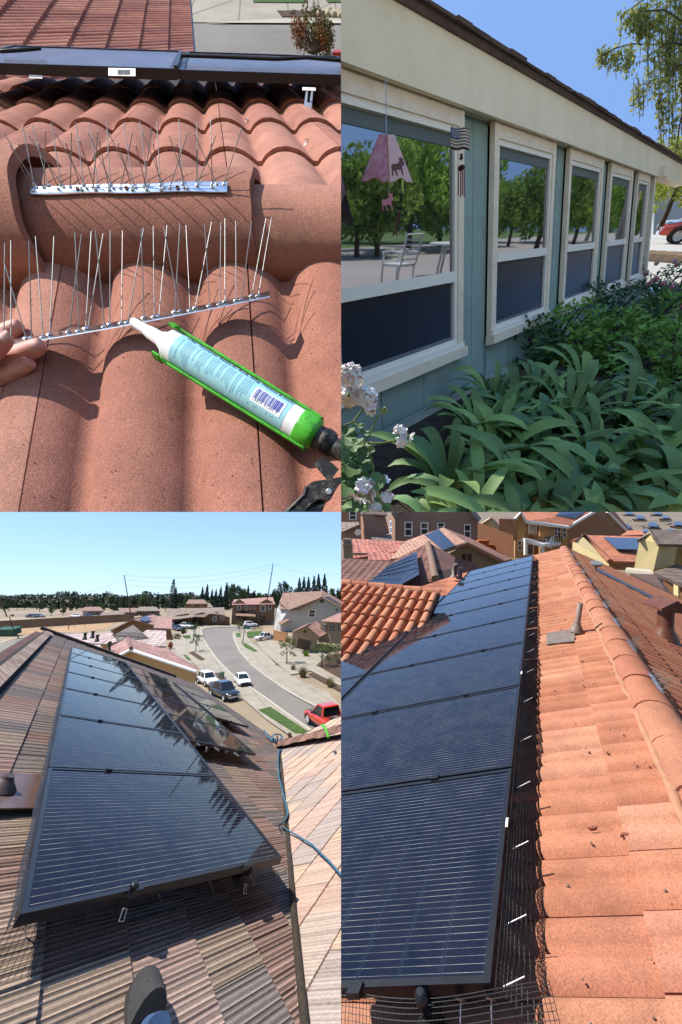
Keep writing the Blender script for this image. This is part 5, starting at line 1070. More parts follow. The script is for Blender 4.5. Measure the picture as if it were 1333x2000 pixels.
# ---- trees
LG1 = leaf_mat('street tree leaf', lin(112, 128, 62)); LG2 = leaf_mat('dark far leaf', lin(66, 84, 58)); LG3 = leaf_mat('conifer leaf', lin(52, 70, 54)); LG4 = leaf_mat('mid leaf', lin(92, 112, 64)); LG5 = leaf_mat('dry grass', lin(150, 140, 92))
CR = {('round', i): crown_mesh('crown', 'round', 1500, .042, (LG2, LG4, LG2)[i], 11 + i) for i in range(3)}
CR.update({('conifer', i): crown_mesh('crown', 'conifer', 2200, .034, LG3, 21 + i) for i in range(2)}); CR.update({('column', 0): crown_mesh('crown', 'column', 900, .024, LG3, 31), ('broad', 0): crown_mesh('crown', 'broad', 1700, .044, LG2, 41), ('open', 0): crown_mesh('crown', 'open', 700, .026, LG1, 51), ('open', 1): crown_mesh('crown', 'open', 620, .028, LG4, 52), ('palm', 0): crown_mesh('crown', 'palm', 500, .03, LG2, 61)})
TK = trunk_mesh('trunk', BARK); TKP = trunk_mesh('trunk', BARK, .72, .012, 0); TKT = trunk_mesh('trunk', BARK, .5, .016, 5, .16)
place(3); fartree = []
spec = [(18, 1168, 26, 'broad'), (48, 1172, 24, 'round'), (78, 1174, 20, 'broad'), (34, 1176, 22, 'round'), (62, 1183, 16, 'round'), (100, 1183, 14, 'round'), (112, 1172, 12, 'conifer'), (125, 1177, 22, 'round'), (139, 1156, 12, 'column'), (150, 1174, 18, 'round'), (160, 1172, 22, 'broad'), (150, 1166, 8, 'column'), (183, 1168, 16, 'round'), (199, 1158, 10, 'conifer'), (194, 1176, 18, 'round'), (215, 1160, 18, 'round'), (227, 1164, 8, 'conifer'), (206, 1180, 14, 'round'), (240, 1163, 20, 'broad'), (262, 1165, 20, 'round'), (270, 1168, 18, 'column'), (278, 1160, 20, 'round'), (290, 1162, 22, 'broad'), (306, 1157, 12, 'conifer'), (318, 1164, 16, 'round'), (325, 1170, 14, 'round'), (340, 1146, 12, 'conifer'), (343, 1157, 14, 'round'), (352, 1158, 14, 'round'), (365, 1160, 16, 'round'), (378, 1164, 14, 'broad'), (393, 1146, 10, 'conifer'), (402, 1140, 12, 'conifer'), (412, 1150, 12, 'conifer'), (420, 1150, 12, 'conifer'), (429, 1145, 12, 'conifer'), (440, 1137, 14, 'conifer'), (450, 1136, 16, 'round'), (462, 1138, 20, 'broad'), (474, 1146, 16, 'round'), (483, 1143, 14, 'conifer'), (494, 1152, 16, 'round'), (506, 1155, 18, 'round'), (400, 1170, 20, 'round'), (452, 1172, 12, 'round'), (518, 1154, 18, 'round'), (532, 1150, 16, 'round'), (556, 1131, 24, 'broad'), (540, 1152, 18, 'broad'), (584, 1128, 12, 'conifer'), (593, 1126, 12, 'conifer'), (602, 1126, 12, 'conifer'), (613, 1124, 14, 'conifer'), (622, 1120, 16, 'conifer'), (634, 1120, 18, 'conifer'), (578, 1146, 20, 'round'), (648, 1145, 20, 'round'), (664, 1142, 20, 'round'), (8, 1190, 18, 'round'), (300, 1178, 16, 'round'), (220, 1184, 16, 'round'), (102, 1202, 14, 'round'), (125, 1200, 11, 'round')]
REG = ((0, 'at far left above the skip'), (60, 'above the long block wall'), (180, 'just left of the leaning pole'), (256, 'between the leaning pole and the lone cypress'), (334, 'right of the lone cypress'), (455, 'left of the right-hand pole'), (535, 'above the white house'))
cnt = {}; spec.sort(key=lambda q: q[0])
for k, (x, yt, wpx, kind) in enumerate(spec):
    rg = [r for q, r in REG if x >= q][-1]; cnt[(rg, kind)] = cnt.get((rg, kind), 0) + 1; oo = ORD[cnt[(rg, kind)] - 1]
    dd = 205 + 12 * (k % 5) if yt < 1195 else 160; b = gpt(x, 1200 if x < 330 else 1198); b = PX(x, 1190, dd); b.z = gz(b.y); t = PX(x, yt, (b - CAM).dot(FW)); h = max(4, (t - b).z)
    key = (kind, k % 3) if kind == 'round' else ((kind, k % 2) if kind == 'conifer' else (kind, 0)); nat = {'round': .8, 'broad': 1.3, 'conifer': .5, 'column': .2}[kind]
    wd_ = wpx * (b - CAM).dot(FW) / FPX / (h * nat); desc = {'round': 'rounded tree', 'broad': 'broad tree', 'conifer': 'pointed conifer', 'column': 'narrow tree'}[kind]
    tree({'round': 'round_tree', 'broad': 'broad_tree', 'conifer': 'conifer_tree', 'column': 'column_tree'}[kind], f'{oo} {desc} {rg}', b, h, CR[key], TK if kind in ('round', 'broad') else TKP, 'trees of the far tree line', min(2.2, max(.75 if kind == 'conifer' else .5, wd_)))
mb = MB()
for i in range(15000):
    x = U(-300, 14); hh = 10.0 + 3.5 * mnoise.noise(Vector((x * .045, 3, 0))) + 2.5 * mnoise.noise(Vector((x * .2, 7, 0)))
    leaf(mb, Vector((x, 285 + U(-7, 7), gz(285) + U(-.5, hh))), U(.7, 1.4))
o = obj('far_wood', mb, LG2); o['kind'] = 'stuff'; tag(o, 'continuous dark belt of far trees along the horizon', 'woodland')
for k, (x, yt) in enumerate(((124, 1162), (129, 1161), (281, 1151))): b = PX(x, 1195, 190); b.z = gz(b.y); t = PX(x, yt, 190); tree('palm_tree', ['left one of two thin far palms', 'right one of two thin far palms', 'single far palm near the tall cypress'][k], b, (t - b).z, CR[('palm', 0)], TKP, w=1.0)
b = PX(333, 1200, 150); b.z = gz(b.y); t = PX(333, 1131, 150); tree('cypress_tree', 'tall thin dark cypress standing alone against the sky', b, (t - b).z, CR[('column', 0)], TKP, w=.85)
for k, (x, y, yt, key, w_, lb) in enumerate(((382, 1274, 1233, ('open', 1), 1.0, 'young street tree in the left kerb bed'), (378, 1244, 1213, ('open', 1), .9, 'street tree at the left side of the bend'), (358, 1244, 1226, ('round', 1), .9, 'small round tree beside the left parked cars'), (560, 1300, 1235, ('open', 0), 1.0, 'sunlit young tree in front of the wide driveway'), (629, 1305, 1247, ('open', 0), 1.35, 'spreading young tree in the right front garden'), (468, 1236, 1211, ('open', 0), .9, 'slim young tree on the corner lawn'), (472, 1220, 1187, ('round', 0), 1.0, 'round dark tree before the brown two-storey house'), (508, 1222, 1203, ('open', 1), 1.2, 'small bushy tree by the far driveway'), (498, 1216, 1196, ('open', 1), 1.0, 'small tree before the far garage'), (661, 1300, 1250, ('open', 0), 1.2, 'pale leafed tree at the right edge of the street view'))):
    g = gpt(x, y); t = PX(x, yt, (g - CAM).dot(FW)); tree('street_tree', lb, g, (t - g).z / .97, CR[key], TKT, 'young trees along the street', w_)
def tuft(label, x, y, hpx, m, n=160):
    g = gpt(x, y, .1); s_ = hpx * (g - CAM).dot(FW) / FPX; mb = MB()
    for i in range(n):
        t = U(0, 6.28); r = U(.1, .75) * s_; p = g + Vector((math.cos(t), math.sin(t), 0)) * U(0, .25) * s_; q = g + Vector((math.cos(t) * r, math.sin(t) * r, s_ * U(.55, 1))); a = Vector((-math.sin(t), math.cos(t), 0)) * .035 * s_
        mb.face([p - a, p + a, q])
    return tag(obj('grass_tuft', mb, m), label, 'ornamental grass')
tuft('large fountain grass clump by the right kerb', 592, 1322, 22, LG5); tuft('second fountain grass clump nearer the right edge', 645, 1341, 20, LG5); tuft('small grass clump beside the sunlit young tree', 573, 1309, 12, LG5); tuft('dry brown grass clump at the end of the kerb lawn', 566, 1440, 10, mat('brown grass', lin(130, 100, 70), .9)); tuft('bright leafy shrub in the right front garden', 598, 1283, 14, leaf_mat('lime leaf', lin(150, 180, 60)))
def bush(label, x, y, hpx, wpx, m, n=260, dd=None, name='shrub'):
    g = gpt(x, y, .1); s_ = (g - CAM).dot(FW) / FPX; mb = MB()
    for i in range(n): v = rvec(); leaf(mb, g + Vector((v.x * wpx * .5 * s_, v.y * wpx * .4 * s_, (v.z * .5 + .5) * hpx * s_)), .12 * hpx * s_)
    return tag(obj(name, mb, m), label, 'shrub')
bush('low green shrubs along the right garden bed', 655, 1296, 12, 40, LG4); bush('golden shrub row before the white house', 503, 1231, 7, 24, LG5); bush('clipped shrub by the left parked cars', 345, 1248, 10, 16, LG2); bush('red flowering shrub beside the rose roof', 333, 1268, 14, 9, leaf_mat('red blossom', lin(190, 60, 80)), 160); bush('dark pointed shrub behind the rose roof', 309, 1262, 18, 6, LG3, 200); bush('small shrub by the white car', 381, 1328, 10, 8, LG4, 150)
mb = MB(); g = gpt(433, 1326); mb.box(g + Vector((0, 0, .5)), (.3, 0, 0), (0, .3, 0), (0, 0, .5)); tag(obj('utility_box', mb, mat('green utility box', lin(110, 140, 120), .7)), 'pale green utility box in the kerb bed', 'utility box')
# ================================================================== upper left: roof close-up
place(1)
u1 = cv(0, -.89, .455).normalized()                    # up in this place
TER1 = terracotta('rough clay tile', [lin(214, 150, 128), lin(204, 138, 116), lin(220, 158, 136), lin(200, 136, 116)], gs=430, bump=.9, bd=.0014, dirt=lin(120, 70, 56))
f1 = Frame(PX(386, 1000, .459), RT, PX(386, 600, .573) - PX(386, 1000, .459))
PER = .1455
def barrel(a):
    """roll height across the tile: round roll with a steep right flank, then a flat pan"""
    t = ((a + .0125) / PER) % 1.0
    t = (t - .14) / .86
    return 0.0 if t < 0 else .034 * math.sin(math.pi * t ** .92) ** .62
def big_tile(fr, a0, a1, b0, b1, m, parent, c=0, th=.014, lip=.0, nb=10, seg=44, flip=False):
    mb = MB(); g = .0011; rows = []
    for i in range(nb + 1):
        b = b0 + (b1 - b0) * i / nb; k = 1 - i / nb if not flip else i / nb
        rows.append([fr.at(a0 + g + (a1 - a0 - 2 * g) * j / seg, b + .0016 * math.sin(j * 2.3 + i), c + lip * k + (.8 if fr is not f1 else 1.0) * barrel(a0 + (a1 - a0) * j / seg) + U(-.0003, .0003)) for j in range(seg + 1)])
    mb.grid(rows, 0, True)
    for r in (rows[0], rows[-1]): mb.grid([[p - fr.n * th for p in r], r], 0, False)
    for k in (0, -1): mb.grid([[r[k] for r in rows], [r[k] - fr.n * th for r in rows]], 0, False)
    return obj('tile', mb, TER1, parent)
roof1 = thing('house', 'terracotta barrel-tile roof seen close up around a rounded ridge', 'house', f1.at(-.2, 0, -.2))
J0 = .0898
for k in (-2, -1, 0, 1): big_tile(f1, J0 + .291 * (k - 1), J0 + .291 * k, -.18, .46, TER1, roof1)
mb = MB(); mb.fbox(f1, -.8, .4, -.2, .48, -.06, -.018); obj('roof_deck', mb, mat('roofing felt', (.03, .027, .025), .95), roof1)
# slope behind the ridge
fb1 = Frame(PX(400, 345, .875), RT, PX(400, 225, 1.36) - PX(400, 320, .95))
for j in range(5):
    for k in range(-5, 4): big_tile(fb1, J0 - .03 + .291 * (k - 1), J0 - .03 + .291 * k, (-.30 if j else -.40) + .40 * j, .13 + .40 * j, TER1, roof1, c=.0, lip=.010, th=.008, nb=3, seg=26)
mb = MB(); mb.fbox(fb1, -1.8, .9, -.4, 2.2, -.06, -.018); obj('roof_deck', mb, MATS['roofing felt'], roof1)
# ridge caps
CAPT = terracotta('ridge cap clay tile', [lin(208, 146, 124), lin(214, 152, 130), lin(200, 138, 118)], gs=430, bump=.9, bd=.0014, dirt=lin(120, 70, 56))
vd1 = cv(0, -.455, -.89).normalized()
def cap1(x0, x1, r0, r1, yc, dc, th=.013, nb=14, taper=0):
    mb = MB(); seg = 30; rows = []; ins = []
    xs = lambda x: CX + (x - CX) * (dc - .75 * r0) / dc
    A, B = PX(xs(x0), yc, dc), PX(xs(x1), yc + taper, dc)
    for i in range(nb + 1):
        c = A.lerp(B, i / nb); r = r0 + (r1 - r0) * i / nb
        pt = lambda rr: [c + (u1 * math.sin(t) + vd1 * math.cos(t)) * rr + RT * (.0012 * math.sin(9 * t) if i in (0, nb) else 0) for t in [-.42 + (math.pi + .6) * j / seg for j in range(seg + 1)]]
        rows.append(pt(r + U(-.0003, .0003))); ins.append(pt(r - th))
    mb.grid(rows, 0, True); mb.grid(ins[::-1], 0, True)
    mb.grid([ins[0], rows[0]], 0, False); mb.grid([rows[-1], ins[-1]], 0, False)
    mb.grid([[r[0] for r in rows], [r[0] for r in ins]], 0, False)
    return obj('ridge_cap', mb, CAPT, roof1)
cap1(-260, 50, .102, .104, 458, .595, taper=-2); cap1(20, 496, .0835, .084, 462, .60, taper=0); cap1(440, 800, .071, .072, 472, .60, taper=3)
# grit, moss crumbs
mb = MB()
for i in range(170):
    x, y = U(0, 667), U(585, 1000); k = f1.inv(x, y, .0); mb.sphere(f1.at(k[0], k[1], barrel(k[0]) + .001), U(.0003, .0009), 5, 3)
o = obj('roof_grit', mb, mat('dark grit', lin(90, 70, 58), 1, var=.5, scale=300)); o['kind'] = 'stuff'; tag(o, 'dark grit specks scattered over the near barrel tiles', 'grit')
FEA = mat('white feather', (.75, .74, .72), .9, var=.1)
for k, (x, y) in enumerate(((76, 243), (483, 236), (551, 332), (598, 278), (649, 306), (418, 266))):
    c = fb1.pt(x, y, .012); mb = MB()
    for i in range(7): leaf(mb, c + rvec() * .007, .008)
    tag(obj('feather', mb, FEA if k < 4 else mat('grey feather', lin(150, 140, 130), .9)), ['white feather tuft in the tile pan left of the spikes', 'pale feather in shade below the panel', 'small white feather on the tiles right of the ridge strip', 'pale droppings at the right edge of the tiles', 'dark droppings near the right edge of the tiles', 'pale feather behind the right end of the ridge strip'][k], 'feather')
# ---- spike strips
SPK = mat('dull spike wire', (.30, .295, .28), .42, var=.15, scale=200, metal=.85)
def strip1():
    e = thing('spike_strip', 'steel bird spike strip fixed along the top of the ridge cap', 'bird spikes', PX(250, 372, .55))
    C0, C1 = PX(-40, 462, .60), PX(700, 462, .60)
    def on_cap(x, y, lift):
        # point where the view ray meets the main cap
        r = ray(x, y); c = PX(300, 462, .60); o = CAM - c; ax = RT
        rd = r - ax * r.dot(ax); od = o - ax * o.dot(ax); A = rd.dot(rd); B = 2 * rd.dot(od); Cc = od.dot(od) - (.0838 + lift) ** 2; D_ = B * B - 4 * A * Cc
        t = (-B - math.sqrt(max(D_, 0))) / (2 * A); return CAM + r * t
    mb = MB(); rows = []
    for i in range(24):
        f = i / 23; x = 59 + (444 - 59) * f; yt = 364 - 11 * f + 1.2 * math.sin(f * 14); yb = 378 - 5 * f + 1.2 * math.sin(f * 14 + .5)
        rows.append([on_cap(x, yt, .0035), on_cap(x, (yt + yb) / 2, .0045), on_cap(x, yb, .0035)])
    mb.grid(rows, 0, True); mb.grid([[p - u1 * .001 for p in r[::-1]] for r in rows], 0, True); mb.grid([[r[2] for r in rows], [r[2] - u1 * .0012 for r in rows]], 0, False)
    obj('base_strip', mb, STRIPM, e)
    for i, x in enumerate((151, 247, 347)):
        mb = MB(); p = on_cap(x, 368 - i, .0048); nn = (p - (PX(300, 462, .60) + RT * (p - PX(300, 462, .60)).dot(RT))).normalized(); mb.lathe(p, nn, [(.0028, -.0005), (.0028, .0004)], 10); obj('screw_hole', mb, mat('rust hole', lin(110, 70, 50), .9), e)
    S1 = [(9, 261, 72, 366), (20, 284, 65, 372), (36, 281, 86, 367), (45, 247, 67, 360), (64, 246, 95, 362), (57, 266, 125, 366), (76, 280, 115, 369), (89, 257, 87, 365), (101, 242, 120, 362), (109, 261, 170, 367), (129, 280, 160, 370), (140, 259, 138, 365), (149, 241, 164, 362), (156, 275, 187, 370), (176, 241, 192, 364), (173, 260, 222, 367), (192, 257, 182, 366), (194, 276, 214, 370), (209, 241, 216, 362), (211, 257, 266, 366), (231, 280, 259, 370), (259, 260, 236, 367), (242, 241, 262, 364), (266, 284, 287, 370), (274, 239, 289, 362), (296, 251, 282, 365), (279, 259, 321, 366), (300, 281, 315, 370), (307, 240, 314, 362), (367, 260, 332, 367), (331, 265, 366, 367), (350, 235, 357, 361), (385, 240, 387, 361), (380, 262, 424, 359), (346, 282, 360, 366), (385, 292, 385, 363), (422, 265, 386, 361), (412, 232, 415, 360), (413, 280, 415, 365), (472, 252, 438, 360)]
    for i, (tx, ty, bx, by) in enumerate(S1):
        b = on_cap(bx, by, .004); dd = (b - CAM).dot(FW); back = ty < 250; td = dd - (.02 if back else (.055 if ty > 270 else .035)); t = PX(tx, ty, td)
        mb = MB(); mb.tube([b, t], .00062, 6); sp = obj('spike', mb, SPK, e)
        mb = MB(); mb.sphere(t, .0009, 6, 4); obj('spike_tip', mb, SPK, sp)
        mb = MB(); n_ = (b - PX(300, 462, .6)); mb.lathe(b, u1, [(.0030, -.001), (.0026, .0010), (.0011, .002)], 8); obj('weld', mb, STRIPM, sp)
STRIPM = mat('galvanised strip', (.66, .67, .68), .24, var=.12, scale=160, metal=1.0)
strip1()
def strip2():
    e = thing('spike_strip', 'steel bird spike strip held up by a hand in front of the ridge', 'bird spikes', PX(280, 625, .43))
    def sp_(f, off=0, dz=0): return PX(10 + 518 * f, 671 - 97 * f + 4 * math.sin(f * 3.1) + off, .478 + .015 * f + dz)
    mb = MB(); rows = [[sp_(i / 30, -6, .016), sp_(i / 30, 0, .008) - u1 * -.001, sp_(i / 30, 4, 0)] for i in range(31)]
    mb.grid(rows, 0, True); mb.grid([[p - UP * .0012 for p in r[::-1]] for r in rows], 0, True); mb.grid([[r[2] for r in rows], [r[2] - UP * .0012 for r in rows]], 0, False); mb.face([rows[-1][0], rows[-1][1], rows[-1][2], rows[-1][2] - UP * .0012, rows[-1][0] - UP * .0012]); obj('base_strip', mb, STRIPM, e)
    bases = [8, 22, 52, 62, 85, 98, 135, 155, 168, 172, 205, 215, 238, 250, 282, 302, 311, 342, 352, 372, 382, 410, 430, 440, 462, 472, 492, 505]
    tips = [(10, 475), (22, 470), (57, 470), (8, 510), (70, 462), (106, 462), (147, 454), (160, 457), (179, 452), (187, 451), (202, 456), (216, 450), (240, 451), (276, 446), (281, 446), (300, 442), (327, 440), (320, 442), (352, 437), (364, 440), (400, 437), (414, 434), (432, 435), (461, 432), (440, 427), (492, 432), (520, 427), (531, 425)]
    order = list(range(len(bases)))
    for k in (2, 6, 9, 13, 17, 20, 23): order[k], order[k + 1] = order[k + 1], order[k]
    for i, bx in enumerate(bases):
        f = (bx - 10) / 518; b = sp_(f, -1 + 2 * math.sin(i * 2.1), .006); tx, ty = tips[order[i]]; t = PX(tx, ty, (b - CAM).dot(FW) - .012 + .02 * math.sin(i * 1.7))
        mb = MB(); mb.tube([b, t], .00066, 6); s_ = obj('spike', mb, SPK, e)
        mb = MB(); mb.lathe(b, UP, [(.0042, -.0008), (.0034, .0014), (.0014, .003)], 8); obj('weld', mb, STRIPM, s_)
    for f in (.21, .47, .76): mb = MB(); c = sp_(f, -1, .008); mb.lathe(c, u1, [(.0022, 0), (.0022, .0016)], 8); obj('screw_hole', mb, MATS['rust hole'], e)
strip2()
# ---- hand
def skin_hand():
    e = thing('person', 'person reaching in from the left edge, hand pinching the loose spike strip', 'person', PX(-40, 760, .43))
    ch = {'palm': [(-150, 830, .45, .034), (-95, 775, .445, .030), (-55, 740, .44, .022)],
          'mid': [(-20, 716, .435, .0125), (22, 700, .430, .0118), (55, 686, .427, .0112), (80, 674, .425, .0095), (86, 671, .425, .0070)],
          'ring': [(-28, 752, .437, .0120), (8, 734, .434, .0112), (38, 718, .430, .0108), (58, 706, .428, .0092), (63, 703, .428, .0066)],
          'index': [(-35, 690, .448, .0122), (-5, 660, .450, .0115), (22, 643, .452, .0105), (38, 636, .452, .0090), (43, 634, .452, .0064)],
          'little': [(-45, 785, .440, .0105), (-20, 776, .438, .0095), (0, 764, .436, .0088), (8, 758, .436, .0065)],
          'thumb': [(-70, 725, .420, .0150), (-30, 695, .405, .0130), (-4, 672, .398, .0118), (12, 657, .396, .0098), (17, 651, .396, .0066)]}
    vs_, es, rr = [], [], []
    def add(p): vs_.append(tuple(PX(p[0], p[1], p[2] + .053))); rr.append(p[3] * 1.14); return len(vs_) - 1
    pi = [add(p) for p in ch['palm']]; es += [(pi[0], pi[1]), (pi[1], pi[2])]
    for k, rt in (('mid', 2), ('ring', 2), ('index', 2), ('little', 1), ('thumb', 1)):
        last = pi[rt]
        for p in ch[k]: i = add(p); es.append((last, i)); last = i
    me = bpy.data.meshes.new('hand'); me.from_pydata(vs_, es, []); o = link(bpy.data.objects.new('hand', me)); attach(o, e)
    m = o.modifiers.new('skin', 'SKIN'); m.use_smooth_shade = True
    for i, sv in enumerate(me.skin_vertices[0].data): sv.radius = (rr[i], rr[i]); sv.use_root = (i == 0)
    sb = o.modifiers.new('sub', 'SUBSURF'); sb.levels = sb.render_levels = 2
    t = NT('skin'); c = t.mix(t.ramp(t.noise(60, 4), [(.35, 0.0), (.7, 1.0)]), (.50, .22, .17), (.64, .34, .27)); t.l(c, t.b.inputs['Base Color']); t.set(Roughness=.5); t.b.inputs['Subsurface Weight'].default_value = .25; t.b.inputs['Subsurface Scale'].default_value = .006; t.bump(t.noise(420, 5, rough=.75), .55, .0009)
    dg = bpy.context.evaluated_depsgraph_get(); ev = o.evaluated_get(dg); nm = bpy.data.meshes.new_from_object(ev); o.modifiers.clear(); o.data = nm; nm.materials.clear(); nm.materials.append(t.m)
    mb = MB(); c0 = PX(9, 655, .4365); X_ = (RT * .75 + UP * .66).normalized(); Y_ = (UP * .75 - RT * .66).normalized(); Z_ = -FW
    rows = [[c0 + X_ * (.0062 * a) + Y_ * (.0050 * b * (1 - .25 * max(0, a) ** 2)) + Z_ * (.0022 * (1 - b * b)) for b in (-1, -.6, -.2, .2, .6, 1)] for a in (-1, -.5, 0, .5, .9, 1.05)]
    mb.grid(rows, 0, True); obj('thumbnail', mb, mat('nail', (.60, .36, .30), .25, var=.05), e)
skin_hand()
# ---- sealant gun
def gun():
    d0 = .452; A = (RT * .85 - UP * .527).normalized(); N = (RT * .527 + UP * .85).normalized(); T = -FW
    pxm = d0 / FPX                                           # metres per pixel at the gun
    O = PX(333, 674, d0); e = thing('sealant_gun', 'green metal sealant gun holding a white cartridge with pale blue label', 'caulking gun', PX(480, 780, .48))
    at = lambda s_, th, r: O + A * (s_ * pxm) + (N * math.sin(th) + T * math.cos(th)) * r
    R = 31.5 * pxm
    def shell(s0, s1, t0, t1, r, m, name, parent, ns=2, nt=24, th=.0):
        mb = MB(); rows = [[at(s0 + (s1 - s0) * i / ns, t0 + (t1 - t0) * j / nt, r) for j in range(nt + 1)] for i in range(ns + 1)]
        mb.grid(rows, 0, True)
        if th: inner = [[at(s0 + (s1 - s0) * i / ns, t0 + (t1 - t0) * j / nt, r + th) for j in range(nt + 1)] for i in range(ns + 1)]; mb.grid(inner[::-1], 0, True); mb.grid([rows[0], inner[0]], 0, False); mb.grid([inner[-1], rows[-1]], 0, False); mb.grid([[q[0] for q in inner], [q[0] for q in rows]], 0, False); mb.grid([[q[-1] for q in rows], [q[-1] for q in inner]], 0, False)
        return obj(name, mb, m, parent)
    WPL = mat('white plastic', (.78, .78, .77), .4, var=.04); LBL = mat('pale blue label', (.33, .62, .66), .42, var=.05, scale=30); INK = mat('navy ink', (.015, .03, .16), .5, var=0); INK2 = mat('soft blue ink', (.10, .26, .38), .5, var=0)
    mb = MB(); mb.lathe(O, A, [(R * .2, -2 * pxm), (R * .80, -1.5 * pxm), (R * .98, 1 * pxm), (R, 4 * pxm), (R, 322 * pxm)], 32); cart = obj('cartridge', mb, WPL, e)
    nz = MB(); nz.lathe(O - A * 86 * pxm, A, [(8.5 * pxm, 0), (9 * pxm, 2 * pxm), (10.5 * pxm, 30 * pxm), (11.5 * pxm, 36 * pxm), (12.5 * pxm, 38 * pxm), (14 * pxm, 62 * pxm), (20 * pxm, 74 * pxm), (22 * pxm, 85 * pxm)], 24); obj('nozzle', nz, mat('milky plastic', (.80, .78, .76), .35, var=.03, Subsurface_Weight=.3, Subsurface_Scale=.01), e)
    lab = shell(22, 272, -1.25, 1.12, R * 1.012, LBL, 'label', cart, 2, 28)
    # headline, barcode digits: flat print wrapped on the label
    def text(s, size, s_at, th_at, m, parent, name, spin=0, bold=0.0, sx=1.0):
        cu = bpy.data.curves.new('print', 'FONT'); cu.body = s; cu.size = size; cu.offset = bold; ob = bpy.data.objects.new('print', cu); S.collection.objects.link(ob)
        bpy.context.view_layer.update(); me = ob.evaluated_get(bpy.context.evaluated_depsgraph_get()).to_mesh(); vs_ = [v.co.copy() for v in me.vertices]; fs = [tuple(p.vertices) for p in me.polygons]; ob.to_mesh_clear(); bpy.data.objects.remove(ob)
        mb = MB()
        for v in vs_:
            x, y = (v.x * sx, v.y) if not spin else (v.y, -v.x * sx)
            mb.v.append(at(s_at + x, th_at + y / 31.5, R * 1.020))
        for q in fs: mb.f.append(q); mb.m.append(0); mb.sm.append(False)
        return obj(name, mb, m, parent)
    text('Clear Terpolymer Sealant for Roofs, Siding, Windows & Doors', 11.5, 34, .86, INK, lab, 'headline', 0, .25, .80)
    text('1 8 8 3 9   0 1 2 0 5   9', 7.0, 203, -.30 - .0, INK, lab, 'barcode_digits', 0, .1, .80)
    mb = MB()                                                # fine print too small to read: rows of word-sized dashes across the label
    s_ = 34
    while s_ < 262:
        for kk in range(random.choice((1, 2, 4, 5))):
            th = .70 - U(0, .05); end = U(-.75, -.2)
            if s_ > 192: th = min(th, .66); 
            while th > end:
                w = U(.05, .16)
                if not (196 < s_ < 262 and th - w < .62 and th > -.45): mb.face([at(s_, th, R * 1.018), at(s_ + 1.6, th, R * 1.018), at(s_ + 1.6, th - w, R * 1.018), at(s_, th - w, R * 1.018)])
                th -= w + .03
            s_ += 4.2
        s_ += 5
    o = obj('fine_print', mb, INK2, lab); o['kind'] = 'stuff'
    bar = shell(198, 264, -.42, .56, R * 1.016, WPL, 'barcode_patch', lab, 2, 10)
    mb = MB(); x = 202
    while x < 259: w = random.choice((.8, 1.2, 1.8, 2.6)); mb.grid([[at(x + w * q, .48 - .64 * j / 8, R * 1.022) for j in range(9)] for q in (0, 1)], 0, True); x += w + random.choice((.7, 1.0, 1.6))
    o = obj('barcode_bars', mb, mat('barcode blue', (.02, .035, .30), .5, var=0), bar); o['kind'] = 'stuff'
    GRN = mat('scratched green enamel', (.075, .42, .03), .38, var=.15, scale=60, stain=(.03, .035, .015), sscale=70, samt=.75)
    shell(-4, 330, 1.22, 2 * math.pi - 1.30, R * 1.10, GRN, 'cradle', e, 3, 40, .0016)
    for t in (1.24, -1.30):
        mb = MB(); mb.tube([at(-6, t, R * 1.13), at(160, t + .02, R * 1.15), at(318, t, R * 1.13), at(328, t, R * 1.08)], [.0022, .0020, .0022, .002], 8); obj('cradle_rail', mb, GRN, e)
    for t0, t1 in ((.85, 1.5), (-1.6, -.95)): shell(-9, 5, t0, t1, R * 1.13, GRN, 'cradle_hook', e, 2, 8, .003)
    mb = MB(); mb.lathe(O + A * 296 * pxm, A, [(R * 1.06, 0), (R * 1.10, 3 * pxm), (R * 1.10, 30 * pxm), (R * 1.0, 38 * pxm), (R * .8, 41 * pxm), (R * .3, 41.5 * pxm)], 32); obj('end_cap', mb, GRN, e)
    BLKS = mat('chipped black enamel', (.014, .014, .015), .45, var=.3, scale=80, stain=(.28, .23, .16), sscale=120, samt=.55)
    mb = MB(); mb.lathe(O + A * 336 * pxm, A, [(R * .74, 0), (R * .76, 10 * pxm), (R * .80, 12 * pxm), (R * .80, 20 * pxm), (R * .72, 22 * pxm), (R * .72, 34 * pxm), (R * .5, 40 * pxm)], 18); obj('ratchet_collar', mb, BLKS, e)
    c = O + A * 352 * pxm
    def plate(name, px, d, th): mb = MB(); slab(mb, [PX(x, y, d) for x, y in px], th); return obj(name, mb, BLKS, e)
    plate('frame_arm', [(612, 905), (628, 892), (650, 905), (668, 922), (690, 930), (690, 990), (672, 985), (655, 958), (640, 938)], d0 - .006, .012)
    mb = MB(); mb.lathe(O + A * 372 * pxm, A, [(R * .55, 0), (R * .62, 4 * pxm), (R * .62, 26 * pxm)], 16); obj('rod_housing', mb, BLKS, e)
    plate('trigger_handle', [(601, 948), (612, 940), (640, 936), (662, 932), (690, 932), (690, 966), (662, 972), (640, 976), (622, 975), (606, 986), (590, 1004), (560, 1030), (536, 1030), (556, 1000), (580, 980), (594, 966)], d0 - .012, .016)
    mb = MB(); mb.tube([PX(600, 950, d0 - .011), PX(596, 966, d0 - .011), PX(575, 986, d0 - .011), PX(550, 1008, d0 - .011)], .0032, 6); obj('handle_edge', mb, BLKS, e)
    mb = MB(); mb.lathe(PX(643, 960, d0 - .012), -FW, [(.0042, -.004), (.0042, .0015), (.003, .0022)], 14); obj('rivet', mb, GALV, e)
    mb = MB(); mb.tube([PX(672, 1010, d0), PX(640, 985, d0), PX(600, 1000, d0)], .008, 8); obj('trigger', mb, BLKS, e)
gun()
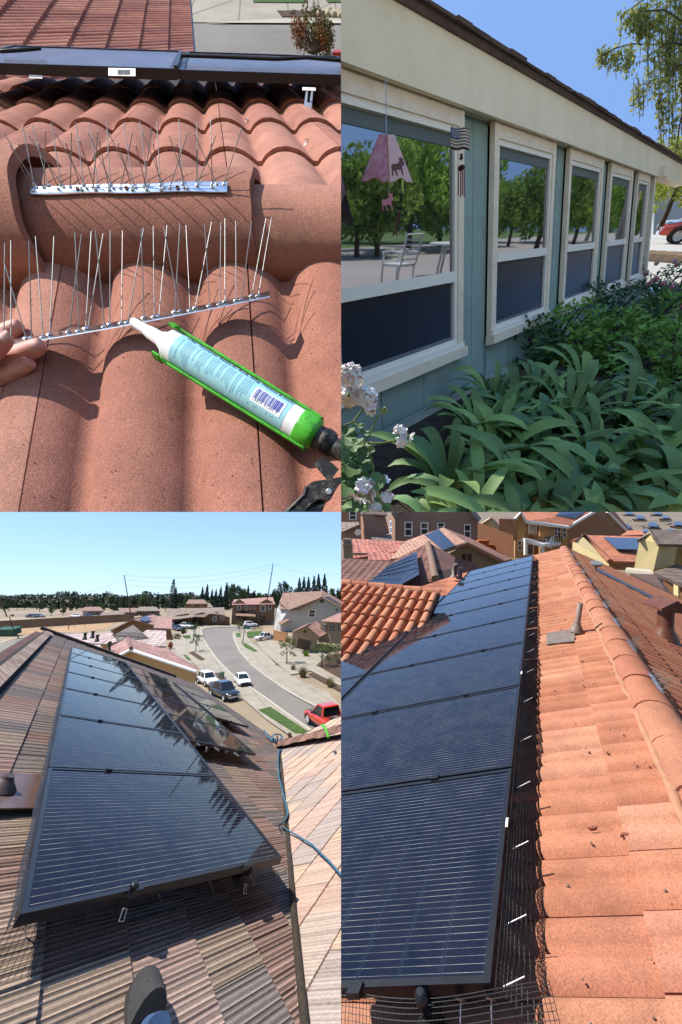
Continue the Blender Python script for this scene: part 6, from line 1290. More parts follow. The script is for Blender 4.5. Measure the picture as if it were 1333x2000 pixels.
# ---- panels above
def edge_panel(label, x0, y0, x1, y1, h):
    a, b = PX(x0, y0, 1.28), PX(x1, y1, 1.28); e = thing('solar_panel', label, 'solar panel', (a + b) / 2); ee = (b - a).normalized(); L = (b - a).length
    fr = Frame(a, ee, fb1.e2, fb1.n); mb = MB(); hh = h * 1.28 / FPX * .62; mb.fbox(fr, 0, L, 0, .02, -hh, 0); mb.fbox(fr, 0, .02, .02, .84, -hh, 0); mb.fbox(fr, L - .02, L, .02, .84, -hh, 0); mb.fbox(fr, 0, L, .84, .86, -hh, 0); obj('frame', mb, BLACK, e)
    mb = MB(); q = [fr.at(.02, .02, -.004), fr.at(L - .02, .02, -.004), fr.at(L - .02, .84, -.004), fr.at(.02, .84, -.004)]; mb.face(q, 0, [(0, 0), (1, 0), (1, 1), (0, 1)]); obj('glass', mb, DUST_REFLG, e); return e, fr, L
DUST_REFLG = mat('dusty glass with painted roof reflection', (.075, .06, .054), .22, var=.3, scale=5, spec=.25, stain=(.20, .17, .15), sscale=4, samt=.5)  # brown base stands in for the neighbour roof's reflection; stain is dust
eA, frA, LA = edge_panel('left panel edge across the top of the tiles, with barcode sticker', -120, 119, 342, 134, 24)
eB, frB, LB = edge_panel('right panel edge across the top of the tiles, beyond the black seam', 349, 136, 760, 149, 22)
mb = MB(); mb.fbox(frA, LA - .002, LA + .012, -.006, .3, -.024, .008); tag(obj('panel_clamp', mb, BLACK), 'black clamp in the seam between the two panel edges', 'clamp')
LABW = mat('white sticker', (.8, .8, .78), .5, var=.05)
def sticker(fr, x0, y0, x1, y1, lab, d=1.268, code=False):
    e = thing('sticker', lab, 'sticker', PX(x0, y0, d)); mb = MB(); slab(mb, [PX(x0, y0, d), PX(x1, y0 + 1, d), PX(x1, y1 + 1, d), PX(x0, y1, d)], .001); obj('label_sheet', mb, LABW, e)
    if code:
        mb = MB(); x = x0 + 18
        while x < x1 - 12: w = U(.5, 1.3); slab(mb, [PX(x, y0 + 3, d - .001), PX(x + w, y0 + 3, d - .001), PX(x + w, y1 - 2, d - .001), PX(x, y1 - 2, d - .001)], .0004); x += w + U(.6, 1.3)
        o = obj('barcode_bars', mb, BLACK, e); o['kind'] = 'stuff'
sticker(frA, 212, 132.5, 265, 147.5, 'white barcode sticker on the panel frame', code=True); sticker(frA, 57, 146, 83, 152, 'small pale sticker in the shade below the left panel', 1.30); sticker(frB, 591, 170, 617, 176, 'small pale sticker on the steel bracket below the right panel', 1.27)
e = thing('roof_bracket', 'slotted steel bracket standing on the tiles under the right panel', 'bracket', PX(600, 222, 1.5)); mb = MB()
for q in ([(598, 178), (602, 178), (600, 200), (595, 200)], [(608, 178), (612, 178), (610, 200), (605, 200)], [(595, 200), (610, 200), (607, 222), (593, 222)]): slab(mb, [PX(x, y, 1.30 - .0005 * (y - 178)) for x, y in q], .006)
obj('bracket_plate', mb, GALV, e)
mb = MB(); mb.tube([PX(355, 108, 1.44), PX(440, 111, 1.44), PX(540, 115, 1.44), PX(600, 112, 1.44), PX(670, 118, 1.44)], .006, 6); tag(obj('cable', mb, BLACK), 'thin black cable lying over the right panel', 'cable')
mb = MB(); mb.tube([PX(0, 100, 1.42), PX(36, 98, 1.42), PX(80, 94, 1.45)], .006, 6); tag(obj('cable', mb, BLACK), 'thin black cable at the left edge above the panel', 'cable')
# ---- neighbour roof and street
fN = Frame(PX(54, 86, 4.0), ray(345, -345), PX(327, 98, 5.2) - PX(54, 86, 4.0))
TERN = terracotta('rose barrel tile', [lin(206, 136, 116), lin(214, 146, 126), lin(196, 126, 108), lin(186, 120, 108)], gs=120, bump=.4, bd=.003, dirt=lin(120, 76, 66))
roofN = thing('house', 'neighbour roof of rose barrel tiles in stepped courses at the top left', 'house', fN.at(1, 0, -1))
CO = (PX(327, 98, 5.2) - PX(54, 86, 4.0)).length / 4
mb = MB(); seg = 24; rows = []; AW = .30
prof = [(i / seg * AW, .032 * abs(math.sin(2 * math.pi * i / seg)) ** .6) for i in range(seg + 1)]
for b, c in ((0, 0), (CO * 1.05, .03)): rows.append([fN.vec(a, b, z + c) for a, z in prof])
mb.grid(rows, 0, True); mb.grid([rows[1], [p - fN.n * .03 for p in rows[1]]], 0, False); tmN = mb.mesh('tile'); tmN.materials.append(TERN)
for j in range(-3, 5):
    for i in range(-6, 14): inst('tile', tmN, fN.at(AW * i, CO * j, U(-.003, .004)), roofN)
mb = MB(); p0, p1 = fN.at(-2, CO * 5.05, .02), fN.at(4.4, CO * 5.05, .02); mb.tube([p0, p1], .03, 6); obj('gutter', mb, BLACK, roofN)
P0 = PX(540, 70, 18)
def g1(x, y, lift=0): r = ray(x, y); n = u1; return CAM + r * ((P0 + n * lift - CAM).dot(n) / r.dot(n))
def sheet1(name, pxs, m, lift): mb = MB(); mb.face([g1(x, y, lift) for x, y in pxs]); o = obj(name, mb, m); o['kind'] = 'structure'
sheet1('road', [(-400, 140), (900, 140), (900, 44), (-400, 40)], ASPH, 0); sheet1('pavement', [(-400, 41), (900, 45), (900, -60), (-400, -60)], CONC, .03)
sheet1('kerb', [(400, 44), (900, 46), (900, 40), (540, 37)], mat('kerb concrete', lin(206, 198, 182), .9, var=.06), .06); sheet1('planting_bed', [(541, 20), (700, 21), (700, 32), (551, 32)], SOIL, .06)
for q in ([(494, -20), (600, -20), (602, 5), (495, 4)], [(632, -10), (720, -10), (720, 6), (640, 4)]): sheet1('lawn', q, GRASS, .06)
mb = MB()
for i in range(16): mb.sphere(g1(U(620, 667), U(22, 31), .08), .18, 6, 4)
o = obj('bed_stones', mb, mat('pale stones', lin(206, 190, 160), .9)); o['kind'] = 'stuff'; tag(o, 'pale stones edging the planting bed across the street', 'stones')
def bush1(label, x, y, hpx, wpx, m, n, d=None, s=.05, clumps=14):
    g = g1(x, y, .05) if d is None else PX(x, y, d); k = (g - CAM).dot(FW) / FPX; mb = MB(); cl = [(U(-.5, .5), U(.1, .95)) for _ in range(clumps)]
    for i in range(n):
        cx_, cy_ = random.choice(cl); v = rvec(); w_ = 1 - .35 * cy_
        leaf(mb, g + RT * ((cx_ * w_ + v.x * .13) * wpx * k) + UP * ((cy_ + v.y * .12) * hpx * k) + FW * (v.z * .3 * wpx * k), s * hpx * k)
    o = obj('foliage', mb, m); e = thing('shrub', label, 'shrub', g); attach(o, e)
    mb = MB(); [mb.tube([g + RT * U(-.05, .05), g + RT * (cx_ * wpx * k) + UP * (cy_ * hpx * k)], [.03, .008], 5) for cx_, cy_ in cl]; obj('stems', mb, BARK, e)
PHO = leaf_mat('olive leaf', lin(140, 128, 70)); PHR = leaf_mat('russet leaf', lin(168, 104, 66))
bush1('russet and olive shrub standing in front of the street', 612, 104, 74, 88, PHO, 1500, 9.0, .045, 16); bush1('russet shoots of the shrub before the street', 606, 102, 66, 80, PHR, 700, 8.9, .04, 12); bush1('small green shrub in the bed across the street', 616, 26, 22, 18, LG4 if 'LG4' in globals() else PHO, 350); bush1('tiny dark shrub in the bed across the street', 571, 28, 10, 13, leaf_mat('dark shrub leaf', lin(60, 80, 60)), 200)
REDL = mat('red car roof', lin(200, 70, 50), .4)
mb = MB(); slab(mb, [g1(650, 102, 1.2), g1(690, 102, 1.2), g1(690, 97, 1.2), g1(652, 97, 1.2)], .2); tag(obj('parked_car', mb, REDL), 'sliver of a red car behind the panel at the right edge', 'car')
# ================================================================== upper right: garden front
place(2)
e1_ = ray(1528, 433).normalized(); up0 = (-ray(640, 6000)).normalized(); up_f = (up0 * 1.73 - e1_ * .16).normalized()
f2 = Frame(PX(905, 690, 2.8), e1_, up_f)
N2 = f2.n if f2.n.dot(RT) > 0 else -f2.n; f2.n = N2
g2u = cv(0, -.81, 1).normalized()                                                # up in this garden
GT = -.33
og = e1_.cross(g2u).normalized(); og = og if og.dot(RT) > 0 else -og
f2g = Frame(f2.at(0, GT), e1_, og, g2u)
gyu = (g2u - N2 * (2 * g2u.dot(N2))).normalized(); oy = e1_.cross(gyu).normalized(); oy = oy if oy.dot(RT) > 0 else -oy
f2y = Frame(f2.at(0, GT), e1_, oy, gyu)                                          # the yard in front of the house slopes off to the side
def gp2(x, y, c=0): return f2g.pt(x, y, c)
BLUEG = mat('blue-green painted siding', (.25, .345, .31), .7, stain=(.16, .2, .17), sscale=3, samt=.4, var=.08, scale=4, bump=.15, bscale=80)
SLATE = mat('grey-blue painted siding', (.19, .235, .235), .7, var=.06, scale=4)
CREAM = mat('cream trim paint', (.80, .68, .52), .65, var=.07, scale=5, bump=.1, bscale=60, stain=(.46, .38, .27), sscale=9, samt=.35)
WSASH = mat('white sash paint', (.82, .77, .66), .5, var=.03)
t = NT('cream fascia board'); nz = t.noise(2.2, 6, rough=.7); c = t.mix(t.ramp(nz, [(.3, .0), (.7, 1.0)]), (.74, .63, .43), (.86, .76, .55)); wz = t.ramp(t.noise(26, 3), [(.70, 0.0), (.76, .5)]); c = t.mix(wz, c, (.30, .25, .18)); t.l(c, t.b.inputs['Base Color']); t.set(Roughness=.75); FASC = t.m
def reflect_glass(name, base, ior, rough=.02):
    t = NT(name); t.set(Base_Color=base, Roughness=rough); t.b.inputs['IOR'].default_value = ior; t.b.inputs['Specular IOR Level'].default_value = .5; t.bump(t.noise(1.6, 2), .02, .02); return t.m
GLS = reflect_glass('reflecting window glass', (.012, .016, .020), 4.4); SCRN = reflect_glass('dark insect screen', (.006, .011, .020), 1.16, .25)
house2 = thing('house', 'long single-storey house front with blue-green siding, five windows and cream fascia', 'house', f2.at(2, GT))
def bx(name, s0, s1, t0, t1, c0, c1, m, parent=None): mb = MB(); mb.fbox(f2, s0, s1, t0, t1, c0, c1); return obj(name, mb, m, parent or house2)
S_END = 6.55; S0 = -1.75
bx('wall', S0, S_END, GT - .25, 2.0, -.30, -.075, mat('dark sheathing', (.03, .03, .03), .9))
win = [(-1.47, -.02, .55), (.45, 1.78, .64), (2.19, 3.45, .64), (3.80, 5.02, .64), (5.34, 6.22, .64)]
# siding boards below and above the windows and on the piers between
def boards(s0, s1, t0, t1, c0, c1, m, w=.30):
    n = max(1, round((s1 - s0) / w)); q = (s1 - s0) / n
    for i in range(n): bx('siding_board', s0 + q * i + .004, s0 + q * (i + 1) - .004, t0, t1, c0 + U(-.002, .002), c1 + U(-.002, .001), m)
for k, (a, b, mr) in enumerate(win):
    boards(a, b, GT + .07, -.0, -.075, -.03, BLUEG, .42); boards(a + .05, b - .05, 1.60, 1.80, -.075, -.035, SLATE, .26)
    ed = win[k + 1][0] if k < 4 else S_END
    boards(b, ed, GT + .07, 1.80, -.075, -.045, BLUEG, .19)
bx('plinth', S0, S_END, GT - .2, GT + .066, -.075, -.02, BLUEG)
for k, (a, b, mr) in enumerate(win):
    e = house2; w_ = .075
    wf = bx('window', a, a + w_, 0.0, 1.66, -.03, .012, CREAM); bx('casing', b - w_, b, 0.0, 1.66, -.03, .012, CREAM, wf); bx('head', a + w_, b - w_, 1.475, 1.60, -.03, .010, CREAM, wf)
    bx('sill', a - .01, b + .01, -.02, .05, -.03, .045, CREAM, wf); bx('sill_nose', a + .01, b - .01, .05, .085, -.03, .028, WSASH, wf)
    g0, g1_ = a + w_, b - w_; sw = .038
    bx('sash', g0, g0 + sw, .085, 1.475, -.035, .0, WSASH, wf); bx('sash', g1_ - sw, g1_, .085, 1.475, -.035, .0, WSASH, wf); bx('sash', g0 + sw, g1_ - sw, 1.435, 1.475, -.035, .0, WSASH, wf)
    bx('mid_rail', g0 + sw, g1_ - sw, mr - .035, mr + .035, -.035, .004, WSASH, wf); bx('sash', g0 + sw, g1_ - sw, .085, .125, -.035, -.002, WSASH, wf)
    bx('upper_pane', g0 + sw - .004, g1_ - sw + .004, mr + .03, 1.44, -.034, -.020, GLS, wf); bx('lower_screen', g0 + sw + .03, g1_ - sw - .03, .15, mr - .03, -.034, -.018, SCRN, wf); bx('screen_frame', g0 + sw - .004, g1_ - sw + .004, .12, mr - .03, -.045, -.022, mat('grey screen frame', lin(120, 124, 128), .5), wf)
    bx('blind_box', g0 + sw, g1_ - sw, 1.36, 1.43, -.0195, -.017, mat('grey blind edge', lin(110, 120, 116), .6), wf)
# eave: soffit, fascia, shingle edge, roof
EV = .05
ftop, fbot = None, None
f2e = Frame(f2.at(0, 0, EV), f2.e1, f2.e2, f2.n)
ta = f2e.inv(1000, 128)[1]; tb = f2e.inv(912, 208)[1]; tc = f2e.inv(1000, 113)[1]
S1E = 9.5
mb = MB(); mb.fbox(f2e, S0 - .2, S1E, tb, ta, -.022, 0); obj('fascia', mb, FASC, house2)
mb = MB(); mb.fbox(f2e, S0 - .2, S1E, tb + .03, tb + .05, -.14, -.022); obj('soffit', mb, CREAM, house2)
SHG = mat('brown composition shingle', lin(110, 92, 86), .95, var=.25, scale=8, grain=.3, gscale=120, bump=.5, bscale=150, bdist=.003, rnd=.2)
roofdir = (-f2.n * .92 + f2.e2 * .39).normalized(); rn = f2.e1.cross(roofdir).normalized(); rn = rn if rn.dot(f2.e2) > 0 else -rn
frr = Frame(f2e.at(0, ta + .004, .02), f2.e1, roofdir, rn)
mb = MB(); mb.fbox(frr, S0 - .2, S1E, 0, 4.2, -.02, .018); obj('roof_deck', mb, SHG, house2)
s_ = S0 - .2
while s_ < S1E:
    L = U(.13, .32); mb = MB(); mb.fbox(frr, s_, s_ + L - .004, -.025 + U(-.008, .006), .30, .018, .018 + U(.012, .026)); obj('shingle', mb, SHG, house2); s_ += L
# porch post & beam end at the far end
bx('corner_board', S_END - .02, S_END + .10, GT, 1.75, -.10, .02, CREAM); bx('beam_end', S_END + .1, S_END + .5, 1.55, 1.70, -.1, .12, CREAM)
# ---- ground
SOILD = mat('damp dark soil', lin(88, 76, 66), 1, var=.4, scale=12, grain=.4, gscale=90, bump=.8, bscale=70, bdist=.02)
PATIO = mat('patio concrete', (.55, .52, .47), .9, var=.08, scale=1.2, stain=(.34, .31, .27), sscale=1.0)
DRIVE = mat('grey asphalt drive', (.30, .28, .275), .95, var=.08, scale=.4)
YARD = mat('yard grass', lin(96, 122, 60), .95, var=.25, scale=.8, grain=.3, gscale=14)
def pad(name, q, m, c, fr): mb = MB(); mb.face([fr.at(a, b, c) for a, b in q]); o = obj(name, mb, m); o['kind'] = 'structure'; return o
pad('garden_bed', ((-2.5, 0), (9, 0), (9, 2.6), (-2.5, 2.6)), SOILD, 0, f2g)
pad('path', ((1.5, 2.6), (9, 2.6), (9, 4), (1.5, 4)), PATIO, .008, f2g); pad('driveway', ((9, -8), (60, -8), (60, 14), (9, 14)), mat('sunlit concrete drive', (.50, .46, .40), .9, var=.08), .004, f2g)
pad('patio', ((-6, 3.0), (3.4, 3.0), (3.4, 7.6), (-6, 7.6)), PATIO, .010, f2y); pad('driveway', ((3.4, 3.0), (60, 3.0), (60, 15), (3.4, 15)), DRIVE, .006, f2y); pad('yard', ((-8, 3.0), (70, 3.0), (70, 60), (-8, 60)), YARD, -.012, f2y)
# ---- strap-leaved plants
LEAFA = leaf_mat('strap leaf', (.16, .27, .085), .35, .2); LEAFA2 = leaf_mat('pale strap leaf', (.24, .37, .10), .3, .22)
LEAFA3 = leaf_mat('blue-green strap leaf', (.10, .20, .08), .35, .15)
def strap_mesh(L, w, arch, droop, twist, m):
    """strap leaf growing from the origin along +x, rising along +z then arching over"""
    mb = MB(); n = 9; rows = []; x = z = 0.0; ang = arch
    for i in range(n + 1):
        f = i / n; ww = w * (.55 + .9 * f - .05) * (1 if f < .72 else max(.04, math.cos((f - .72) / .28 * 1.5)))
        tw = twist * f; c = Vector((x, 0, z)); yv = Vector((0, math.cos(tw), math.sin(tw))); nv = Vector((-math.sin(ang), 0, math.cos(ang)))
        rows.append([c - yv * ww + nv * ww * .16, c - yv * ww * .5 + nv * ww * .06, c, c + yv * ww * .5 + nv * ww * .06, c + yv * ww + nv * ww * .16])
        x += L / n * math.cos(ang); z += L / n * math.sin(ang); ang -= droop / n * (.5 + f * 1.3)
    mb.grid(rows, 0, True); me = mb.mesh('leaf'); me.materials.append(m); return me
random.seed(7)
DEADL = mat('dead strap leaf', lin(190, 130, 70), .8, var=.25, scale=20)
straps = [strap_mesh(U(.42, .62), U(.022, .031), U(1.0, 1.45), U(1.3, 2.7), U(-.5, .5), (LEAFA, LEAFA2, LEAFA, LEAFA3)[i % 4]) for i in range(18)]; dead = strap_mesh(.34, .014, .6, 2.6, .8, DEADL)
plants = [(870, 905), (930, 985), (960, 850), (1010, 930), (1050, 1010), (1060, 845), (1110, 930), (1170, 1000), (1150, 850), (1210, 920), (1255, 850), (1290, 985), (1320, 900), (1340, 830), (930, 800), (1000, 770), (1100, 770), (1210, 770), (1300, 760), (960, 735), (1040, 720), (1130, 720), (1250, 725), (1000, 1060), (1130, 1080), (1260, 1080), (880, 1040), (1370, 1050)]
for k, (x, y) in enumerate(plants):
    b = gp2(x, y + 70, 0); 
    near = ['at the bottom edge', 'in the front row', 'in the middle row', 'in the back row'][0 if y > 960 else 1 if y > 880 else 2 if y > 800 else 3]
    e = thing('strap_leaf_plant', f'dark green strap-leaved plant {near}, {ORD[sum(1 for q in plants if q[0] < x and (q[1] > 960, q[1] > 880, q[1] > 800) == (y > 960, y > 880, y > 800))]} from the left' , 'plant', b, 'strap-leaved plants in the bed')
    n = 27
    for i in range(n):
        az = 6.283 * i / n + U(-.3, .3); q = Matrix((og, g2u.cross(og), g2u)).transposed().to_quaternion() @ Matrix.Rotation(az, 3, 'Z').to_quaternion()
        o = link(bpy.data.objects.new('leaf', dead if (i == 3 and k % 2) else random.choice(straps))); o.location = b + (q @ Vector((.03, 0, -.02))); o.rotation_mode = 'QUATERNION'; o.rotation_quaternion = q; sc = U(.55, 1.05); o.scale = (sc, sc * U(.9, 1.3), sc); attach(o, e)
# ---- leafy shrubs beyond, with pink roses
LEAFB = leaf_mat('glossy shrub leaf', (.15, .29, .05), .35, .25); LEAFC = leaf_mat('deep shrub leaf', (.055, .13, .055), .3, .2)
def pleaf(mb, p, s, d):
    a = d.orthogonal().normalized(); a = Matrix.Rotation(U(0, 6.28), 3, d) @ a; b = d.cross(a)
    mb.face([p - a * s, p - a * s * .2 + b * s * .42 - d * s * .1, p + a * s * .9 - d * s * .25, p - a * s * .2 - b * s * .42 - d * s * .1]); 
def shrub2(label, x, y, r, h, m, n, s, name='shrub'):
    g = gp2(x, y, 0); e = thing(name, label, 'shrub', g); mb = MB()
    for i in range(n):
        v = rvec().normalized() * (U(.55, 1) ** .5); p = g + (e1_ * v.x + N2 * v.y) * r + g2u * (max(-.1, v.z) * h); pleaf(mb, p, s * U(.6, 1.3), (g2u * .7 + rvec() * .8).normalized())
    o = obj('foliage', mb, m, e); o['kind'] = 'stuff'
    mb = MB(); [mb.tube([g, g + (e1_ * U(-.6, .6) + N2 * U(-.6, .6)) * r + g2u * h * U(.5, .9)], [.012, .004], 5) for _ in range(8)]; obj('stems', mb, BARK, e)
    return e
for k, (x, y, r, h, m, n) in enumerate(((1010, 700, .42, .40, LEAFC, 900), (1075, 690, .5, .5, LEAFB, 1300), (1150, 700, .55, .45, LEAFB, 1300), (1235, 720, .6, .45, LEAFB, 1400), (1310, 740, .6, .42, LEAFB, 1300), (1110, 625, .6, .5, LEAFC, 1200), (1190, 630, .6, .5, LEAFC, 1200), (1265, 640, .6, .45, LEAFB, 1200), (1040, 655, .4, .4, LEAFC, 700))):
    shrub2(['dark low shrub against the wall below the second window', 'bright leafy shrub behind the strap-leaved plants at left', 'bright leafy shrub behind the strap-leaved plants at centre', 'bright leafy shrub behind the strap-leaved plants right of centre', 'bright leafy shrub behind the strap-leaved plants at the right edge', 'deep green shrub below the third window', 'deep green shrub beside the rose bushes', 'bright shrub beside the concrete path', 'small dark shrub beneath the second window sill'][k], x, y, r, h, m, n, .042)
PINK = mat('pink rose petal', lin(244, 150, 170), .7, var=.15, scale=30); PINKP = mat('pale pink rose petal', lin(250, 200, 200), .7, var=.1, scale=30)
def rose(parent, c, s, m):
    mb = MB()
    for i in range(16):
        d = rvec().normalized(); d = (d + g2u * .3 - FW * .5).normalized(); a = d.orthogonal().normalized(); a = Matrix.Rotation(U(0, 6.28), 3, d) @ a; b = d.cross(a); p = c + d * s * U(.4, .7)
        mb.grid([[p + a * s * .45 * i_ + b * s * .45 * j_ - d * s * .22 * (i_ * i_ + j_ * j_) for j_ in (-1, 0, 1)] for i_ in (-1, 0, 1)], 0, True)
    return obj('flower', mb, m, parent)
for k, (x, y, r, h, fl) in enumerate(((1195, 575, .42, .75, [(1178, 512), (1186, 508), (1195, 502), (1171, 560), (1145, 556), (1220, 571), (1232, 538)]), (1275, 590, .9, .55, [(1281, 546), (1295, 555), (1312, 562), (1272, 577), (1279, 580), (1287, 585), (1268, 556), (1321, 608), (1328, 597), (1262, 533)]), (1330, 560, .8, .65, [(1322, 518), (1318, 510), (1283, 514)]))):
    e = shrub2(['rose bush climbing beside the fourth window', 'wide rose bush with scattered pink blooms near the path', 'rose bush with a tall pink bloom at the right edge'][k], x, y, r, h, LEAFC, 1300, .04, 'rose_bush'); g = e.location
    dd = (g - CAM).dot(FW)
    for q in fl: rose(e, PX(q[0], q[1], dd - .75), .07, PINK if U(0, 1) < .7 else PINKP)
# ---- geranium at the lower left corner
LEAFG = leaf_mat('geranium leaf', (.12, .22, .08), .2, .2); STEMG = mat('green stem', lin(140, 160, 80), .7, var=.1)
PETW = mat('white petal', (.97, .94, .90), .6, var=.06, scale=30, Subsurface_Weight=.2, Subsurface_Scale=.01); PETP = mat('blush petal', (.95, .80, .76), .6, var=.08, scale=30); PETC = mat('cream petal', (.88, .74, .58), .6, var=.15, scale=30)
eg = thing('geranium', 'geranium with white and blush flower heads in the lower left corner', 'flowering plant', gp2(690, 1060, 0))
DG = 1.35
def geranium_leaf(x, y, r, d=DG):
    c = PX(x, y, d); nn = (-FW * .6 + UP * U(.2, .8) + RT * U(-.4, .4)).normalized(); a = nn.orthogonal().normalized(); b = nn.cross(a); R_ = r * d / FPX; n = 26; mb = MB(); ring = []
    for i in range(n): t_ = .35 + (6.283 - .7) * i / (n - 1); rr = R_ * (1 + .07 * math.sin(t_ * 9)); ring.append(c + (a * math.cos(t_) + b * math.sin(t_)) * rr + nn * R_ * .12 * math.sin(t_ * 5))
    mid = [c + (p - c) * .5 - nn * R_ * .10 for p in ring]
    mb.grid([ring, mid, [c - nn * R_ * .12] * n], 0, True); return obj('leaf', mb, LEAFG, eg)
for q in ((672, 850, 26), (690, 868, 24), (702, 880, 30), (676, 905, 34), (706, 905, 26), (690, 925, 30), (668, 940, 36), (735, 940, 20), (745, 985, 22), (690, 990, 30), (668, 880, 20), (712, 845, 12), (700, 830, 12), (720, 1000, 26)): geranium_leaf(*q, DG + U(-.05, .06))
def floret_mesh(m):
    mb = MB()
    for i in range(5):
        t_ = 6.283 * i / 5; dr = Vector((math.cos(t_), math.sin(t_), 0)); sd = Vector((-math.sin(t_), math.cos(t_), 0))
        mb.grid([[dr * (.18 + .82 * u_) + sd * (v_ * .50 * math.sin(math.pi * min(1, .22 + u_ * .66))) + Vector((0, 0, .22 * u_ * u_ - .18 * v_ * v_)) for v_ in (-1, -.5, 0, .5, 1)] for u_ in (0, .35, .7, 1)], 0, True)
    me = mb.mesh('floret'); me.materials.append(m); return me
FL = [floret_mesh(PETW), floret_mesh(PETP), floret_mesh(PETC)]
def head(x, y, r, n, ks, d=DG, sz=9.5):
    c = PX(x, y, d); k = d / FPX; mb = MB(); mb.sphere(c, r * .35 * k, 8, 6); h_ = obj('flower_head', mb, STEMG, eg)
    for i in range(n):
        v = rvec().normalized(); v = (v - FW * .7 + UP * .15).normalized(); o = link(bpy.data.objects.new('floret', FL[random.choice(ks)])); o.location = c + v * r * .8 * k * U(.8, 1.05); o.rotation_mode = 'QUATERNION'; o.rotation_quaternion = v.to_track_quat('Z', 'Y') @ Matrix.Rotation(U(0, 6), 3, 'Z').to_quaternion(); s_ = sz * k * U(.8, 1.15); o.scale = (s_, s_, s_); attach(o, h_)
head(684, 738, 30, 26, (1, 1, 2, 0), DG, 11); head(684, 775, 24, 14, (2, 2, 1), DG, 11); head(715, 778, 26, 20, (0, 0, 0, 1), DG, 11); head(727, 800, 14, 7, (0, 1)); head(781, 842, 12, 6, (0, 0)); head(797, 850, 11, 5, (2, 0)); head(783, 862, 10, 4, (0,)); head(712, 958, 28, 10, (1, 1, 0), DG - .02, 16); head(755, 972, 14, 7, (0,)); head(735, 995, 16, 8, (0, 2)); head(751, 940, 9, 4, (0,))
for pth in (((675, 830), (690, 825), (705, 805), (712, 795)), ((705, 880), (722, 850), (738, 812)), ((718, 866), (745, 866), (775, 860)), ((722, 872), (727, 905), (731, 930)), ((668, 980), (690, 975), (705, 968))):
    mb = MB(); mb.tube([PX(x, y, DG + .01) for x, y in pth], .004, 6); obj('stem', mb, STEMG, eg)
mb = MB(); [mb.sphere(PX(748 + U(-8, 8), 802 + U(-6, 6), DG), .006, 6, 5) for _ in range(10)]; o = obj('buds', mb, mat('lime bud', lin(190, 196, 110), .6), eg); o['kind'] = 'stuff'
# ---- hanging shade, flag and chime under the eave
OFF = .20
def hp(x, y): return Frame(f2.at(0, 0, OFF), f2.e1, f2.e2, f2.n).pt(x, y)
dl = (hp(757, 330) - CAM).dot(FW)
e = thing('hanging_lampshade', 'pink marbled pyramid lampshade with a moose cut-out hanging before the first window', 'lampshade', hp(757, 408))
t = NT('pink marbled paper'); c = t.ramp(t.noise(26, 6, rough=.7), [(.3, lin(236, 110, 160)), (.55, lin(250, 190, 206)), (.72, lin(255, 236, 236))]); t.l(c, t.b.inputs['Base Color']); t.set(Roughness=.7); PMAR = t.m
L_ = [(740, 262), (756, 262), (759, 352), (749, 357), (744, 352), (738, 349), (733, 346), (726, 348), (720, 353), (714, 354), (706, 354)]; R_ = [(757, 262), (771, 263), (807, 356), (795, 355), (790, 351), (785, 347), (779, 348), (774, 352), (768, 355), (762, 357)]
PL = lambda x, y, k: PX(x, y, dl + k)
mb = MB(); slab(mb, [PL(x, y, .10 * (756 - x) / 50) for x, y in L_], .004); obj('left_face', mb, PMAR, e)
mb = MB(); slab(mb, [PL(x, y, .12 * (x - 757) / 50) for x, y in R_], .004); rf = obj('right_face', mb, mat('pale pink paper', lin(252, 208, 204), .7, var=.12, scale=20), e)
mb = MB(); mb.tube([PL(756.5, 262, -.004), PL(760.5, 357, -.004)], .0035, 6); obj('corner_strip', mb, mat('wood edging', lin(200, 160, 110), .7), e)
mb = MB(); mb.tube([PL(x, y + 1, .10 * (756 - x) / 50 - .003) for x, y in L_[2:]], .003, 5); mb.tube([PL(x, y + 1, .12 * (x - 757) / 50 - .003) for x, y in R_[2:]], .003, 5); o = obj('stepped_edging', mb, MATS['wood edging'], e); o['kind'] = 'stuff'
def moose(x0, y0, w, h, dz, m, parent, name):
    P_ = [(0, .45), (.08, .36), (.3, .38), (.5, .33), (.62, .22), (.58, .08), (.52, .02), (.62, .06), (.70, .0), (.74, .09), (.86, .04), (.90, .12), (.84, .17), (.93, .27), (1.0, .40), (.92, .44), (.84, .40), (.80, .55), (.86, .72), (.92, .95), (.86, .96), (.78, .76), (.72, .62), (.62, .66), (.48, .64), (.36, .70), (.44, .84), (.50, .97), (.44, .98), (.34, .84), (.24, .68), (.16, .72), (.12, .85), (.2, .96), (.13, .97), (.04, .84), (.06, .66)]
    mb = MB(); slab(mb, [PL(x0 + w * a, y0 + h * b, dz(x0 + w * a)) for a, b in P_], .003); return obj(name, mb, m, parent)
moose(765, 306, 26, 38, lambda x: .12 * (x - 757) / 50 - .004, mat('dark moose cut-out', lin(120, 80, 76), .8), rf, 'moose_silhouette')
mb = MB(); mb.tube([PL(754, 150, .0), PL(755, 262, .0)], .0022, 5); obj('chain', mb, GALV, e)
em = thing('hanging_ornament', 'small pink moose ornament dangling below the lampshade', 'ornament', PL(757, 400, .02)); moose(746, 376, 24, 36, lambda x: .0, mat('pink ornament', lin(240, 150, 160), .7, var=.1), em, 'moose_shape'); mb = MB(); mb.tube([PL(758, 350, .03), PL(761, 378, .0)], .001, 4); obj('thread', mb, GALV, em)
mb = MB(); slab(mb, [PL(785, 351, .06), PL(790, 351, .06), PL(788, 376, .06), PL(785.5, 376, .06)], .002); tag(obj('ribbon', mb, mat('lime ribbon', lin(190, 220, 70), .6)), 'short lime green ribbon hanging inside the lampshade', 'ribbon')
df = (hp(900, 280) - CAM).dot(FW); PF = lambda x, y, k=0: PX(x, y, df + k)
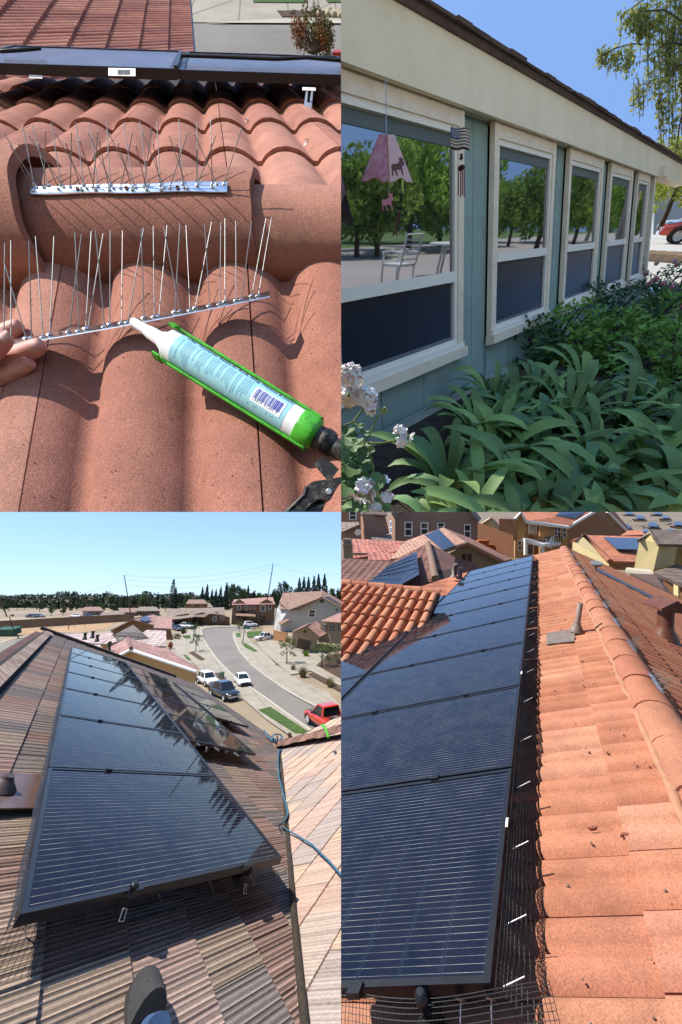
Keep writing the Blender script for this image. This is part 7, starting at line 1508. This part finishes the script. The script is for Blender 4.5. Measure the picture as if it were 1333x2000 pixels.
ef = thing('hanging_flag', 'small wavy wooden stars and stripes flag hanging from the eave', 'flag', PF(900, 292))
def wavy(x, y): return PF(x, y + 6 * ((x - 881) / 37) + 2.5 * math.sin((x - 881) / 37 * 6.2), .01 * math.sin((x - 881) / 37 * 6.2))
def strip_(x0, x1, y0, y1, k): mb = MB(); mb.grid([[wavy(x0 + (x1 - x0) * i / 10, y) + FW * k for i in range(11)] for y in (y0, y1)], 0, True); mb.grid([[wavy(x0 + (x1 - x0) * i / 10, y) + FW * (k + .008) for i in range(11)] for y in (y1, y0)], 0, True); return mb
FRED = mat('dark red stripe', lin(110, 66, 62), .7); FWH = mat('cream stripe', lin(236, 224, 190), .7); FBL = mat('flag blue', lin(70, 104, 160), .7)
for i in range(13): obj('stripe', strip_(881 if i > 6 else 899, 918, 247 + 40 * i / 13, 247 + 40 * (i + 1) / 13, 0), FRED if i % 2 == 0 else FWH, ef)
ca = obj('canton', strip_(881, 899, 247, 247 + 40 * 7 / 13, -.004), FBL, ef)
for r_ in range(5):
    for c_ in range(5): mb = MB(); p = wavy(883.5 + c_ * 3.2 + (r_ % 2) * 1.5, 249.5 + r_ * 4.2) - FW * .007; mb.lathe(p, -FW, [(.0035, 0), (.0035, .002)], 6); obj('star', mb, FWH, ca)
mb = MB(); mb.tube([PF(901, 200), PF(901.5, 247)], .001, 4); obj('string', mb, GALV, ef)
ec = thing('wind_chime', 'copper tube wind chime hanging below the wooden flag', 'wind chime', PF(901, 385))
COPP = mat('copper tube', lin(190, 110, 92), .35, var=.15, scale=20, metal=.7); WCH = mat('dark wood disc', lin(96, 66, 52), .7)
mb = MB(); mb.tube([PF(901, 290), PF(901.5, 330)], .001, 4); obj('string', mb, GALV, ec)
for y, r_, h_ in ((303, .010, .012), (309, .012, .014), (328, .022, .010)): mb = MB(); mb.lathe(PF(901.5, y), UP, [(r_ * .5, -h_ / 2), (r_, 0), (r_ * .5, h_ / 2)], 12); obj('disc', mb, WCH, ec)
for i, x in enumerate((896, 900.5, 904, 907.5)): mb = MB(); mb.tube([PF(x, 332, .01 * (i % 2)), PF(x - .3, 380 + 4 * (i % 2), .01 * (i % 2))], .0042, 8); obj('chime_tube', mb, COPP, ec)
# ---- beyond the corner: drive, trucks, block wall, garage
WHT2 = carpaint('white car paint', (.70, .70, .69)); RED2 = carpaint('red truck paint', (.50, .03, .02)); BLK2 = carpaint('black car paint', (.012, .014, .02))
lf_ = g2u.cross(ray(1335, 460)).normalized(); lf_ = lf_ if lf_.dot(RT) < 0 else -lf_; aw_ = lf_.cross(g2u); aw_ = aw_ if aw_.dot(FW) > 0 else -aw_
g = gp2(1313, 477) - lf_ * 1.75 + aw_ * .95; tr1 = vehicle('red pickup truck with black bonnet beyond the corner of the house', 'pickup', g, lf_ - aw_ * .12, g2u, RED2, 'truck', hood=BLK2, name='pickup_truck', k=1.0)
g = gp2(1345, 458) + aw_ * 1.5; vehicle('white pickup truck behind the red one under the garage eave', 'crew', g, lf_, g2u, WHT2, 'truck', name='pickup_truck', k=1.15)
eb = thing('block_wall', 'low tan stone block wall edging the drive', 'wall', gp2(1300, 512)); BLKM = mat('tan split block', lin(206, 172, 134), .95, var=.15, scale=6, bump=.6, bscale=18, bdist=.02, rnd=.15)
pa, pb2 = gp2(1255, 510), gp2(1400, 520); rowh = (pb2 - pa).length / 13 * .55
for r_ in range(3):
    for i in range(13): mb = MB(); a_ = pa.lerp(pb2, (i + (.5 if r_ % 2 else 0)) / 13); b_ = pa.lerp(pb2, (i + .96 + (.5 if r_ % 2 else 0)) / 13); mb.box((a_ + b_) / 2 + g2u * (rowh * (r_ + .5)) + rvec() * .006, (b_ - a_) / 2, N2 * .12, g2u * rowh * .48); obj('block', mb, BLKM, eb)
H = House('open garage with grey shingle roof beyond the corner', gp2(1290, 455)); dg2 = (gp2(1290, 452) - CAM).dot(FW) * 1.05
H.roof([(1268, 369, dg2), (1345, 388, dg2), (1322, 366, dg2 * 1.15), (1290, 358, dg2 * 1.15), (1268, 350, dg2 * 1.1)], tile_far('grey garage shingle', lin(150, 138, 130), per=.4, course=.2, dark=.4)); H.roof([(1268, 377, dg2 * .99), (1345, 396, dg2 * .99), (1345, 387, dg2 * .99), (1268, 368, dg2 * .99)], CREAM, name='fascia')
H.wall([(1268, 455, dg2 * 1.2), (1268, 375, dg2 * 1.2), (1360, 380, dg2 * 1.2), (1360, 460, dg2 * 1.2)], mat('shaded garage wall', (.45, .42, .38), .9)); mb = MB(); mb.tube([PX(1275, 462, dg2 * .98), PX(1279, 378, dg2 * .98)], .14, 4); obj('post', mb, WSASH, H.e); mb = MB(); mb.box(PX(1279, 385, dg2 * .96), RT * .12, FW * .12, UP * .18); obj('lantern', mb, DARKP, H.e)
# ---- trees: birch curtain at the right, yellow-green trees behind, and the yard mirrored in the panes
BIRL = leaf_mat('birch leaf', (.40, .44, .12), .4, .5); YGL = leaf_mat('yellow-green leaf', (.36, .40, .06), .3, .4); YRD = leaf_mat('yard tree leaf', (.22, .36, .06), .45, .4)
eB2 = thing('birch_tree', 'weeping birch hanging down over the right side of the sky', 'tree', gp2(1500, 560)); BB = mat('birch bark', lin(210, 200, 186), .9, var=.35, scale=5)
dB = 7.0
mb = MB(); pbase = gp2(1500, 560); 
trk = [pbase, PX(1420, 300, dB), PX(1400, 60, dB), PX(1380, -180, dB)]; mb.tube(trk, [.16, .13, .10, .05], 10); obj('trunk', mb, BB, eB2)
mb = MB(); lf = MB()
limbs = [((1400, 60), (1330, 40), (1300, 20), (1240, 22)), ((1400, 100), (1320, 84), (1285, 87), (1232, 86), (1200, 95), (1166, 114)), ((1400, 10), (1330, -20), (1270, -10), (1215, 30)), ((1410, 160), (1350, 120), (1320, 130), (1310, 180)), ((1400, 40), (1340, 10), (1320, 60), (1300, 120)), ((1420, 250), (1360, 200), (1330, 230), (1320, 300))]
for L in limbs:
    mb.tube([PX(x, y, dB + U(-.3, .3)) for x, y in L], [.03] + [.012] * (len(L) - 1), 5)
def twig(x, y, L, n, sw=6):
    x2 = x
    pts = [PX(x + sw * math.sin(i * .7 + x) * i / 6 * .3, y + L * i / 6, dB) for i in range(7)]; mb.tube(pts, .004, 3, caps=False)
    for i in range(n): q = U(0, 1); leaf(lf, pts[int(q * 6)] + rvec() * .08, .042 * U(.7, 1.4))
for i in range(26): twig(U(1168, 1240), U(92, 108) if i % 2 else U(95, 100), U(18, 55), 14)
for i in range(40): twig(U(1212, 1300), U(16, 40), U(20, 60), 16)
for i in range(120): x = 1240 + 140 * U(0, 1) ** .7; twig(x, U(-60, 120), U(60, 190) * min(1, (x - 1215) / 70), 20)
for i in range(60): twig(U(1285, 1380), U(80, 220), U(60, 130), 17)
for i in range(14): twig(U(1236, 1262), U(150, 190), U(30, 60), 8)
obj('branches', mb, BARK, eB2, 'stuff'); o = obj('foliage', lf, BIRL, eB2); o['kind'] = 'stuff'
CRY = crown_mesh('crown', 'broad', 2600, .032, YGL, 71); CRD = [crown_mesh('crown', 'broad', 3800, .040, YRD, 72 + i) for i in range(2)]; TK2 = trunk_mesh('trunk', BARK, .5, .03, 6, .25, 5); place(2)
for k, (x, y, yt, d, w_) in enumerate(((1290, 445, 268, 24, .8), (1345, 445, 255, 22, .8), (1255, 445, 275, 30, .6), (1345, 440, 330, 26, .6))):
    b = gp2(x, y); b = CAM + (b - CAM) * (d / (b - CAM).dot(FW)); t_ = PX(x, yt, d); hgt = (t_ - b).dot(g2u); tree('garden_tree', ['yellow-green tree behind the garage roof', 'yellow-green tree at the right edge behind the birch', 'pale tree top peeping over the eave end', 'bright leafy bough hanging beside the white truck'][k], b, max(1.5, hgt), CRY, TK2, 'trees beyond the garage', w_, g2u)
def mir(x, y, d):
    """where a thing stands whose image in the panes appears at pixel x,y and optical distance d"""
    p = PX(x, y, d); k = (p - f2.at(0, 0)).dot(N2) ; return p - N2 * (2 * k)
def ground_m(x, y):
    """yard point mirrored at pixel x,y"""
    r = ray(x, y); d = (f2g.O - CAM).dot(g2u) / r.dot(g2u); return mir(x, y, d)
KEEPY = []
n0 = set(COLS[2].objects)
for k, (x, y, yt, w_, i) in enumerate(((700, 470, 330, .9, 0), (800, 465, 255, .9, 1), (860, 470, 300, .8, 0), (740, 460, 290, 1.0, 1), (640, 470, 300, .9, 0), (1000, 455, 370, .7, 1), (1060, 450, 325, .8, 0), (1130, 450, 365, .8, 1), (1185, 448, 375, .8, 0), (1245, 447, 370, .8, 1), (905, 460, 280, .9, 1))):
    d = 14 + 3 * (k % 3); b = mir(x, y, d); b = b - gyu * (b - f2y.O).dot(gyu); t_ = mir(x, yt, d); hgt = max(3, (t_ - b).dot(gyu)); tree('yard_tree', f'{["leafy", "dense"][k % 2]} yard tree in the {["first", "first", "first", "first", "first", "second", "second", "third", "fourth", "fifth", "first"][k]} pane reflection, {ORD[k]} from the left', b, hgt, CRD[i], TK2, 'yard trees mirrored in the windows', w_ * 1.0, gyu)
for k, (x, y, yt) in enumerate(((690, 470, 360), (770, 468, 350), (850, 466, 345), (960, 455, 385), (1040, 452, 385), (1120, 450, 390), (1200, 447, 395))):
    d = 24; b = mir(x, y, d); b = b - gyu * (b - f2y.O).dot(gyu); t_ = mir(x, yt, d); tree('yard_tree', f'low yard tree far back, mirrored in the panes, {ORD[k]} from the left', b, max(3, (t_ - b).dot(gyu)), CRD[k % 2], None, 'back yard trees mirrored in the windows', 1.3, gyu)
def ball(label, x, y, r, m):
    b = ground_m(x, y); mb = MB()
    for i in range(500): v = rvec().normalized() * U(.8, 1); leaf(mb, b + (e1_ * v.x + oy * v.y) * r + gyu * (v.z * .8 + .7) * r, .09)
    tag(obj('clipped_shrub', mb, m), label, 'shrub', 'clipped shrubs mirrored in the panes')
HED = leaf_mat('hedge leaf', lin(110, 140, 64), .25, .2)
for k, (x, y, r) in enumerate(((790, 452, .8), (840, 452, .8), (1020, 426, .7), (1035, 426, .7), (1055, 428, .8), (1110, 436, .8), (880, 455, .9))): ball(f'clipped round shrub across the drive mirrored in the window, {ORD[k]} from the left', x, y, r, HED)
WMET = mat('white garden furniture', (.62, .64, .66), .4, var=.06)
b = ground_m(778, 562); bt = mir(785, 475, 1); u_ = (ground_m(815, 556) - b); u_ = (u_ - gyu * u_.dot(gyu)).normalized(); w2 = gyu.cross(u_); 
ech = thing('garden_chair', 'white metal garden armchair mirrored in the first window', 'chair', b); CQ = lambda x, y, z: b + (u_ * x + w2 * y + gyu * z) * 1.0
for x in (-.25, .25):
    for y in (-.22, .22): mb = MB(); mb.tube([CQ(x, y, 0), CQ(x, y * .95, .62 if y * 1 < 0 else .42)], .022, 6); obj('leg', mb, WMET, ech)
    mb = MB(); mb.tube([CQ(x, .24, .42), CQ(x, .34, .92)], .022, 6); obj('back_post', mb, WMET, ech); mb = MB(); mb.tube([CQ(x, -.24, .62), CQ(x, 0, .66), CQ(x, .28, .62)], .025, 6); obj('armrest', mb, WMET, ech)
mb = MB(); mb.box(CQ(0, 0, .42), u_ * .25, w2 * .24, gyu * .02); obj('seat', mb, WMET, ech)
for z in (.52, .60, .68, .76, .84, .92): mb = MB(); mb.tube([CQ(-.25, .24 + (z - .42) * .2, z), CQ(.25, .24 + (z - .42) * .2, z)], .014, 5); obj('back_slat', mb, WMET, ech)
b = ground_m(880, 540); eta = thing('garden_table', 'round white garden table mirrored in the first window', 'table', b); mb = MB(); mb.lathe(b + gyu * .66, gyu, [(.55, 0), (.6, .01), (.6, .04), (.55, .05)], 24); obj('table_top', mb, WMET, eta)
for i in range(4): t_ = i * 1.571 + .4; mb = MB(); mb.tube([b + (u_ * math.cos(t_) + w2 * math.sin(t_)) * .4, b + (u_ * math.cos(t_) + w2 * math.sin(t_)) * .3 + gyu * .67], .03, 6); obj('leg', mb, WMET, eta)
b = ground_m(1147, 470); mb = MB(); mb.tube([b, b + gyu * 1.5 + u_ * .05, b + gyu * 4 - u_ * .1], [.16, .13, .10], 10); eb_ = thing('birch_tree', 'pale birch mirrored in the third window', 'tree', b); obj('trunk', mb, BB, eb_)
b = ground_m(1185, 460); mb = MB(); mb.tube([b, b + gyu * 1.5 + u_ * .15, b + gyu * 4 + u_ * .5], [.13, .11, .08], 10); eb_ = thing('birch_tree', 'pale birch mirrored in the fourth window', 'tree', b); obj('trunk', mb, BB, eb_)
# ------------------------------------------------------------------ each place ends at the edge of its own quarter
bpy.context.view_layer.update()
for i, (sx, sz) in {1: (-1, 1), 2: (1, 1), 3: (-1, -1), 4: (1, -1)}.items():
    for nm_ in [o.name for o in COLS[i].objects]:
        o = bpy.data.objects.get(nm_)
        if o is None: continue
        if o.type != 'MESH': continue
        mw = o.matrix_world; me = o.data
        for pn in (RT * sx, UP * sz):
            bb = [mw @ Vector(c) for c in o.bound_box]
            ds = [(p - CAM).dot(pn) for p in bb]
            if min(ds) > -1e-6: continue
            vs_ = [(mw @ v.co - CAM).dot(pn) for v in o.data.vertices]
            if not vs_ or min(vs_) > -1e-6: continue
            if max(vs_) <= 1e-6:
                for c in list(o.children):
                    c.parent = o.parent; c.matrix_parent_inverse = o.matrix_parent_inverse.copy()
                bpy.data.objects.remove(o); o = None; break
            if o.data.users > 1: o.data = o.data.copy()
            inv = mw.inverted(); bm = bmesh.new(); bm.from_mesh(o.data)
            lco = inv @ CAM; lno = (mw.to_3x3().transposed() @ pn)
            bmesh.ops.bisect_plane(bm, geom=bm.verts[:] + bm.edges[:] + bm.faces[:], plane_co=lco, plane_no=lno, clear_inner=True)
            bm.to_mesh(o.data); bm.free(); o.data.update()
            if not o.data.polygons:
                for c in list(o.children):
                    c.parent = o.parent; c.matrix_parent_inverse = o.matrix_parent_inverse.copy()
                bpy.data.objects.remove(o); o = None; break
for o in [o for o in bpy.data.objects if o.type == 'EMPTY' and not o.children]: bpy.data.objects.remove(o)
